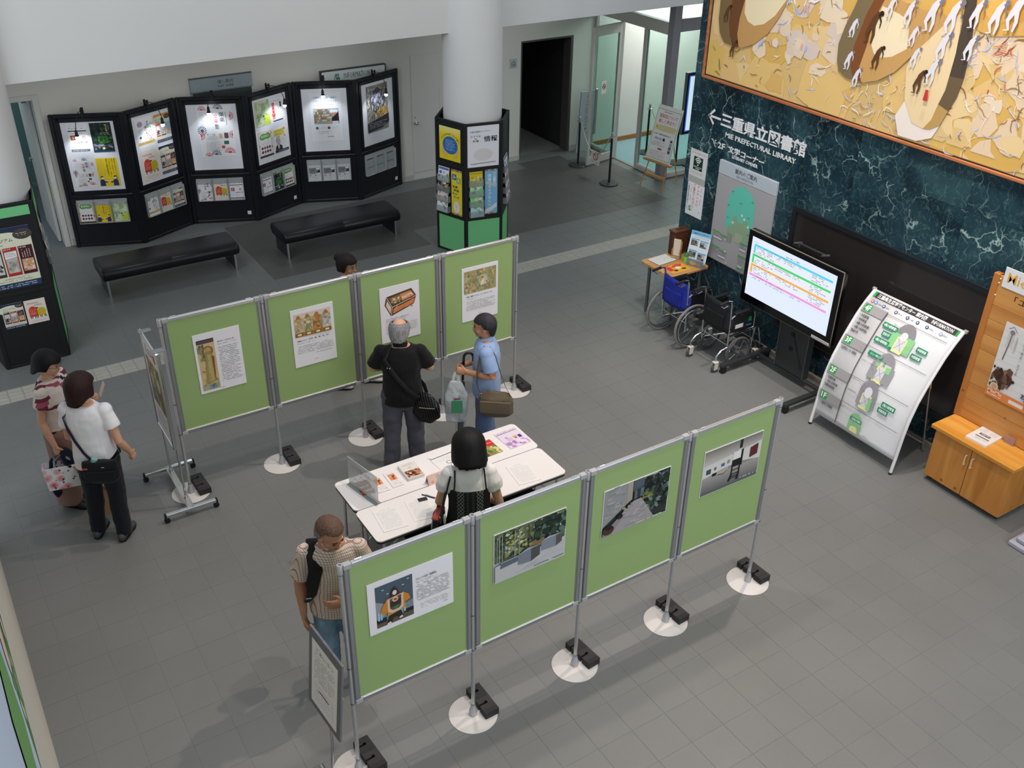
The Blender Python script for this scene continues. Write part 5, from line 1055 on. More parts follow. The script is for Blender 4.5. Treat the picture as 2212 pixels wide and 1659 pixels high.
# ================================================================== large painting on the marble wall
PSH = {
    'u1_dark': [(0.128, 0.924), (0.135, 0.837), (0.138, 0.645), (0.18, 0.502), (0.265, 0.412), (0.415, 0.399), (0.353, 0.489), (0.304, 0.629), (0.315, 0.866), (0.309, 0.952)],
    'u1_ring': [(0.309, 0.952), (0.315, 0.866), (0.304, 0.629), (0.348, 0.488), (0.435, 0.407), (0.556, 0.411), (0.726, 0.483), (0.907, 0.629), (1.031, 0.814), (1.12, 0.995), (1.159, 1.083)],
    'u1_shade': [(0.309, 0.952), (0.315, 0.866), (0.304, 0.629), (0.348, 0.488), (0.435, 0.407), (0.503, 0.405), (0.455, 0.538), (0.464, 0.716), (0.505, 0.896), (0.499, 0.981)],
    'u1_in': [(0.509, 0.982), (0.515, 0.898), (0.523, 0.77), (0.588, 0.694), (0.69, 0.666), (0.828, 0.708), (0.969, 0.818), (1.092, 0.99), (1.131, 1.078)],
    'u2_dark': [(2.01, 1.201), (1.962, 1.053), (1.899, 0.887), (1.854, 0.706), (1.871, 0.56), (1.914, 0.46), (2.015, 0.414), (2.124, 0.408), (2.049, 0.53), (2.046, 0.717), (2.122, 1.029), (2.187, 1.166), (2.203, 1.231)],
    'u2_ring': [(2.203, 1.231), (2.122, 1.029), (2.046, 0.717), (2.049, 0.53), (2.12, 0.423), (2.244, 0.417), (2.4, 0.473), (2.569, 0.589), (2.714, 0.76), (2.806, 0.879), (2.919, 1.016), (3.028, 1.149), (2.962, 1.173), (2.725, 1.169), (2.565, 1.191), (2.328, 1.25)],
    'u2_shade': [(2.203, 1.231), (2.122, 1.029), (2.046, 0.717), (2.049, 0.53), (2.12, 0.423), (2.209, 0.416), (2.157, 0.553), (2.194, 0.746), (2.218, 0.982), (2.306, 1.21)],
    'u2_in': [(2.286, 1.132), (2.246, 0.936), (2.248, 0.769), (2.294, 0.7), (2.38, 0.679), (2.503, 0.714), (2.652, 0.817), (2.623, 0.992), (2.619, 1.053), (2.481, 1.097), (2.362, 1.12)],
    'u3_face': [(2.871, 0.187), (3.004, 0.166), (3.087, 0.204), (3.139, 0.347), (3.17, 0.658), (3.149, 1.029), (3.134, 1.203), (2.955, 1.148), (2.841, 0.971), (2.723, 0.787), (2.688, 0.653), (2.739, 0.379)],
    'u3_dark1': [(3.231, 1.391), (3.247, 1.268), (3.267, 1.11), (3.293, 0.879), (3.293, 0.685), (3.149, 0.678), (3.158, 0.875), (3.153, 1.089), (3.141, 1.25), (3.119, 1.373)],
    'u3_dark2': [(3.293, 0.685), (3.269, 0.519), (3.22, 0.381), (3.104, 0.416), (3.141, 0.551), (3.149, 0.678)],
    'u3_dark3': [(3.22, 0.381), (3.17, 0.239), (3.079, 0.178), (3.004, 0.166), (3.07, 0.265), (3.104, 0.416)],
    'glow': [(2.754, 0.383), (2.871, 0.187), (3.005, 0.163), (3.17, 0.239), (3.115, 0.106), (2.961, 0.037), (2.75, 0.034), (2.672, 0.203)],
    'scallop0': [(3.154, 1.253), (3.132, 1.288), (3.091, 1.314), (3.036, 1.327), (2.977, 1.326), (2.92, 1.309), (2.877, 1.28), (2.852, 1.242), (2.851, 1.202), (2.874, 1.166), (2.917, 1.139), (2.973, 1.126), (3.033, 1.129), (3.089, 1.147), (3.131, 1.176), (3.154, 1.213)],
    'scallop1': [(3.381, 1.279), (3.363, 1.307), (3.33, 1.328), (3.287, 1.339), (3.24, 1.338), (3.197, 1.324), (3.163, 1.301), (3.144, 1.271), (3.144, 1.239), (3.162, 1.21), (3.196, 1.189), (3.24, 1.179), (3.287, 1.181), (3.331, 1.195), (3.363, 1.218), (3.381, 1.248)],
    'scallop2': [(3.604, 1.305), (3.584, 1.338), (3.547, 1.362), (3.498, 1.374), (3.446, 1.373), (3.397, 1.358), (3.359, 1.331), (3.339, 1.297), (3.339, 1.261), (3.36, 1.228), (3.398, 1.203), (3.448, 1.191), (3.501, 1.193), (3.549, 1.209), (3.586, 1.236), (3.605, 1.27)],
    'scallop3': [(3.785, 1.358), (3.762, 1.394), (3.721, 1.421), (3.667, 1.435), (3.609, 1.434), (3.555, 1.417), (3.514, 1.388), (3.491, 1.35), (3.492, 1.309), (3.515, 1.272), (3.558, 1.244), (3.613, 1.231), (3.672, 1.233), (3.725, 1.25), (3.765, 1.28), (3.786, 1.318)],
    'band': [(3.208, 1.261), (3.719, 1.369), (3.836, 1.158), (3.469, 1.078), (3.326, 1.097), (3.227, 1.149)],
}
PFIG =  [(0.418, 0.381, 1, 'b'), (0.263, 0.726, 1, 'b'), (2.002, 0.892, 1, 'w'), (2.016, 0.59, 1, 'w'), (2.147, 0.456, 1, 'w'), (2.227, 0.946, 1.6, 'b'), (2.345, 0.685, 1.2, 'b'), (2.695, 0.944, 1, 'w'), (2.759, 0.769, 1, 'w'), (3.02, 0.92, 1.4, 'w'), (2.974, 0.689, 1.3, 'w'), (2.859, 0.576, 1.2, 'b'), (2.847, 1.165, 1.6, 'w'), (3.055, 1.178, 1.6, 'w'), (3.277, 1.239, 1.3, 'w'), (3.47, 1.249, 1.5, 'w'), (3.629, 1.31, 1.6, 'w'), (2.611, 1.137, 1.2, 'w'), (2.402, 1.152, 1, 'w'), (3.296, 0.963, 1.2, 'w')]
pt = thing('wall_painting', 'huge gold abstract painting with U-shaped forms and small figures, framed on the green marble', 'painting', (8.2, 8.66, 2.93), R(-90))
PW_, PH_ = 6.6, 2.9
MB().bbox(0, PW_, -.045, 0, 0, PH_, .003).build('canvas', mat('canvas_gold', '#d9b676', .6, var=.08, scale=3), pt)
fr = MB()
for a in ((-.03, PW_ + .03, -.07, 0, -.03, 0), (-.03, PW_ + .03, -.07, 0, PH_, PH_ + .03), (-.03, 0, -.07, 0, 0, PH_), (PW_, PW_ + .03, -.07, 0, 0, PH_)): fr.bbox(*a, .004)
fr.build('frame', wood_mat('copper_frame', '#a8623a', '#c07a4c', 'X'), pt)
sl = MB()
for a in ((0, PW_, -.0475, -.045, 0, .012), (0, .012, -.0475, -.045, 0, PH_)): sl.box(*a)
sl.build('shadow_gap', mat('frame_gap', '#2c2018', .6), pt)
k = Ink(-.0476, .00025)
k.blobs(.02, .02, 4.6, 2.6, 160, ['#dcb566', '#e2bd78', '#d6ac5c', '#e4c48c', '#e0b97a', '#d9b06a'], .10, .32, 5)
k.blobs(.7, .35, 1.9, 1.4, 60, ['#e6d0b4', '#e0c9b0', '#d8c4b8', '#e2bd80'], .04, .14, 6); k.blobs(2.9, .1, 4.4, 1.2, 80, ['#e6c894', '#e2c8a8', '#dcbc80', '#e4d0b8'], .05, .16, 7)
def strokes(n, x0, z0, x1, z1, cols, seed, L=(.03, .14), wd=(.004, .013)):
    rg = random.Random(seed)
    for i in range(n):
        k.k += .06; x = rg.uniform(x0, x1); z = rg.uniform(z0, z1); a = rg.uniform(0, 6.28); q = rg.uniform(*L); P_ = [(x, z)]
        for j in range(4): a += rg.uniform(-.7, .7); x += q / 4 * math.cos(a); z += q / 4 * math.sin(a); P_.append((x, max(.014, z)))
        w0 = rg.uniform(*wd); k.stroke(P_, [w0 * .4, w0, w0, w0 * .8, w0 * .3], rg.choice(cols), False)
strokes(130, .10, .05, 2.0, 1.5, ['#f0e6da', '#b9bfe0', '#8a6a40', '#5a6a50', '#e8dcd4', '#a8824a', '#c4c8e4'], 11); strokes(90, 2.0, .03, 3.0, .55, ['#f0e6da', '#c4c8e4', '#b08a58', '#ead8c4'], 12)
strokes(170, 3.0, .05, 4.4, 1.3, ['#f2eae2', '#b4bce4', '#8a6244', '#e6d2c0', '#a04a30', '#c8cce6', '#9a7a50'], 13, (.04, .2)); strokes(40, .85, .55, 1.5, 1.4, ['#a8b8f0', '#c8ccec', '#f0e8e8', '#d8b0a8'], 14, (.05, .2), (.01, .03))
k.poly(PSH['glow'], '#ecdfd6'); k.poly(PSH['band'], '#d6a658')
for i in range(4): k.poly(PSH['scallop%d' % i], ['#dca84c', '#d8a04a', '#e0b05a', '#d69c48'][i])
for nm, c_ in (('u1_dark', '#7d6440'), ('u1_ring', '#c1935a'), ('u1_shade', '#6e4524'), ('u1_in', '#ecdab4'), ('u2_dark', '#7c6a4c'), ('u3_face', '#e8cea2'), ('u2_ring', '#c79a5e'), ('u2_shade', '#7c4a26'), ('u2_in', '#efdcb8'), ('u3_dark1', '#4d4238'), ('u3_dark2', '#6b5740'), ('u3_dark3', '#bb9659')): k.poly(PSH[nm], c_)
strokes(7, 3.60, .75, 3.68, 1.1, ['#c8603c', '#d88a58'], 15, (.08, .18), (.008, .014))
def figure(x, z, s, c_):
    """small bending human figure"""
    q = .062 * s; A, B = ('#dcd8de', '#7c7884') if c_ == 'w' else ('#5c3c20', '#2e1c10')
    k.poly([(x - .5 * q, z - .2 * q), (x - .2 * q, z + .7 * q), (x + .35 * q, z + 1.35 * q), (x + .75 * q, z + 1.25 * q), (x + .45 * q, z + .6 * q), (x + .25 * q, z - .2 * q)], A)
    k.disc(x + .78 * q, z + 1.22 * q, .26 * q, B, .26 * q, 10); k.stroke([(x + .5 * q, z + 1.1 * q), (x + .85 * q, z + .5 * q), (x + .8 * q, z - .1 * q)], [.2 * q, .16 * q, .08 * q], B if s > 1.1 else A)
    k.stroke([(x - .2 * q, z), (x - .55 * q, z - .8 * q), (x - .3 * q, z - 1.5 * q), (x - .75 * q, z - 1.6 * q)], [.5 * q, .36 * q, .24 * q, .1 * q], A); k.stroke([(x + .1 * q, z), (x + .25 * q, z - .8 * q), (x + .1 * q, z - 1.6 * q)], [.45 * q, .32 * q, .16 * q], A)
for f in PFIG: figure(*f)
k.poly([(2.95, .42), (3.0, .42), (2.99, .52), (2.96, .52)], '#c23a30'); k.make('painted_surface', pt)
# ================================================================== wheelchairs (facing the wall)
CHR = MATS['chrome']; TYRE = mat('grey_tyre', '#7d7a74', .7); TYRK = mat('dark_tyre', '#4a4a4a', .7); SPK = mat('spoke_steel', '#9aa0a4', .3, .9)
def wheel(par, c, rad, tyre, handrim=True, nsp=16, rt=.014, name='wheel'):
    o = MB().ring(c, (0, 1, 0), rad - rt, rt, 40, 8).build(name, tyre, par)
    s = MB().ring(c, (0, 1, 0), rad - 2.4 * rt, .007, 40, 6); c = Vector(c)
    for i in range(nsp):
        a = 2 * math.pi * i / nsp; s.cyl(c + Vector((.02 * math.cos(a + 1.2), (.02 if i % 2 else -.02), .02 * math.sin(a + 1.2))), c + Vector(((rad - 2.4 * rt) * math.cos(a), 0, (rad - 2.4 * rt) * math.sin(a))), .0014, n=5)
    s.cyl(c + Vector((0, -.03, 0)), c + Vector((0, .03, 0)), .02, n=14); s.build('spokes_and_rim', SPK, o)
    return o
def wheelchair(label, loc, cloth, big, rz=0.0):
    t = thing('wheelchair', label, 'wheelchair', loc, rz); W = .215
    fr = MB()
    for s in (-1, 1):
        y = s * W
        fr.tube([(-.24, y, .875), (-.12, y, .885), (-.075, y, .87), (-.06, y, .82), (-.05, y, .45), (-.04, y, .20)], .0115, 10)          # back post and handle
        fr.tube([(-.05, y, .64), (.02, y, .68), (.26, y, .68), (.31, y, .66), (.33, y, .60), (.33, y, .42)], .0105, 10)                  # armrest loop
        fr.tube([(-.05, y, .42), (.36, y, .45), (.42, y, .42), (.50, y, .14), (.53, y, .10)], .0115, 10)                                    # seat tube and foot hanger
        fr.tube([(-.04, y, .20), (.34, y, .20), (.36, y, .44)], .0105, 10)
        fr.tube([(-.24, y, .86), (-.19, y, .815), (-.13, y, .83)], .006, 6)                                                          # brake lever
    fr.cyl((.0, -W, .22), (.30, W, .42), .009, n=8); fr.cyl((.0, W, .22), (.30, -W, .42), .009, n=8); fr.cyl((-.03, -W, .30), (-.03, W, .30), .009, n=8)
    fr.build('frame', CHR, t)
    for s in (-1, 1):
        MB().cyl((-.26, s * W, .874), (-.135, s * W, .886), .017, n=12).build('handle_grip', BLACKM, t)
        MB().bbox(.0, .29, s * W - .025, s * W + .025, .685, .715, .01).build('armrest', BLACKM, t)
        MB().bbox(.0, .32, s * W - .004, s * W + .004, .47, .66, .003).build('side_guard', cloth if not big else BLACKM, t)
        MB().bbox(.46, .60, s * .11 - .07, s * .11 + .07, .095, .11, .004).build('footplate', BLACKM, t)
    n = 9; vs = []; F = []
    for j in range(7):
        z = .46 + j * .058
        for i in range(n): q = i / (n - 1) * 2 - 1; vs.append((-.052 - .035 * (1 - q * q) - .0 * j, q * W * .99, z))
    for j in range(6):
        for i in range(n - 1): F.append((j * n + i, j * n + i + 1, (j + 1) * n + i + 1, (j + 1) * n + i))
    o = MB().add(vs, F).build('backrest', cloth, t); m_ = o.modifiers.new('thickness', 'SOLIDIFY'); m_.thickness = .016
    MB().bbox(-.03, .38, -W + .01, W - .01, .435, .475, .015).build('seat', cloth, t)
    MB().bbox(-.105, -.085, -.14, .14, .50, .66, .008).build('back_pocket', cloth if big else BLACKM, t)
    if big:
        for s in (-1, 1):
            w_ = wheel(t, (.02, s * (W + .045), .278), .278, TYRE); MB().ring((.02, s * (W + .075), .278), (0, 1, 0), .235, .007, 36, 6).build('hand_rim', CHR, w_)
        cs = (.36,)
    else:
        for s in (-1, 1): wheel(t, (.10, s * (W + .03), .195), .195, TYRK, nsp=12, rt=.017)
        cs = (-.20, .42)
    for x in cs:
        for s in (-1, 1):
            y = s * W; c = MB().ring((x, y, .055), (0, 1, 0), .038, .017, 20, 8).build('caster', TYRK, t)
            MB().cyl((x, y - .014, .055), (x, y + .014, .055), .03, n=14).bbox(x - .03, x + .03, y - .026, y - .018, .04, .13, .004).bbox(x - .03, x + .03, y + .018, y + .026, .04, .13, .004).bbox(x - .032, x + .032, y - .028, y + .028, .12, .14, .006).build('fork', mat('fork_cream', '#c8c4b8', .5), c)
            MB().tube([(x, y, .14), (x, y, .20), (x + (.06 if x < 0 else -.04), y, .26), (x + (.15 if x < 0 else -.06), y, .28)], .012, 8).build('caster_arm', CHR, c)
    return t
BLUEC = mat('royal_blue_nylon', '#1c2c9a', .6, var=.1, bump=.1, bscale=60); BLKC = mat('black_nylon', '#16171b', .65, var=.1, bump=.1, bscale=60)
wheelchair('blue-backed wheelchair with large spoked wheels beside the desk', (7.46, 7.93, 0), BLUEC, True)
wc = wheelchair('black wheelchair with small wheels beside the screen stand', (7.52, 7.27, 0), BLKC, False)
MB().bbox(.03, .15, -.2215, -.2195, .50, .55, .0008).build('name_label', mat('label_white', '#d8d4d4', .5), wc)
k = Ink(-.2212, .0002); center_logo(k, .22, .55, .06, '#1f9a58'); k.rect(.20, .50, .28, .515, '#4a7ac0'); k.make('side_mark', wc)
# ================================================================== screen on its trolley
tv = thing('display_screen', 'large flat screen showing a coloured timetable on a black trolley stand', 'screen', (7.75, 6.55, 0), RM)
STB = mat('trolley_black', '#3a3b3d', .45, .3, var=.05); BZ = mat('gloss_black_bezel', '#0a0a0c', .18, var=0)
MB().bbox(-.67, .67, -.02, .06, .775, 1.625, .006).build('bezel', BZ, tv); MB().bbox(-.675, .675, -.014, .0, .77, 1.63, .003).build('edge_band', mat('champagne_edge', '#b8a894', .3, .7), tv)
MB().box(-.605, .605, -.0208, -.0199, .875, 1.565).build('screen_glass', mat('screen_backing', '#101014', .3, var=0), tv, smooth=0)
k = Ink(-.0212, .0003, -.605, .875, 1.21, .69); k.rect(0, 0, 1, 1, '#dfe9fb'); k.text('本日の催しのご案内', .42, .905, .58, .93, '#4a4a5a', .01); k.lines(.03, .915, .10, .93, 1, '#7a7a8a', .7, .9, 2); k.rect(.035, .36, .965, .895, '#e8edf8')
zt = .895
for c_, rows in (('#58d0ea', 4), ('#48d46c', 4), ('#f0b050', 4), ('#f098d8', 0)):
    k.rect(.035, zt - .036, .965, zt, c_); k.lines(.06, zt - .030, .45, zt - .008, 1, '#3a5a6a', .6, .7, int(zt * 90))
    if rows:
        k.rect(.035, zt - .036 - rows * .030, .058, zt - .036, c_)
        for r_ in range(rows):
            z_ = zt - .036 - (r_ + 1) * .030; k.rect(.058, z_, .965, z_ + .0022, '#b4b8c8'); k.lines(.07, z_ + .006, .30, z_ + .026, 1, '#55586a', .7, .55, r_ + int(zt * 50)); k.lines(.32, z_ + .006, .62, z_ + .026, 1, '#55586a', .7, .6 * (r_ < 2), r_ + int(zt * 60)); k.lines(.74, z_ + .006, .93, z_ + .026, 1, '#55586a', .7, .6, r_ + int(zt * 70))
    zt -= .036 + rows * .030 + .008
k.rect(.035, zt - .03, .965, zt - .028, '#b4b8c8'); k.lines(.06, zt - .025, .8, zt - .005, 1, '#6a6c7c', .7, .35, 9)
k.make('screen_picture', tv, colmat('lit_screen', .3, .3, 1.05))
MB().bbox(.42, .665, -.022, -.0195, .785, .815, .0005).build('name_label', mat('label_white', '#d8d4d4', .5), tv); k = Ink(-.0222, .0002); k.lines(.43, .79, .65, .81, 1, '#55565c', .6, .9, 3); k.make('bezel_lettering', tv)
MB().bbox(-.16, .26, .165, .245, .10, 1.35, .004).build('column', STB, tv); MB().bbox(-.17, -.155, .155, .25, .10, 1.35, .003).bbox(.255, .27, .155, .25, .10, 1.35, .003).build('column_edges', mat('trolley_grey', '#55585c', .4, .4), tv)
MB().bbox(-.2, .2, .06, .17, 1.0, 1.4, .004).build('bracket', STB, tv)
for z in (.58, .40): MB().cyl((.03, .1645, z), (.03, .163, z), .030, n=20).build('cable_hole', mat('hole_black', '#0c0c0d', .6), tv)
MB().tube([(.04, .160, .60), (.10, .158, .46), (.22, .158, .22)], .003, 6).build('cable', BLACKM, tv)
MB().bbox(-.45, .55, .165, .205, .075, .115, .004).build('crossbar', STB, tv)
for x in (-.44, .54):
    MB().bbox(x - .03, x + .03, -.40, .36, .085, .125, .004).build('leg', STB, tv)
    for y in (-.36, .32):
        MB().cyl((x - .022, y, .035), (x + .022, y, .035), .035, n=18).cyl((x, y, .04), (x, y, .09), .014, n=10).bbox(x - .03, x + .03, y - .03, y + .03, .055, .085, .008).build('caster', BLACKM, tv)
# trolley handle in front of the dark panel
MB().bbox(-.17, .22, .21, .235, 1.575, 1.60, .005).cyl((-.19, .17, 1.59), (-.15, .25, 1.59), .016, n=10).cyl((.20, .17, 1.59), (.24, .25, 1.59), .016, n=10).bbox(-.16, -.13, .20, .235, 1.30, 1.58, .004).bbox(.18, .21, .20, .235, 1.30, 1.58, .004).build('push_handle', STB, tv)
# ================================================================== curved floor guide board
WHT = mat('white_lacquer', '#e2e2e4', .35, var=.01)
ib = thing('floor_guide_board', 'white curved floor guide board standing on two feet beside the screen', 'information board', (7.47, 5.19, 0), RM)
prof = [(0, 0), (.012, .10), (.022, .158), (.036, .28), (.055, .44), (.085, .60), (.145, .78), (.225, .94), (.30, 1.07), (.39, 1.215), (.49, 1.335), (.60, 1.44)]
def pc(s):
    """point on the curved profile at arc length fraction"""
    L = [0]
    for i in range(len(prof) - 1): L.append(L[-1] + math.dist(prof[i], prof[i + 1]))
    q = s * L[-1]
    for i in range(len(prof) - 1):
        if q <= L[i + 1] or i == len(prof) - 2:
            f = (q - L[i]) / (L[i + 1] - L[i]); a, b = prof[i], prof[i + 1]
            return (a[0] + (b[0] - a[0]) * f, a[1] + (b[1] - a[1]) * f)
BW = .54
for s in (-1, 1):
    MB().tube([(s * (BW - .012), y, z) for y, z in [pc(i / 30) for i in range(31)]], .016, 8).build('side_tube', WHT, ib)
    MB().cyl((s * (BW - .012), 0, 0), (s * (BW - .012), .002, .02), .019, n=12).build('foot', BLACKM, ib)
    MB().tube([(s * (BW - .10), .36, 1.15), (s * (BW - .10), .60, .02)], .011, 8).build('rear_leg', CHR, ib)
MB().tube([(-BW + .10, .585, .10), (BW - .10, .585, .10)], .009, 8).build('rear_brace', CHR, ib)
S0, S1 = .095, 1.0; vs = []; F = []; N = 26
for i in range(N + 1):
    y, z = pc(S0 + (S1 - S0) * i / N); vs += [(-BW + .012, y - .004, z), (BW - .012, y - .004, z)]
F = [(2 * i, 2 * i + 1, 2 * i + 3, 2 * i + 2) for i in range(N)]
o = MB().add(vs, F).build('panel', WHT, ib); m_ = o.modifiers.new('thickness', 'SOLIDIFY'); m_.thickness = .008; m_.offset = -1
for s in (-1, 1): y, z = pc(1.0); MB().bbox(s * BW - .02 if s < 0 else BW - .022, -BW + .022 if s < 0 else BW + .02, y - .018, y + .012, z - .02, z + .012, .004).build('corner_cap', mat('cap_grey', '#a8a8aa', .4), ib)
def plan(k, x, z, s, arch, wing, core='#e8e6a0', half=False):
    n0 = len(k.v); plan_(k, x, z, s, arch, wing, core)
    k.v[n0:] = [(x + (a - x) * 1.45, b, c) for a, b, c in k.v[n0:]]
def plan_(k, x, z, s, arch, wing, core):
    if arch: k.poly([(x - .075 * s, z), (x - .075 * s, z + .10 * s)] + [(x - .075 * s * math.cos(R(a)), z + .10 * s + .085 * s * math.sin(R(a))) for a in range(0, 181, 15)] + [(x + .075 * s, z)], arch)
    if wing: k.rect(x - .095 * s, z - .01 * s, x - .03 * s, z + .10 * s, wing); k.rect(x + .03 * s, z - .01 * s, x + .095 * s, z + .10 * s, wing)
    k.rect(x - .042 * s, z - .02 * s, x + .042 * s, z + .085 * s, core); k.rect(x - .03 * s, z, x + .03 * s, z + .075 * s, '#d4d4dc'); k.stroke([(x - .03 * s, z), (x + .03 * s, z + .075 * s)], .0025, '#8a8a94'); k.stroke([(x + .03 * s, z), (x - .03 * s, z + .075 * s)], .0025, '#8a8a94')
k = Ink(0, .0003); BK = '#3a3638'; GN = '#2c9a4a'; GT = '#1d8a62'
# artwork drawn flat (x across, z = arc fraction), then bent onto the profile
k.rect(-.50, .945, .50, .985, BK); k.rect(-.50, .945, -.475, .985, GN); k.rect(.475, .945, .50, .985, GN); k.text('三重県生涯学習センター 案内図', -.45, .950, .14, .981, '#f0f0f0', .025); k.text('INFORMATION', .20, .952, .44, .978, '#f0f0f0', .02)
for i, (x, c_) in enumerate(((-.46, '#c83a44'), (-.42, '#3a8ac8'), (-.32, '#2c3c9c'), (-.17, '#3c4a8c'), (-.03, '#1c2c5c'), (.09, '#1c2c5c'), (.20, '#1c2c5c'), (.36, '#9aa0c0'))): k.disc(x, .918, .017, c_, .011); k.disc(x, .918, .008, '#e8e8ee', .006); k.lines(x + .025, .911, x + .075, .924, 1, '#8a8a94', .6, .8 if i > 0 else 0, i)
for i, (f_, z1, rows) in enumerate((('4F', .895, ['・大研修室', '・中研修室', '・4階小研修室1', '・4階小研修室2', '放送大学']), ('3F', .665, ['生涯学習センター事務室']), ('2F', .455, ['・視聴覚室', '・2階小研修室', '図書館事務室']), ('1F', .275, ['・三重県立図書館']))):
    k.rect(-.515, z1 - .06, -.24, z1, '#a09c9e'); k.rect(-.495, z1 - .055, -.41, z1 - .004, GN); k.text(f_, -.485, z1 - .048, -.42, z1 - .010, '#f0f4f0', .03)
    for j, s in enumerate(rows): k.text(s, -.49, z1 - .094 - j * .027, -.49 + .022 * len(s) * (1.0 if i != 1 else .8), z1 - .074 - j * .027, '#33333a', .012)
k.k += 1
for i in range(26): k.rect(-.238, .115 + i * .03, -.229, .145 + i * .03, '#4a4a50', False)
for z in (.885, .665, .455, .275): k.rect(-.23, z - .002, .47, z + .001, '#7a7a84')
plan(k, .07, .715, .95, '#8c8a8e', '#8fce92'); k.disc(.07, .805, .04, '#e4e4ec', .026); k.rect(-.02, .695, .015, .715, GT)
for s, x, z, w_ in (('4階小研修室1', -.20, .805, .17), ('放送大学', -.16, .755, .10), ('4階小研修室2', -.20, .705, .17), ('中研修室', .25, .76, .12), ('大研修室', .23, .71, .12)): k.rect(x, z, x + w_, z + .032, GT); k.text(s, x + .012, z + .006, x + w_ - .012, z + .026, '#eef4f0', .02)
k.rect(-.18, .615, .0, .645, GT); k.text('メルシュー美術コーナー', -.155, .622, -.01, .638, '#e8f4ec', .01); plan(k, .05, .505, .95, '#97959a', '#9a9a9e'); k.rect(.0, .585, .13, .61, '#d8d2cc'); k.rect(-.04, .575, -.005, .60, '#8fce92'); k.rect(.085, .56, .14, .60, '#8fce92'); center_logo(k, .03, .59, .03, '#3aa068')
plan(k, .03, .315, .95, '#97959a', None); k.disc(.03, .41, .045, '#dcdce4', .035); k.rect(.06, .305, .105, .38, '#8fce92')
for s, x, z, w_ in (('2階小研修室', .21, .375, .16), ('視聴覚室', .19, .335, .12)): k.rect(x, z, x + w_, z + .032, GT); k.text(s, x + .012, z + .006, x + w_ - .012, z + .026, '#eef4f0', .02)
k.poly([(-.075, .13), (-.075, .20)] + [(.0 - .075 * math.cos(R(a)), .20 + .055 * math.sin(R(a))) for a in range(0, 181, 15)] + [(.075, .13)], '#8fc492'); k.poly([(-.04, .125), (-.04, .15), (-.015, .165), (.03, .165), (.05, .145), (.05, .125)], '#e4e29c'); k.rect(-.065, .198, .075, .222, GT); k.text('三重県立図書館', -.055, .202, .065, .218, '#eef4f0', .02)
for s, x0, z0, x1 in (('談話コーナー', -.09, .838, .0), ('生涯学習センター事務室', -.20, .565, -.06), ('文学コーナー', -.20, .44, -.10), ('図書館事務室', -.20, .365, -.10), ('図書館サービスカウンター', -.21, .245, -.05), ('夜間ポスト', .13, .135, .20)): k.text(s, x0, z0, x1, z0 + .012, '#77777f', .0)
for a, b in (((.0, .84), (.06, .80)), ((-.06, .56), (-.03, .545)), ((-.10, .44), (-.01, .41)), ((-.10, .37), (-.05, .35)), ((-.05, .245), (.0, .17)), ((.08, .13), (.13, .14)), ((.13, .75), (.25, .775)), ((.13, .72), (.23, .725)), ((.10, .36), (.21, .39))): k.stroke([a, b], .002, '#9a9aa4')
vv = []
for x, y, z in k.v:
    p0 = pc(min(1, max(0, z))); p1 = pc(min(1, max(0, z + .01)) if z < .985 else .999); q0 = pc(max(0, min(1, z) - .01)); d = Vector((0, p1[0] - q0[0], p1[1] - q0[1])).normalized(); nrm = Vector((0, -d.z, d.y)); pp = Vector((x, p0[0], p0[1])) + nrm * (.0048 - y)
    vv.append(tuple(pp))
k.v = vv; k.make('board_print', ib)
# ================================================================== wooden notice cabinet
CW = wood_mat('pine_front', '#b5732e', '#cf8f45', 'Z', .55); CWX = wood_mat('pine_boards', '#b87a3c', '#cf9450', 'X', .55); CT = wood_mat('pine_top', '#c8872e', '#dba04a', 'X', .5)
cb = thing('notice_cabinet', 'low pine cabinet with two doors and a tall planked back board', 'cabinet', (7.70, 4.05, 0), RM)
MB().bbox(-.405, .405, .012, .46, .05, .595, .003).build('carcass', CW, cb); MB().bbox(-.44, .44, -.045, .47, .595, .635, .004).build('top', CT, cb)
for s in (-1, 1):
    d_ = MB().bbox(min(s * .003, s * .402), max(s * .003, s * .402), -.008, .012, .06, .59, .003).build('door', CW, cb)
    MB().tube([(s * .035, -.008, .40), (s * .035, -.032, .40), (s * .035, -.032, .50), (s * .035, -.008, .50)], .0065, 8).build('handle', mat('cream_handle', '#d8c49c', .4), d_)
for x in (-.37, .37):
    for y in (.06, .40): MB().cyl((x - .012, y, .022), (x + .012, y, .022), .022, n=16).cyl((x, y, .03), (x, y, .055), .01, n=10).bbox(x - .025, x + .025, y - .02, y + .02, .045, .053, .002).build('caster', mat('caster_dark', '#3c3e40', .4, .5), cb)
for x in (-.425, .425): MB().bbox(x - .03, x + .03, .29, .35, .635, 2.13, .004).build('post', wood_mat('pine_post', '#a8622c', '#bd7838', 'Z', .55), cb)
zp = [.64, .85, .94, 1.19, 1.375, 1.535, 1.69, 1.83, 2.02]
zp = [.64, .84, 1.01, 1.19, 1.375, 1.535, 1.69, 1.83, 2.12]
for i in range(len(zp) - 1): MB().bbox(-.397, .397, .302, .328, zp[i] + .0015, zp[i + 1] - .0015, .002).build('plank', CWX, cb)
hb = thing('header_sign', 'white header sign with orange lettering on the pine board', 'sign', (8.0, 4.05, 2.03), RM)
MB().bbox(-.36, .42, -.008, 0, 0, .19, .002).build('plate', WHT, hb); k = Ink(-.0085, .0003); k.text('MieMu', -.32, .055, .02, .15, '#e0a84a', .012); k.make('lettering', hb)
k = Ink(.3012, .0003); k.text('「エ', -.21, 1.93, -.08, 1.99, '#3a2a1c', .008)
k.make('board_lettering', cb)
for x, z in ((-.385, 2.09), (-.39, 2.05), (-.392, 1.93)): MB().ball((x, .298, z), .008, 10, 6).build('push_pin', mat('pin_cream', '#e0d4b8', .4), cb)
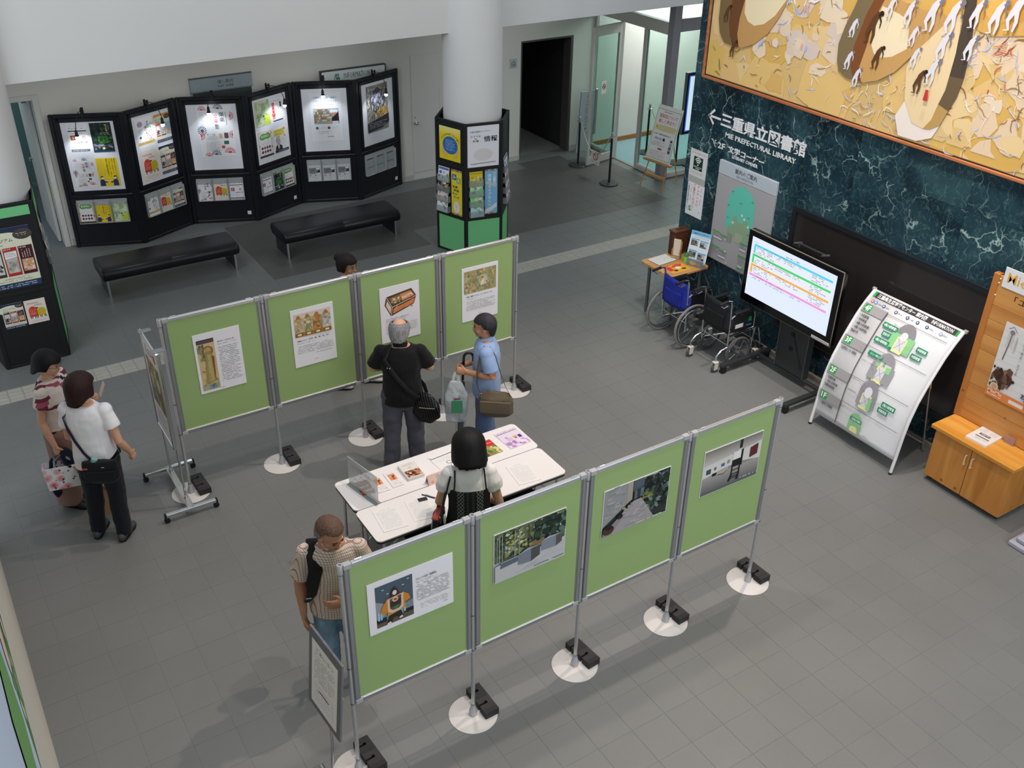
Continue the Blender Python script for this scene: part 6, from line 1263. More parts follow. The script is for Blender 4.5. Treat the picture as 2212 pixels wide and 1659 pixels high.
def d_skel(k):
    k.rect(0, 0, 1, 1, '#dcdcda')
    for i in range(9): k.stroke([(.02, .1 + i * .1), (.5, .11 + i * .1), (.98, .095 + i * .1)], .003, '#c8c6c2')
    k.disc(.16, .90, .045, '#8a7a78', .03); k.stroke([(.16, .88), (.15, .72), (.12, .52)], .022, '#7c6c6c'); k.stroke([(.08, .93), (.16, .975), (.24, .92)], .010, '#8a8486')
    for i in range(9): k.arc(.155, .86 - i * .02, .06, .066, 20, 160, '#b4a8a8', 8, .5); k.arc(.245, .83 - i * .016, .035, .04, -80, 80, '#c4bcbc', 8, 1.2)
    k.poly([(.02, .30), (.10, .42), (.20, .34), (.34, .40), (.42, .30), (.36, .20), (.30, .24), (.24, .12), (.16, .22)], '#4a3428'); k.poly([(.22, .38), (.30, .46), (.38, .43), (.36, .34)], '#6a4a38'); k.blobs(.02, .12, .46, .42, 22, ['#3a2a22', '#6c5244', '#8a6a58'], .02, .04, 5); k.blobs(.60, .1, .98, .34, 18, ['#8a8688', '#6a6468', '#b0acb0'], .015, .04, 6)
    k.poly([(.44, .90), (.56, .93), (.74, .91), (.72, .89), (.56, .90)], '#3c3a40'); k.text('標本', .56, .46, .90, .84, '#2c3c50', .02, vert=True); k.text('あつめる・さぐる', .40, .40, .45, .84, '#4a5a6a', .0, vert=True); k.text('7/6', .62, .16, .78, .22, '#3a5068', .01)
    k.disc(.13, .15, .075, '#d8d08a', .05); k.disc(.13, .15, .055, '#c89a8a', .036); k.rect(0, 0, 1, .115, '#dc8448'); k.text('MieMu', .04, .06, .30, .10, '#f4e8dc', .01); k.lines(.04, .02, .34, .05, 1, '#f0dccc', .6, .8, 7); k.rect(.45, .03, .72, .08, '#ecdcd0')
sheet('poster', 'white poster with brown dinosaur skeletons on the pine board', 'poster', (8.0, 4.0, .99), RM, .53, .75, d_skel, thick=.002)
ah = thing('brochure_stand', 'clear stand holding a grey brochure on the pine cabinet', 'stand', (8.045, 4.19, .635), RM)
MB().bbox(-.055, .055, -.04, .05, 0, .004, .001).bbox(-.055, .055, -.042, -.039, 0, .07, .001).bbox(-.057, -.054, -.04, .0, 0, .09, .001).build('stand', ACR, ah)
b_ = MB().bbox(-.048, .048, -.010, .0, 0, .21, .001); o = b_.build('brochure', mat('brochure_grey', '#7a8088', .45), ah); o.location = (0, -.026, .006); o.rotation_euler = (R(-14), 0, 0)
k = Ink(-.0104, .0002); k.text('MieMu', .012, .07, .035, .17, '#e4e6ea', .0); k.poly([(-.01, .05), (.02, .04), (.0, .075)], '#e08a3c'); o2_ = k.make('brochure_print', ah); o2_.location = (0, -.026, .006); o2_.rotation_euler = (R(-14), 0, 0)
flat('paper_stack', 'stack of printed sheets on the pine cabinet', 'papers', (7.88, 4.08, .635), R(-90) + R(3), .21, .295, lambda k: (k.rect(0, 0, 1, 1, '#d8d4d0'), k.rect(.25, .45, .75, .58, '#5c5a5a'), k.lines(.3, .47, .7, .56, 2, '#d8d4d0', .6, .9, 3), k.rect(.2, .30, .85, .36, '#6a6868'), k.lines(.1, .65, .45, .9, 6, '#9a9694', .4, .8, 4), k.lines(.55, .65, .9, .9, 6, '#9a9694', .4, .8, 5), k.lines(.3, .15, .9, .25, 2, '#8a8684', .5, .8, 6)), .02)
ah2 = thing('acrylic_stand', 'empty pink-tinted acrylic leaflet stand at the right of the pine cabinet', 'stand', (8.03, 3.90, .635), RM)
PK = mat('pink_acrylic', '#d8b8b8', .12, 0, .5, var=0, trans=.6, ior=1.1); MB().bbox(-.05, .05, -.05, .05, 0, .005, .001).bbox(-.05, .05, -.052, -.048, 0, .08, .001).bbox(-.05, .05, .02, .024, 0, .18, .001).build('stand', PK, ah2)
gb = thing('grey_stand_base', 'grey plastic stand base at the right edge, before the cabinet', 'stand', (7.62, 3.30, 0), R(0))
MB().bbox(-.10, .30, -.30, .10, 0, .05, .01).build('base', mat('grey_lilac_plastic', '#a8a8b4', .45), gb); MB().bbox(-.06, .26, -.26, .06, .05, .10, .012).build('upper_step', mat('grey_lilac_plastic', '#a8a8b4', .45), gb)
# ================================================================== vestibule furniture
def stanchion(x, y, h, label):
    t = thing('stanchion', label, 'stanchion', (x, y, 0), 0, 'rope stanchions')
    MB().lathe([(.155, 0), (.16, .006), (.16, .014), (.15, .022), (.03, .028)], 40).build('base', mat('iron_base', '#4a4b4d', .45, .5), t)
    MB().cyl((0, 0, .02), (0, 0, h - .10), .019, n=16).build('post', mat('post_black', '#2c2d2f', .4, .3), t)
    MB().lathe([(.021, h - .10), (.021, h - .012), (.012, h)], 16).build('cap', CHR, t); MB().tube([(-.02, 0, h - .09), (-.045, 0, h - .085), (-.05, 0, h - .065)], .005, 6).tube([(.02, 0, h - .09), (.045, 0, h - .085), (.05, 0, h - .065)], .005, 6).build('hook', CHR, t)
    return t
stanchion(10.14, 13.72, .87, 'black stanchion behind the open glass door'); stanchion(10.05, 12.69, .88, 'black stanchion standing on the dark tiles before the open door'); stanchion(11.63, 13.66, .9, 'black stanchion inside the vestibule, further left'); stanchion(11.73, 12.95, .9, 'black stanchion inside the vestibule behind the easel')
def rope(label, p0, p1, sag):
    P_ = [(p0[0] + (p1[0] - p0[0]) * i / 14, p0[1] + (p1[1] - p0[1]) * i / 14, p0[2] + (p1[2] - p0[2]) * i / 14 - sag * 4 * (i / 14) * (1 - i / 14)) for i in range(15)]
    return tag(MB().tube(P_, .010, 8).build('barrier_rope', mat('cream_rope', '#c8beb0', .7), None), label, 'rope')
rope('cream rope sagging between the two stanchions by the glass door', (10.13, 13.67, .79), (10.06, 12.74, .80), .42); rope('pale rope between the stanchions inside the vestibule', (11.64, 13.61, .82), (11.73, 13.0, .82), .3)
nt_ = sheet('hanging_notice', 'white no-entry notice hanging from the cream rope', 'notice', (10.08, 13.16, .20), RM, .26, .22, lambda k: (k.rect(0, 0, 1, 1, '#e0dedc'), k.arc(.5, .6, .20, .27, 0, 360, '#c03a3a', 24, 1.15), k.stroke([(.34, .76), (.66, .44)], .07, '#c03a3a'), k.lines(.1, .12, .9, .22, 1, '#55555a', .6, .8, 2)), R(-6))
k = Ink(.0075, .0002); k.y = 0
i2 = Ink(0, .0002, -.06, 0, .12, .22); i2.arc(.5, .55, .26, .36, 0, 360, '#b83a44', 22, .62); i2.lines(.08, .47, .92, .60, 1, '#2c2c30', .8, .9, 3); i2.stroke([(.30, .70), (.70, .40)], .08, '#b83a44')
i2.v = [(.36 - x, .0082 + abs(y) + .0002, 1.22 + z) for x, y, z in i2.v]; i2.f = [tuple(reversed(f)) for f in i2.f]; i2.f = [tuple(reversed(f)) for f in i2.f]; i2.make('notice_print', door3)
sb = thing('folded_sign_board', 'grey folded sign board leaning on the wall behind the glass door', 'sign', (10.68, 14.44, 0), 0)
o = MB().bbox(-.16, .16, -.03, 0, 0, 1.12, .004).build('board', mat('sign_board_grey', '#b0b4ba', .5), sb); o.rotation_euler = (R(4), 0, 0); o.location = (0, -.10, 0)
k = Ink(-.031, .0003); k.text('ミュージアムコーナー', -.05, .35, .05, 1.05, '#6a707c', .01, vert=True); o = k.make('lettering', sb); o.rotation_euler = (R(4), 0, 0); o.location = (0, -.10, 0)
# easel with event sign
ez = thing('easel', 'wooden easel holding a white event sign beside the marble wall', 'easel', (10.60, 12.12, 0), math.atan2(11.80 - 12.37, 10.66 - 10.58))
EW = wood_mat('easel_pine', '#b08040', '#c89858', 'Z', .8)
for s in (-1, 1): MB().tube([(s * .245, -.13, 0), (s * .19, .0, .47), (s * .10, .20, 1.20)], .02, 4, flat=(.045, .03), up=(1, 0, 0)).build('leg', EW, ez)
MB().tube([(0, .52, 0), (0, .22, 1.18)], .02, 4, flat=(.045, .03), up=(1, 0, 0)).build('rear_leg', EW, ez)
MB().bbox(-.30, .30, -.055, .02, .44, .475, .005).build('ledge', EW, ez); MB().bbox(-.21, .21, -.06, -.03, .20, .245, .004).build('crosspiece', EW, ez)
es = thing('event_sign', 'white event sign with red headline and green border on the easel', 'sign', ez.matrix_world @ Vector((0, 0, 0)), 0)
es.location = (10.60, 12.12, 0); es.rotation_euler = ez.rotation_euler
def tiltpart(o): o.location = (0, -.025, .478); o.rotation_euler = (R(-15), 0, 0); return o
tiltpart(MB().bbox(-.265, .265, -.012, 0, 0, .88, .003).build('board', mat('sign_cream', '#e4e2d8', .5), es))
k = Ink(-.0124, .0003, -.265, 0, .53, .88); k.rect(.03, .03, .97, .93, '#7aa888'); k.rect(.045, .04, .955, .92, '#e4e4e0'); k.text('三重県総合博物館セミナー', .28, .875, .72, .90, '#44464c', .005); k.text('認知症について', .16, .775, .88, .85, '#c0423e', .012); k.text('楽しく学ぼう！', .16, .68, .84, .755, '#c0423e', .012); k.rect(.08, .545, .93, .655, '#e0d2a0'); k.disc(.16, .60, .04, '#c8a860', .024); k.lines(.24, .555, .90, .645, 5, '#8a7a50', .4, .8, 3)
k.text('9月10日', .17, .375, .45, .42, '#2c3048', .012); k.disc(.55, .40, .05, '#2c3a6a', .03); k.lines(.10, .46, .85, .50, 1, '#44485c', .6, .8, 4); k.lines(.10, .26, .66, .35, 4, '#5a5c64', .4, .75, 5); k.text('本日開催', .80, .18, .91, .44, '#33363c', .015, vert=True); k.rect(.40, .205, .56, .235, '#b8484c'); k.lines(.10, .06, .74, .18, 5, '#6a6c70', .4, .75, 6); tiltpart(k.make('print', es))
# screen inside the vestibule
t2 = thing('vestibule_screen', 'upright lit screen inside the glazed vestibule behind the marble wall', 'screen', (11.98, 12.85, 0), R(0))
MB().bbox(-.30, .30, -.03, .03, .55, 1.62, .006).build('bezel', mat('silver_bezel', '#8a8c92', .3, .6), t2); MB().box(-.285, .285, -.0305, -.029, .57, 1.60).build('screen_edge', BZ, t2, smooth=0)
k = Ink(-.0312, .0003); k.rect(-.25, .60, .25, 1.57, '#3c50d8'); k.rect(-.225, .62, .225, 1.55, '#e6ecfa'); k.make('screen_picture', t2, colmat('lit_screen', .3, .3, 1.05))
MB().bbox(-.05, .05, -.03, .03, .02, .56, .004).bbox(-.25, .25, -.18, .18, 0, .025, .004).build('pedestal', STB, t2)
# yellow box bench in the teal room
yb_ = thing('yellow_mat', 'yellow padded mat box in the teal side room', 'mat', (1.95, 16.63, 0)); MB().bbox(-.14, .6, -.55, .57, 0, .012, .004).build('mat', mat('yellow_vinyl', '#c8a428', .5), yb_)
# ================================================================== folding tables and papers
TBT = mat('white_laminate', '#e6e4e4', .4, var=.01); EDGE = mat('black_edge', '#1b1b1d', .5)
def rrect(w_, d_, r, n=5):
    P_ = []
    for sx, sy, a0 in ((1, 1, 0), (-1, 1, 90), (-1, -1, 180), (1, -1, 270)):
        for i in range(n + 1): a = R(a0 + 90 * i / n); P_.append((sx * (w_ / 2 - r) + r * math.cos(a), sy * (d_ / 2 - r) + r * math.sin(a)))
    return P_
def make_table():
    t = thing('folding_table', '', 'table')
    MB().prism(rrect(1.8, .44, .045), .689, .700).build('top', TBT, t, smooth=30); MB().prism(rrect(1.796, .436, .045), .668, .6888).build('edge_band', EDGE, t, smooth=30)
    ch = MATS['chrome']
    for s in (-1, 1):
        for y in (-.17, .17): MB().tube([(s * .80, y, .668), (s * .83, y, .62), (s * .84, y, .012)], .0125, 10).build('leg', ch, t)
        MB().tube([(s * .84, -.17, .14), (s * .84, .17, .14)], .010, 8).tube([(s * .80, -.17, .64), (s * .80, .17, .64)], .011, 8).build('leg_brace', ch, t)
        MB().tube([(s * .835, -.12, .46), (s * .60, -.12, .655)], .007, 8).tube([(s * .835, .12, .46), (s * .60, .12, .655)], .007, 8).build('folding_strut', ch, t)
        for y in (-.17, .17): MB().cyl((s * .84, y, 0), (s * .84, y, .02), .016, n=12).build('rubber_foot', EDGE, t)
    MB().bbox(-.62, .62, -.14, .16, .545, .56, .003).build('under_shelf', mat('shelf_dark', '#33353a', .5), t)
    return t
ta = make_table(); ta.location = (3.283, 6.238, 0); tag(ta, 'white folding table on the far side, holding booklets and flyers', 'table', 'white folding tables')
tb_ = copy_tree(ta); tb_.location = (3.275, 5.790, 0); tag(tb_, 'white folding table on the near side, holding printed lists', 'table', 'white folding tables')
ZT = .7003
def d_list(seed): return lambda k: (k.rect(0, 0, 1, 1, '#e6e6e6'), k.lines(.3, .92, .7, .95, 1, '#77777a', .6, .8, seed), k.lines(.1, .08, .9, .88, 22, '#a4a4a8', .35, .8, seed))
grp = 'printed papers on the tables'
flat('paper_list', 'stack of plain text sheets at the left end of the near table', 'papers', (2.585, 5.79, ZT), R(-6), .205, .29, d_list(3), .003, group=grp)
flat('paper_list', 'text sheet with a small black photo on the near table', 'papers', (2.86, 5.775, ZT), R(-9), .20, .285, lambda k: (d_list(5)(k), k.rect(.55, .80, .95, .97, '#2c2c2e'), k.disc(.78, .22, .20, '#d0d4d6', .16)), .002, group=grp)
flat('paper_list', 'stack of text sheets at the right of the near table', 'papers', (3.84, 5.755, ZT), R(-8), .205, .29, d_list(7), .003, group=grp)
flat('brown_booklet', 'brown booklet half hidden behind the clear sign on the far table', 'booklet', (2.585, 6.26, ZT), R(-3), .12, .20, lambda k: (k.rect(0, 0, 1, 1, '#7a3e2c'), k.poly([(0, .1), (1, .3), (1, .45), (0, .2)], '#b86a4c'), k.stroke([(.2, .55), (.8, .6)], .05, '#e8d8cc'), k.disc(.7, .25, .25, '#c8c8cc', .06)), .008)
def d_nail(k): k.rect(0, 0, 1, 1, '#e4e2e2'); k.lines(.25, .88, .75, .92, 1, '#b0a8a8', .5, .8, 3); k.rect(.22, .42, .80, .82, '#d8905c'); k.rect(.48, .45, .62, .66, '#b04a3c'); k.rect(.52, .64, .72, .70, '#33201c'); k.rect(.25, .60, .45, .72, '#d0a078'); k.lines(.2, .1, .8, .35, 5, '#c0bcbc', .35, .7, 4); k.arc(.78, .14, .05, .07, 0, 360, '#c8b8a8', 14, .7)
flat('flyer', 'leftmost of two white flyers with orange pictures on the far table', 'flyer', (2.713, 6.25, ZT), R(-2), .105, .235, d_nail, .006, group=grp); flat('flyer', 'right-hand of two white flyers with orange pictures on the far table', 'flyer', (2.846, 6.25, ZT), R(-2), .105, .225, d_nail, .006, group=grp)
bk = flat('booklet_stack', 'thick stack of booklets with a food photograph on the far table', 'booklets', (3.02, 6.26, ZT), R(-2), .155, .215, lambda k: (k.rect(0, 0, 1, 1, '#dcd8d4'), k.rect(.06, .05, .94, .48, '#6a4030'), k.blobs(.06, .05, .94, .48, 30, ['#c89070', '#8a5038', '#d8b498', '#3c2018', '#b87858'], .05, .11, 5), k.arc(.5, .66, .06, .08, 0, 360, '#c8b09a', 16, .7), k.lines(.2, .82, .8, .92, 2, '#a8a09c', .4, .7, 6)), .030)
flat('paper_list', 'white form sheets left of the woman at the far table', 'papers', (3.37, 6.26, ZT), R(4), .25, .24, lambda k: (k.rect(0, 0, 1, 1, '#e4e4e4'), k.rect(.02, .80, .98, .84, '#5c5c60'), k.rect(.02, .86, .06, .9, '#3c3c3e'), k.lines(.1, .5, .9, .72, 4, '#b0b0b4', .35, .7, 4), k.arc(.5, .35, .08, .10, 20, 300, '#4a4a4e', 10)), .004, group=grp)
flat('brochure', 'red and green brochure right of the woman on the far table', 'brochure', (3.755, 6.225, ZT), R(2), .205, .225, lambda k: (k.rect(0, 0, 1, 1, '#e07a3a'), k.rect(.62, .58, 1, 1, '#c8302c'), k.rect(.08, .62, .58, .92, '#e8dcd8'), k.rect(0, 0, .36, .52, '#1f5a48'), k.rect(.36, 0, 1, .58, '#7a9a44'), k.blobs(.37, .02, .98, .56, 24, ['#5c8a3c', '#b89a4c', '#c8603c', '#3c7a50', '#d8c890'], .06, .12, 5), k.text('紅葉', .08, .1, .28, .45, '#e8f0e8', .02, vert=True), k.text('ほほえみ', .70, .64, .94, .92, '#f0e0dc', .02, keep=True), k.lines(.12, .66, .54, .88, 3, '#c09a9a', .5, .8, 6)), .004)
flat('flyer', 'lilac flyer at the right end of the far table', 'flyer', (4.045, 6.25, ZT), R(3), .225, .275, lambda k: (k.rect(0, 0, 1, 1, '#dcd2e4'), k.rect(.02, .86, .98, .885, '#3c3444'), k.lines(.1, .9, .9, .97, 1, '#6a6074', .5, .8, 3), k.blobs(.02, .02, .98, .35, 20, ['#b48ac0', '#c8a4d0', '#e4d8ec', '#a87ab4'], .06, .16, 4), k.rect(.55, .46, .70, .58, '#e0a060'), k.rect(.76, .40, .90, .56, '#3c3a78'), k.rect(.58, .42, .66, .48, '#b03a3c'), k.disc(.28, .60, .07, '#c8a0c8', .05), k.lines(.15, .36, .5, .55, 4, '#8a7a94', .4, .7, 5)), .006)
ts = thing('tent_card', 'pink folded tent card with writing on the far table', 'sign', (3.18, 6.045, ZT), R(0)); PKC = mat('pale_pink_card', '#e6cbbd', .6)
MB().add([(-.12, -.035, 0), (.12, -.035, 0), (.12, 0, .085), (-.12, 0, .085), (-.12, .035, 0), (.12, .035, 0)], [(0, 1, 2, 3), (3, 2, 5, 4)]).build('card', PKC, ts, smooth=0).modifiers.new('t', 'SOLIDIFY').thickness = .001
k = Ink(0, .0002); k.text('ご自由に', -.04, .045, .09, .068, '#44403c', .01); k.text('アンケート', -.04, .012, .09, .034, '#7a726c', .005); k.disc(-.08, .022, .014, '#d8a898', .010)
k.v = [(x, -.0352 + z * .412 + y - .0006, z) for x, y, z in k.v]; k.make('writing', ts)
ac = thing('clear_sign', 'clear upright acrylic sign at the left end of the far table', 'sign', (2.545, 6.20, ZT), R(-78))
MB().bbox(-.20, .20, -.003, .003, 0, .28, .001).build('plate', mat('frosted_acrylic', '#e2e8ea', .1, 0, .5, var=0, trans=.55, ior=1.1), ac); MB().bbox(-.20, .20, -.03, .03, 0, .005, .001).build('foot', ACR, ac)
k = Ink(-.0032, .0002); k.text('どうぞご覧ください', -.15, .19, .13, .23, '#c8785c', .01); k.lines(-.15, .08, .13, .17, 3, '#b8bcc0', .4, .7, 3); k.make('writing', ac)
pn = thing('pen', 'dark pen lying on the near table', 'pen', (2.985, 5.885, ZT), R(-55)); MB().cyl((-.06, 0, .005), (.055, 0, .005), .0048, n=8).cyl((.055, 0, .005), (.068, 0, .005), .004, .001, n=8).build('barrel', EDGE, pn); MB().bbox(-.06, -.02, -.0015, .0015, .0098, .0115, .0004).build('pocket_clip', MATS['chrome'], pn)
pn = thing('pen', 'white pen lying beside the dark pen', 'pen', (3.01, 5.87, ZT), R(-52)); MB().cyl((-.06, 0, .005), (.055, 0, .005), .0048, n=8).cyl((.055, 0, .005), (.068, 0, .005), .004, .001, n=8).build('barrel', WHT, pn); MB().bbox(-.06, -.02, -.0015, .0015, .0098, .0115, .0004).build('pocket_clip', MATS['chrome'], pn)
# ================================================================== chrome poster stand on casters (left end of the back row)
ms = thing('poster_stand', 'chrome rolling poster stand at the left end of the back panels', 'stand', (1.42, 7.94, 0), R(-90)); CH = MATS['chrome']
for x in (-.35, .37):
    MB().bbox(x - .02, x + .02, -.235, .235, .06, .095, .006).build('foot_bar', CH, ms)
    for y in (-.225, .225):
        MB().cyl((x - .012, y, .026), (x + .012, y, .026), .026, n=16).bbox(x - .02, x + .02, y - .018, y + .018, .045, .06, .004).build('caster', BLACKM, ms); MB().bbox(x - .021, x + .021, y - (.012 if y < 0 else -.004) - .006, y + (.012 if y > 0 else -.004) + .006, .058, .097, .004).build('end_cap', BLACKM, ms)
MB().bbox(-.35, .37, -.03, .03, .075, .088, .003).build('centre_bar', mat('satin_steel', '#b4b4b0', .35, .7), ms)
for x in (-.27, .22): MB().cyl((x, 0, .085), (x, 0, 1.62), .010, n=12).cyl((x, 0, .085), (x, 0, .12), .018, n=12).build('upright', CH, ms)
fb = MB(); zb, zt = .70, 1.66; xl, xr = -.215, .295
for s in (0,):
    fb.cyl((xl, -.03, zb), (xl, -.03, zt), .014, n=12); fb.cyl((xr, -.03, zb), (xr, -.03, zt), .014, n=12); fb.cyl((xl, -.03, zb), (xr, -.03, zb), .011, n=10); fb.cyl((xl, -.03, zt), (xr, -.03, zt), .011, n=10)
fb.build('board_frame', CH, ms); MB().box(xl + .01, xr - .01, -.034, -.028, zb + .01, zt - .01).build('board', WHT, ms, smooth=0)
for x in (xl + .05, xr - .05): MB().bbox(x - .03, x + .03, -.06, .05, zt - .0, zt + .012, .003).build('top_clip', mat('grey_clip', '#8c8f92', .4, .4), ms)
k = Ink(-.0345, .0003, xl + .02, zb + .02, xr - xl - .04, zt - zb - .04); k.rect(0, 0, 1, 1, '#e2dede'); k.rect(.08, .30, .92, .80, '#8a8a6a'); k.blobs(.08, .30, .92, .80, 50, ['#a89a6a', '#6c7454', '#c4b48c', '#8a6a44', '#7a8474'], .05, .12, 4); k.text('ミュシャ展', .15, .84, .85, .94, '#c8604c', .012); k.lines(.1, .08, .9, .26, 6, '#9a9698', .4, .75, 5); k.make('poster_print', ms)
k = Ink(0, .0003, xl + .02, zb + .02, xr - xl - .04, zt - zb - .04); k.rect(0, 0, 1, 1, '#d8d4d4'); k.lines(.1, .2, .9, .8, 12, '#a8a4a8', .4, .75, 6); k.v = [(xl + xr - x, -.0275 - y, z) for x, y, z in k.v]; k.make('rear_print', ms)
# ================================================================== notice on a pole stand (front left)
ns_ = thing('notice_stand', 'grey framed text notice on a slim chrome pole before the front panels', 'notice stand', (1.36, 4.25, 0), R(-90) + R(4))
def tl(o): o.location = (0, 0, .64); o.rotation_euler = (R(-6), 0, 0); return o
tl(MB().bbox(-.215, .215, -.008, .008, 0, .635, .002).build('back_board', mat('frame_grey', '#6f7276', .45, .2), ns_)); tl(MB().box(-.17, .17, -.0095, -.008, .045, .565).build('sheet', MATS['paper_white'], ns_, smooth=0))
k = Ink(-.0098, .0002, -.17, .045, .34, .52); k.text('ごあいさつ', .15, .86, .85, .93, '#8a8a94', .005); k.lines(.1, .42, .9, .82, 9, '#9a9ca8', .4, .8, 3); k.rect(.15, .08, .85, .36, '#d4d6dc'); k.rect(.16, .085, .84, .355, '#e6e8ec'); k.lines(.2, .1, .8, .34, 6, '#a8aab4', .4, .75, 4); k.rect(.3, .28, .7, .30, '#44464e'); tl(k.make('print', ns_))
MB().tube([(-.0, .04, .80), (0, .03, .40), (0, .0, .03)], .010, 10).build('pole', CH, ns_)
MB().cyl((-.16, -.0, .022), (.16, -.0, .022), .016, n=14).cyl((0, -.2, .018), (0, .17, .018), .014, n=14).build('foot_tubes', CH, ns_)
# framed poster on the left wall
fp = thing('framed_poster', 'large framed poster with green leaf shapes on the left wall', 'poster', (-.17, 1.6, 2.65), R(90))
MB().bbox(-1.2, 2.6, -.02, 0, 0, 1.9, .004).build('frame', mat('frame_mauve', '#5c5458', .5), fp); MB().box(-1.15, 2.55, -.022, -.019, .05, 1.85).build('sheet', mat('pale_blue_sheet', '#bcc8dc', .5, var=.05, scale=2), fp, smooth=0)
k = Ink(-.0225, .0004); k.poly([(1.25, .05), (1.45, .35), (1.75, .45), (2.05, .30), (2.2, .08), (1.9, .06)], '#4a7a3c'); k.blobs(1.4, .08, 2.0, .38, 26, ['#8aa878', '#5c8a4c', '#c8cfb8'], .02, .05, 3); k.disc(1.62, .42, .17, '#e0bcb4', .10); k.disc(1.95, .20, .07, '#e0bcb4', .05); k.poly([(2.1, .05), (2.3, .3), (2.5, .05)], '#dcd0d4'); k.poly([(.2, .3), (.7, .9), (1.3, .9), (1.2, .4)], '#6a9a58'); k.make('print', fp)
# ================================================================== people
from mathutils import noise as mnoise
def loft(mb, pts, rads, up=(1, 0, 0), n=16, round0=True, round1=True):
    """closed tube with elliptical sections: rads (a along 'up', b across) and rounded ends"""
    P = [Vector(p) for p in pts]; Rr = [(r, r) if not isinstance(r, (tuple, list)) else r for r in rads]
    if round0:
        d = (P[0] - P[1]).normalized(); p, r = P[0], Rr[0]; m_ = min(r)
        P = [p + d * m_ * .95, p + d * m_ * .7] + P; Rr = [(r[0] * .25, r[1] * .25), (r[0] * .72, r[1] * .72)] + Rr
    if round1:
        d = (P[-1] - P[-2]).normalized(); p, r = P[-1], Rr[-1]; m_ = min(r)
        P += [p + d * m_ * .7, p + d * m_ * .95]; Rr += [(r[0] * .72, r[1] * .72), (r[0] * .25, r[1] * .25)]
    vs = []; L = len(P)
    for i, p in enumerate(P):
        d = (P[min(i + 1, L - 1)] - P[max(i - 1, 0)]).normalized()
        a = Vector(up); a = a - d * a.dot(d); a = a.normalized() if a.length > 1e-4 else d.orthogonal().normalized(); b = d.cross(a)
        for k in range(n):
            t = 2 * math.pi * k / n; vs.append(tuple(p + a * math.cos(t) * Rr[i][0] + b * math.sin(t) * Rr[i][1]))
    F = [(i * n + k, i * n + (k + 1) % n, (i + 1) * n + (k + 1) % n, (i + 1) * n + k) for i in range(L - 1) for k in range(n)]
    F += [tuple(range(n - 1, -1, -1)), tuple((L - 1) * n + k for k in range(n))]
    mb.add(vs, F)
def fuse(mb, name, mt, parent, voxel=.007, smooth=3, wrinkle=None):
    """one continuous skin over all the pieces in mb"""
    me = mb.mesh(name, 0); o = bpy.data.objects.new('tmp', me); COL.objects.link(o)
    r = o.modifiers.new('r', 'REMESH'); r.mode = 'VOXEL'; r.voxel_size = voxel; r.use_smooth_shade = True
    s = o.modifiers.new('s', 'SMOOTH'); s.factor = .5; s.iterations = smooth
    dg = bpy.context.evaluated_depsgraph_get(); nm = bpy.data.meshes.new_from_object(o.evaluated_get(dg))
    bpy.data.objects.remove(o); bpy.data.meshes.remove(me); nm.name = name
    if wrinkle:
        amp, fx, fz, seed = wrinkle; N = len(nm.vertices); co = np.zeros(N * 3); nn = np.zeros(N * 3)
        nm.vertices.foreach_get('co', co); nm.vertices.foreach_get('normal', nn); co = co.reshape(-1, 3); nn = nn.reshape(-1, 3)
        q = np.array([mnoise.noise(Vector((c[0] * fx + seed, c[1] * fx, c[2] * fz))) + .5 * mnoise.noise(Vector((c[0] * fx * 2.1 + seed, c[1] * fx * 2.1, c[2] * fz * 2.3))) for c in co])
        co += nn * (amp * q)[:, None]; nm.vertices.foreach_set('co', co.ravel()); nm.update()
    nm.materials.clear(); nm.materials.append(mt); nm.polygons.foreach_set('use_smooth', np.ones(len(nm.polygons), bool))
    o = bpy.data.objects.new(name, nm); COL.objects.link(o); o.parent = parent; return o
SKIN = mat('skin', '#c79a80', .5, var=.05, scale=25, spec=.35); SKIN2 = mat('skin_tanned', '#b58468', .5, var=.05, scale=25, spec=.35)
EYE = mat('eye_dark', '#1c1614', .25); LIP = mat('lip', '#a8645a', .5); BROW = mat('brow_dark', '#2c2420', .8)
def cloth(name, c, var=.06, scale=40, bump=.1, bscale=300, rough=.8): return mat(name, c, rough, var=var, scale=scale, bump=bump, bscale=bscale, spec=.25, sheen=.1)
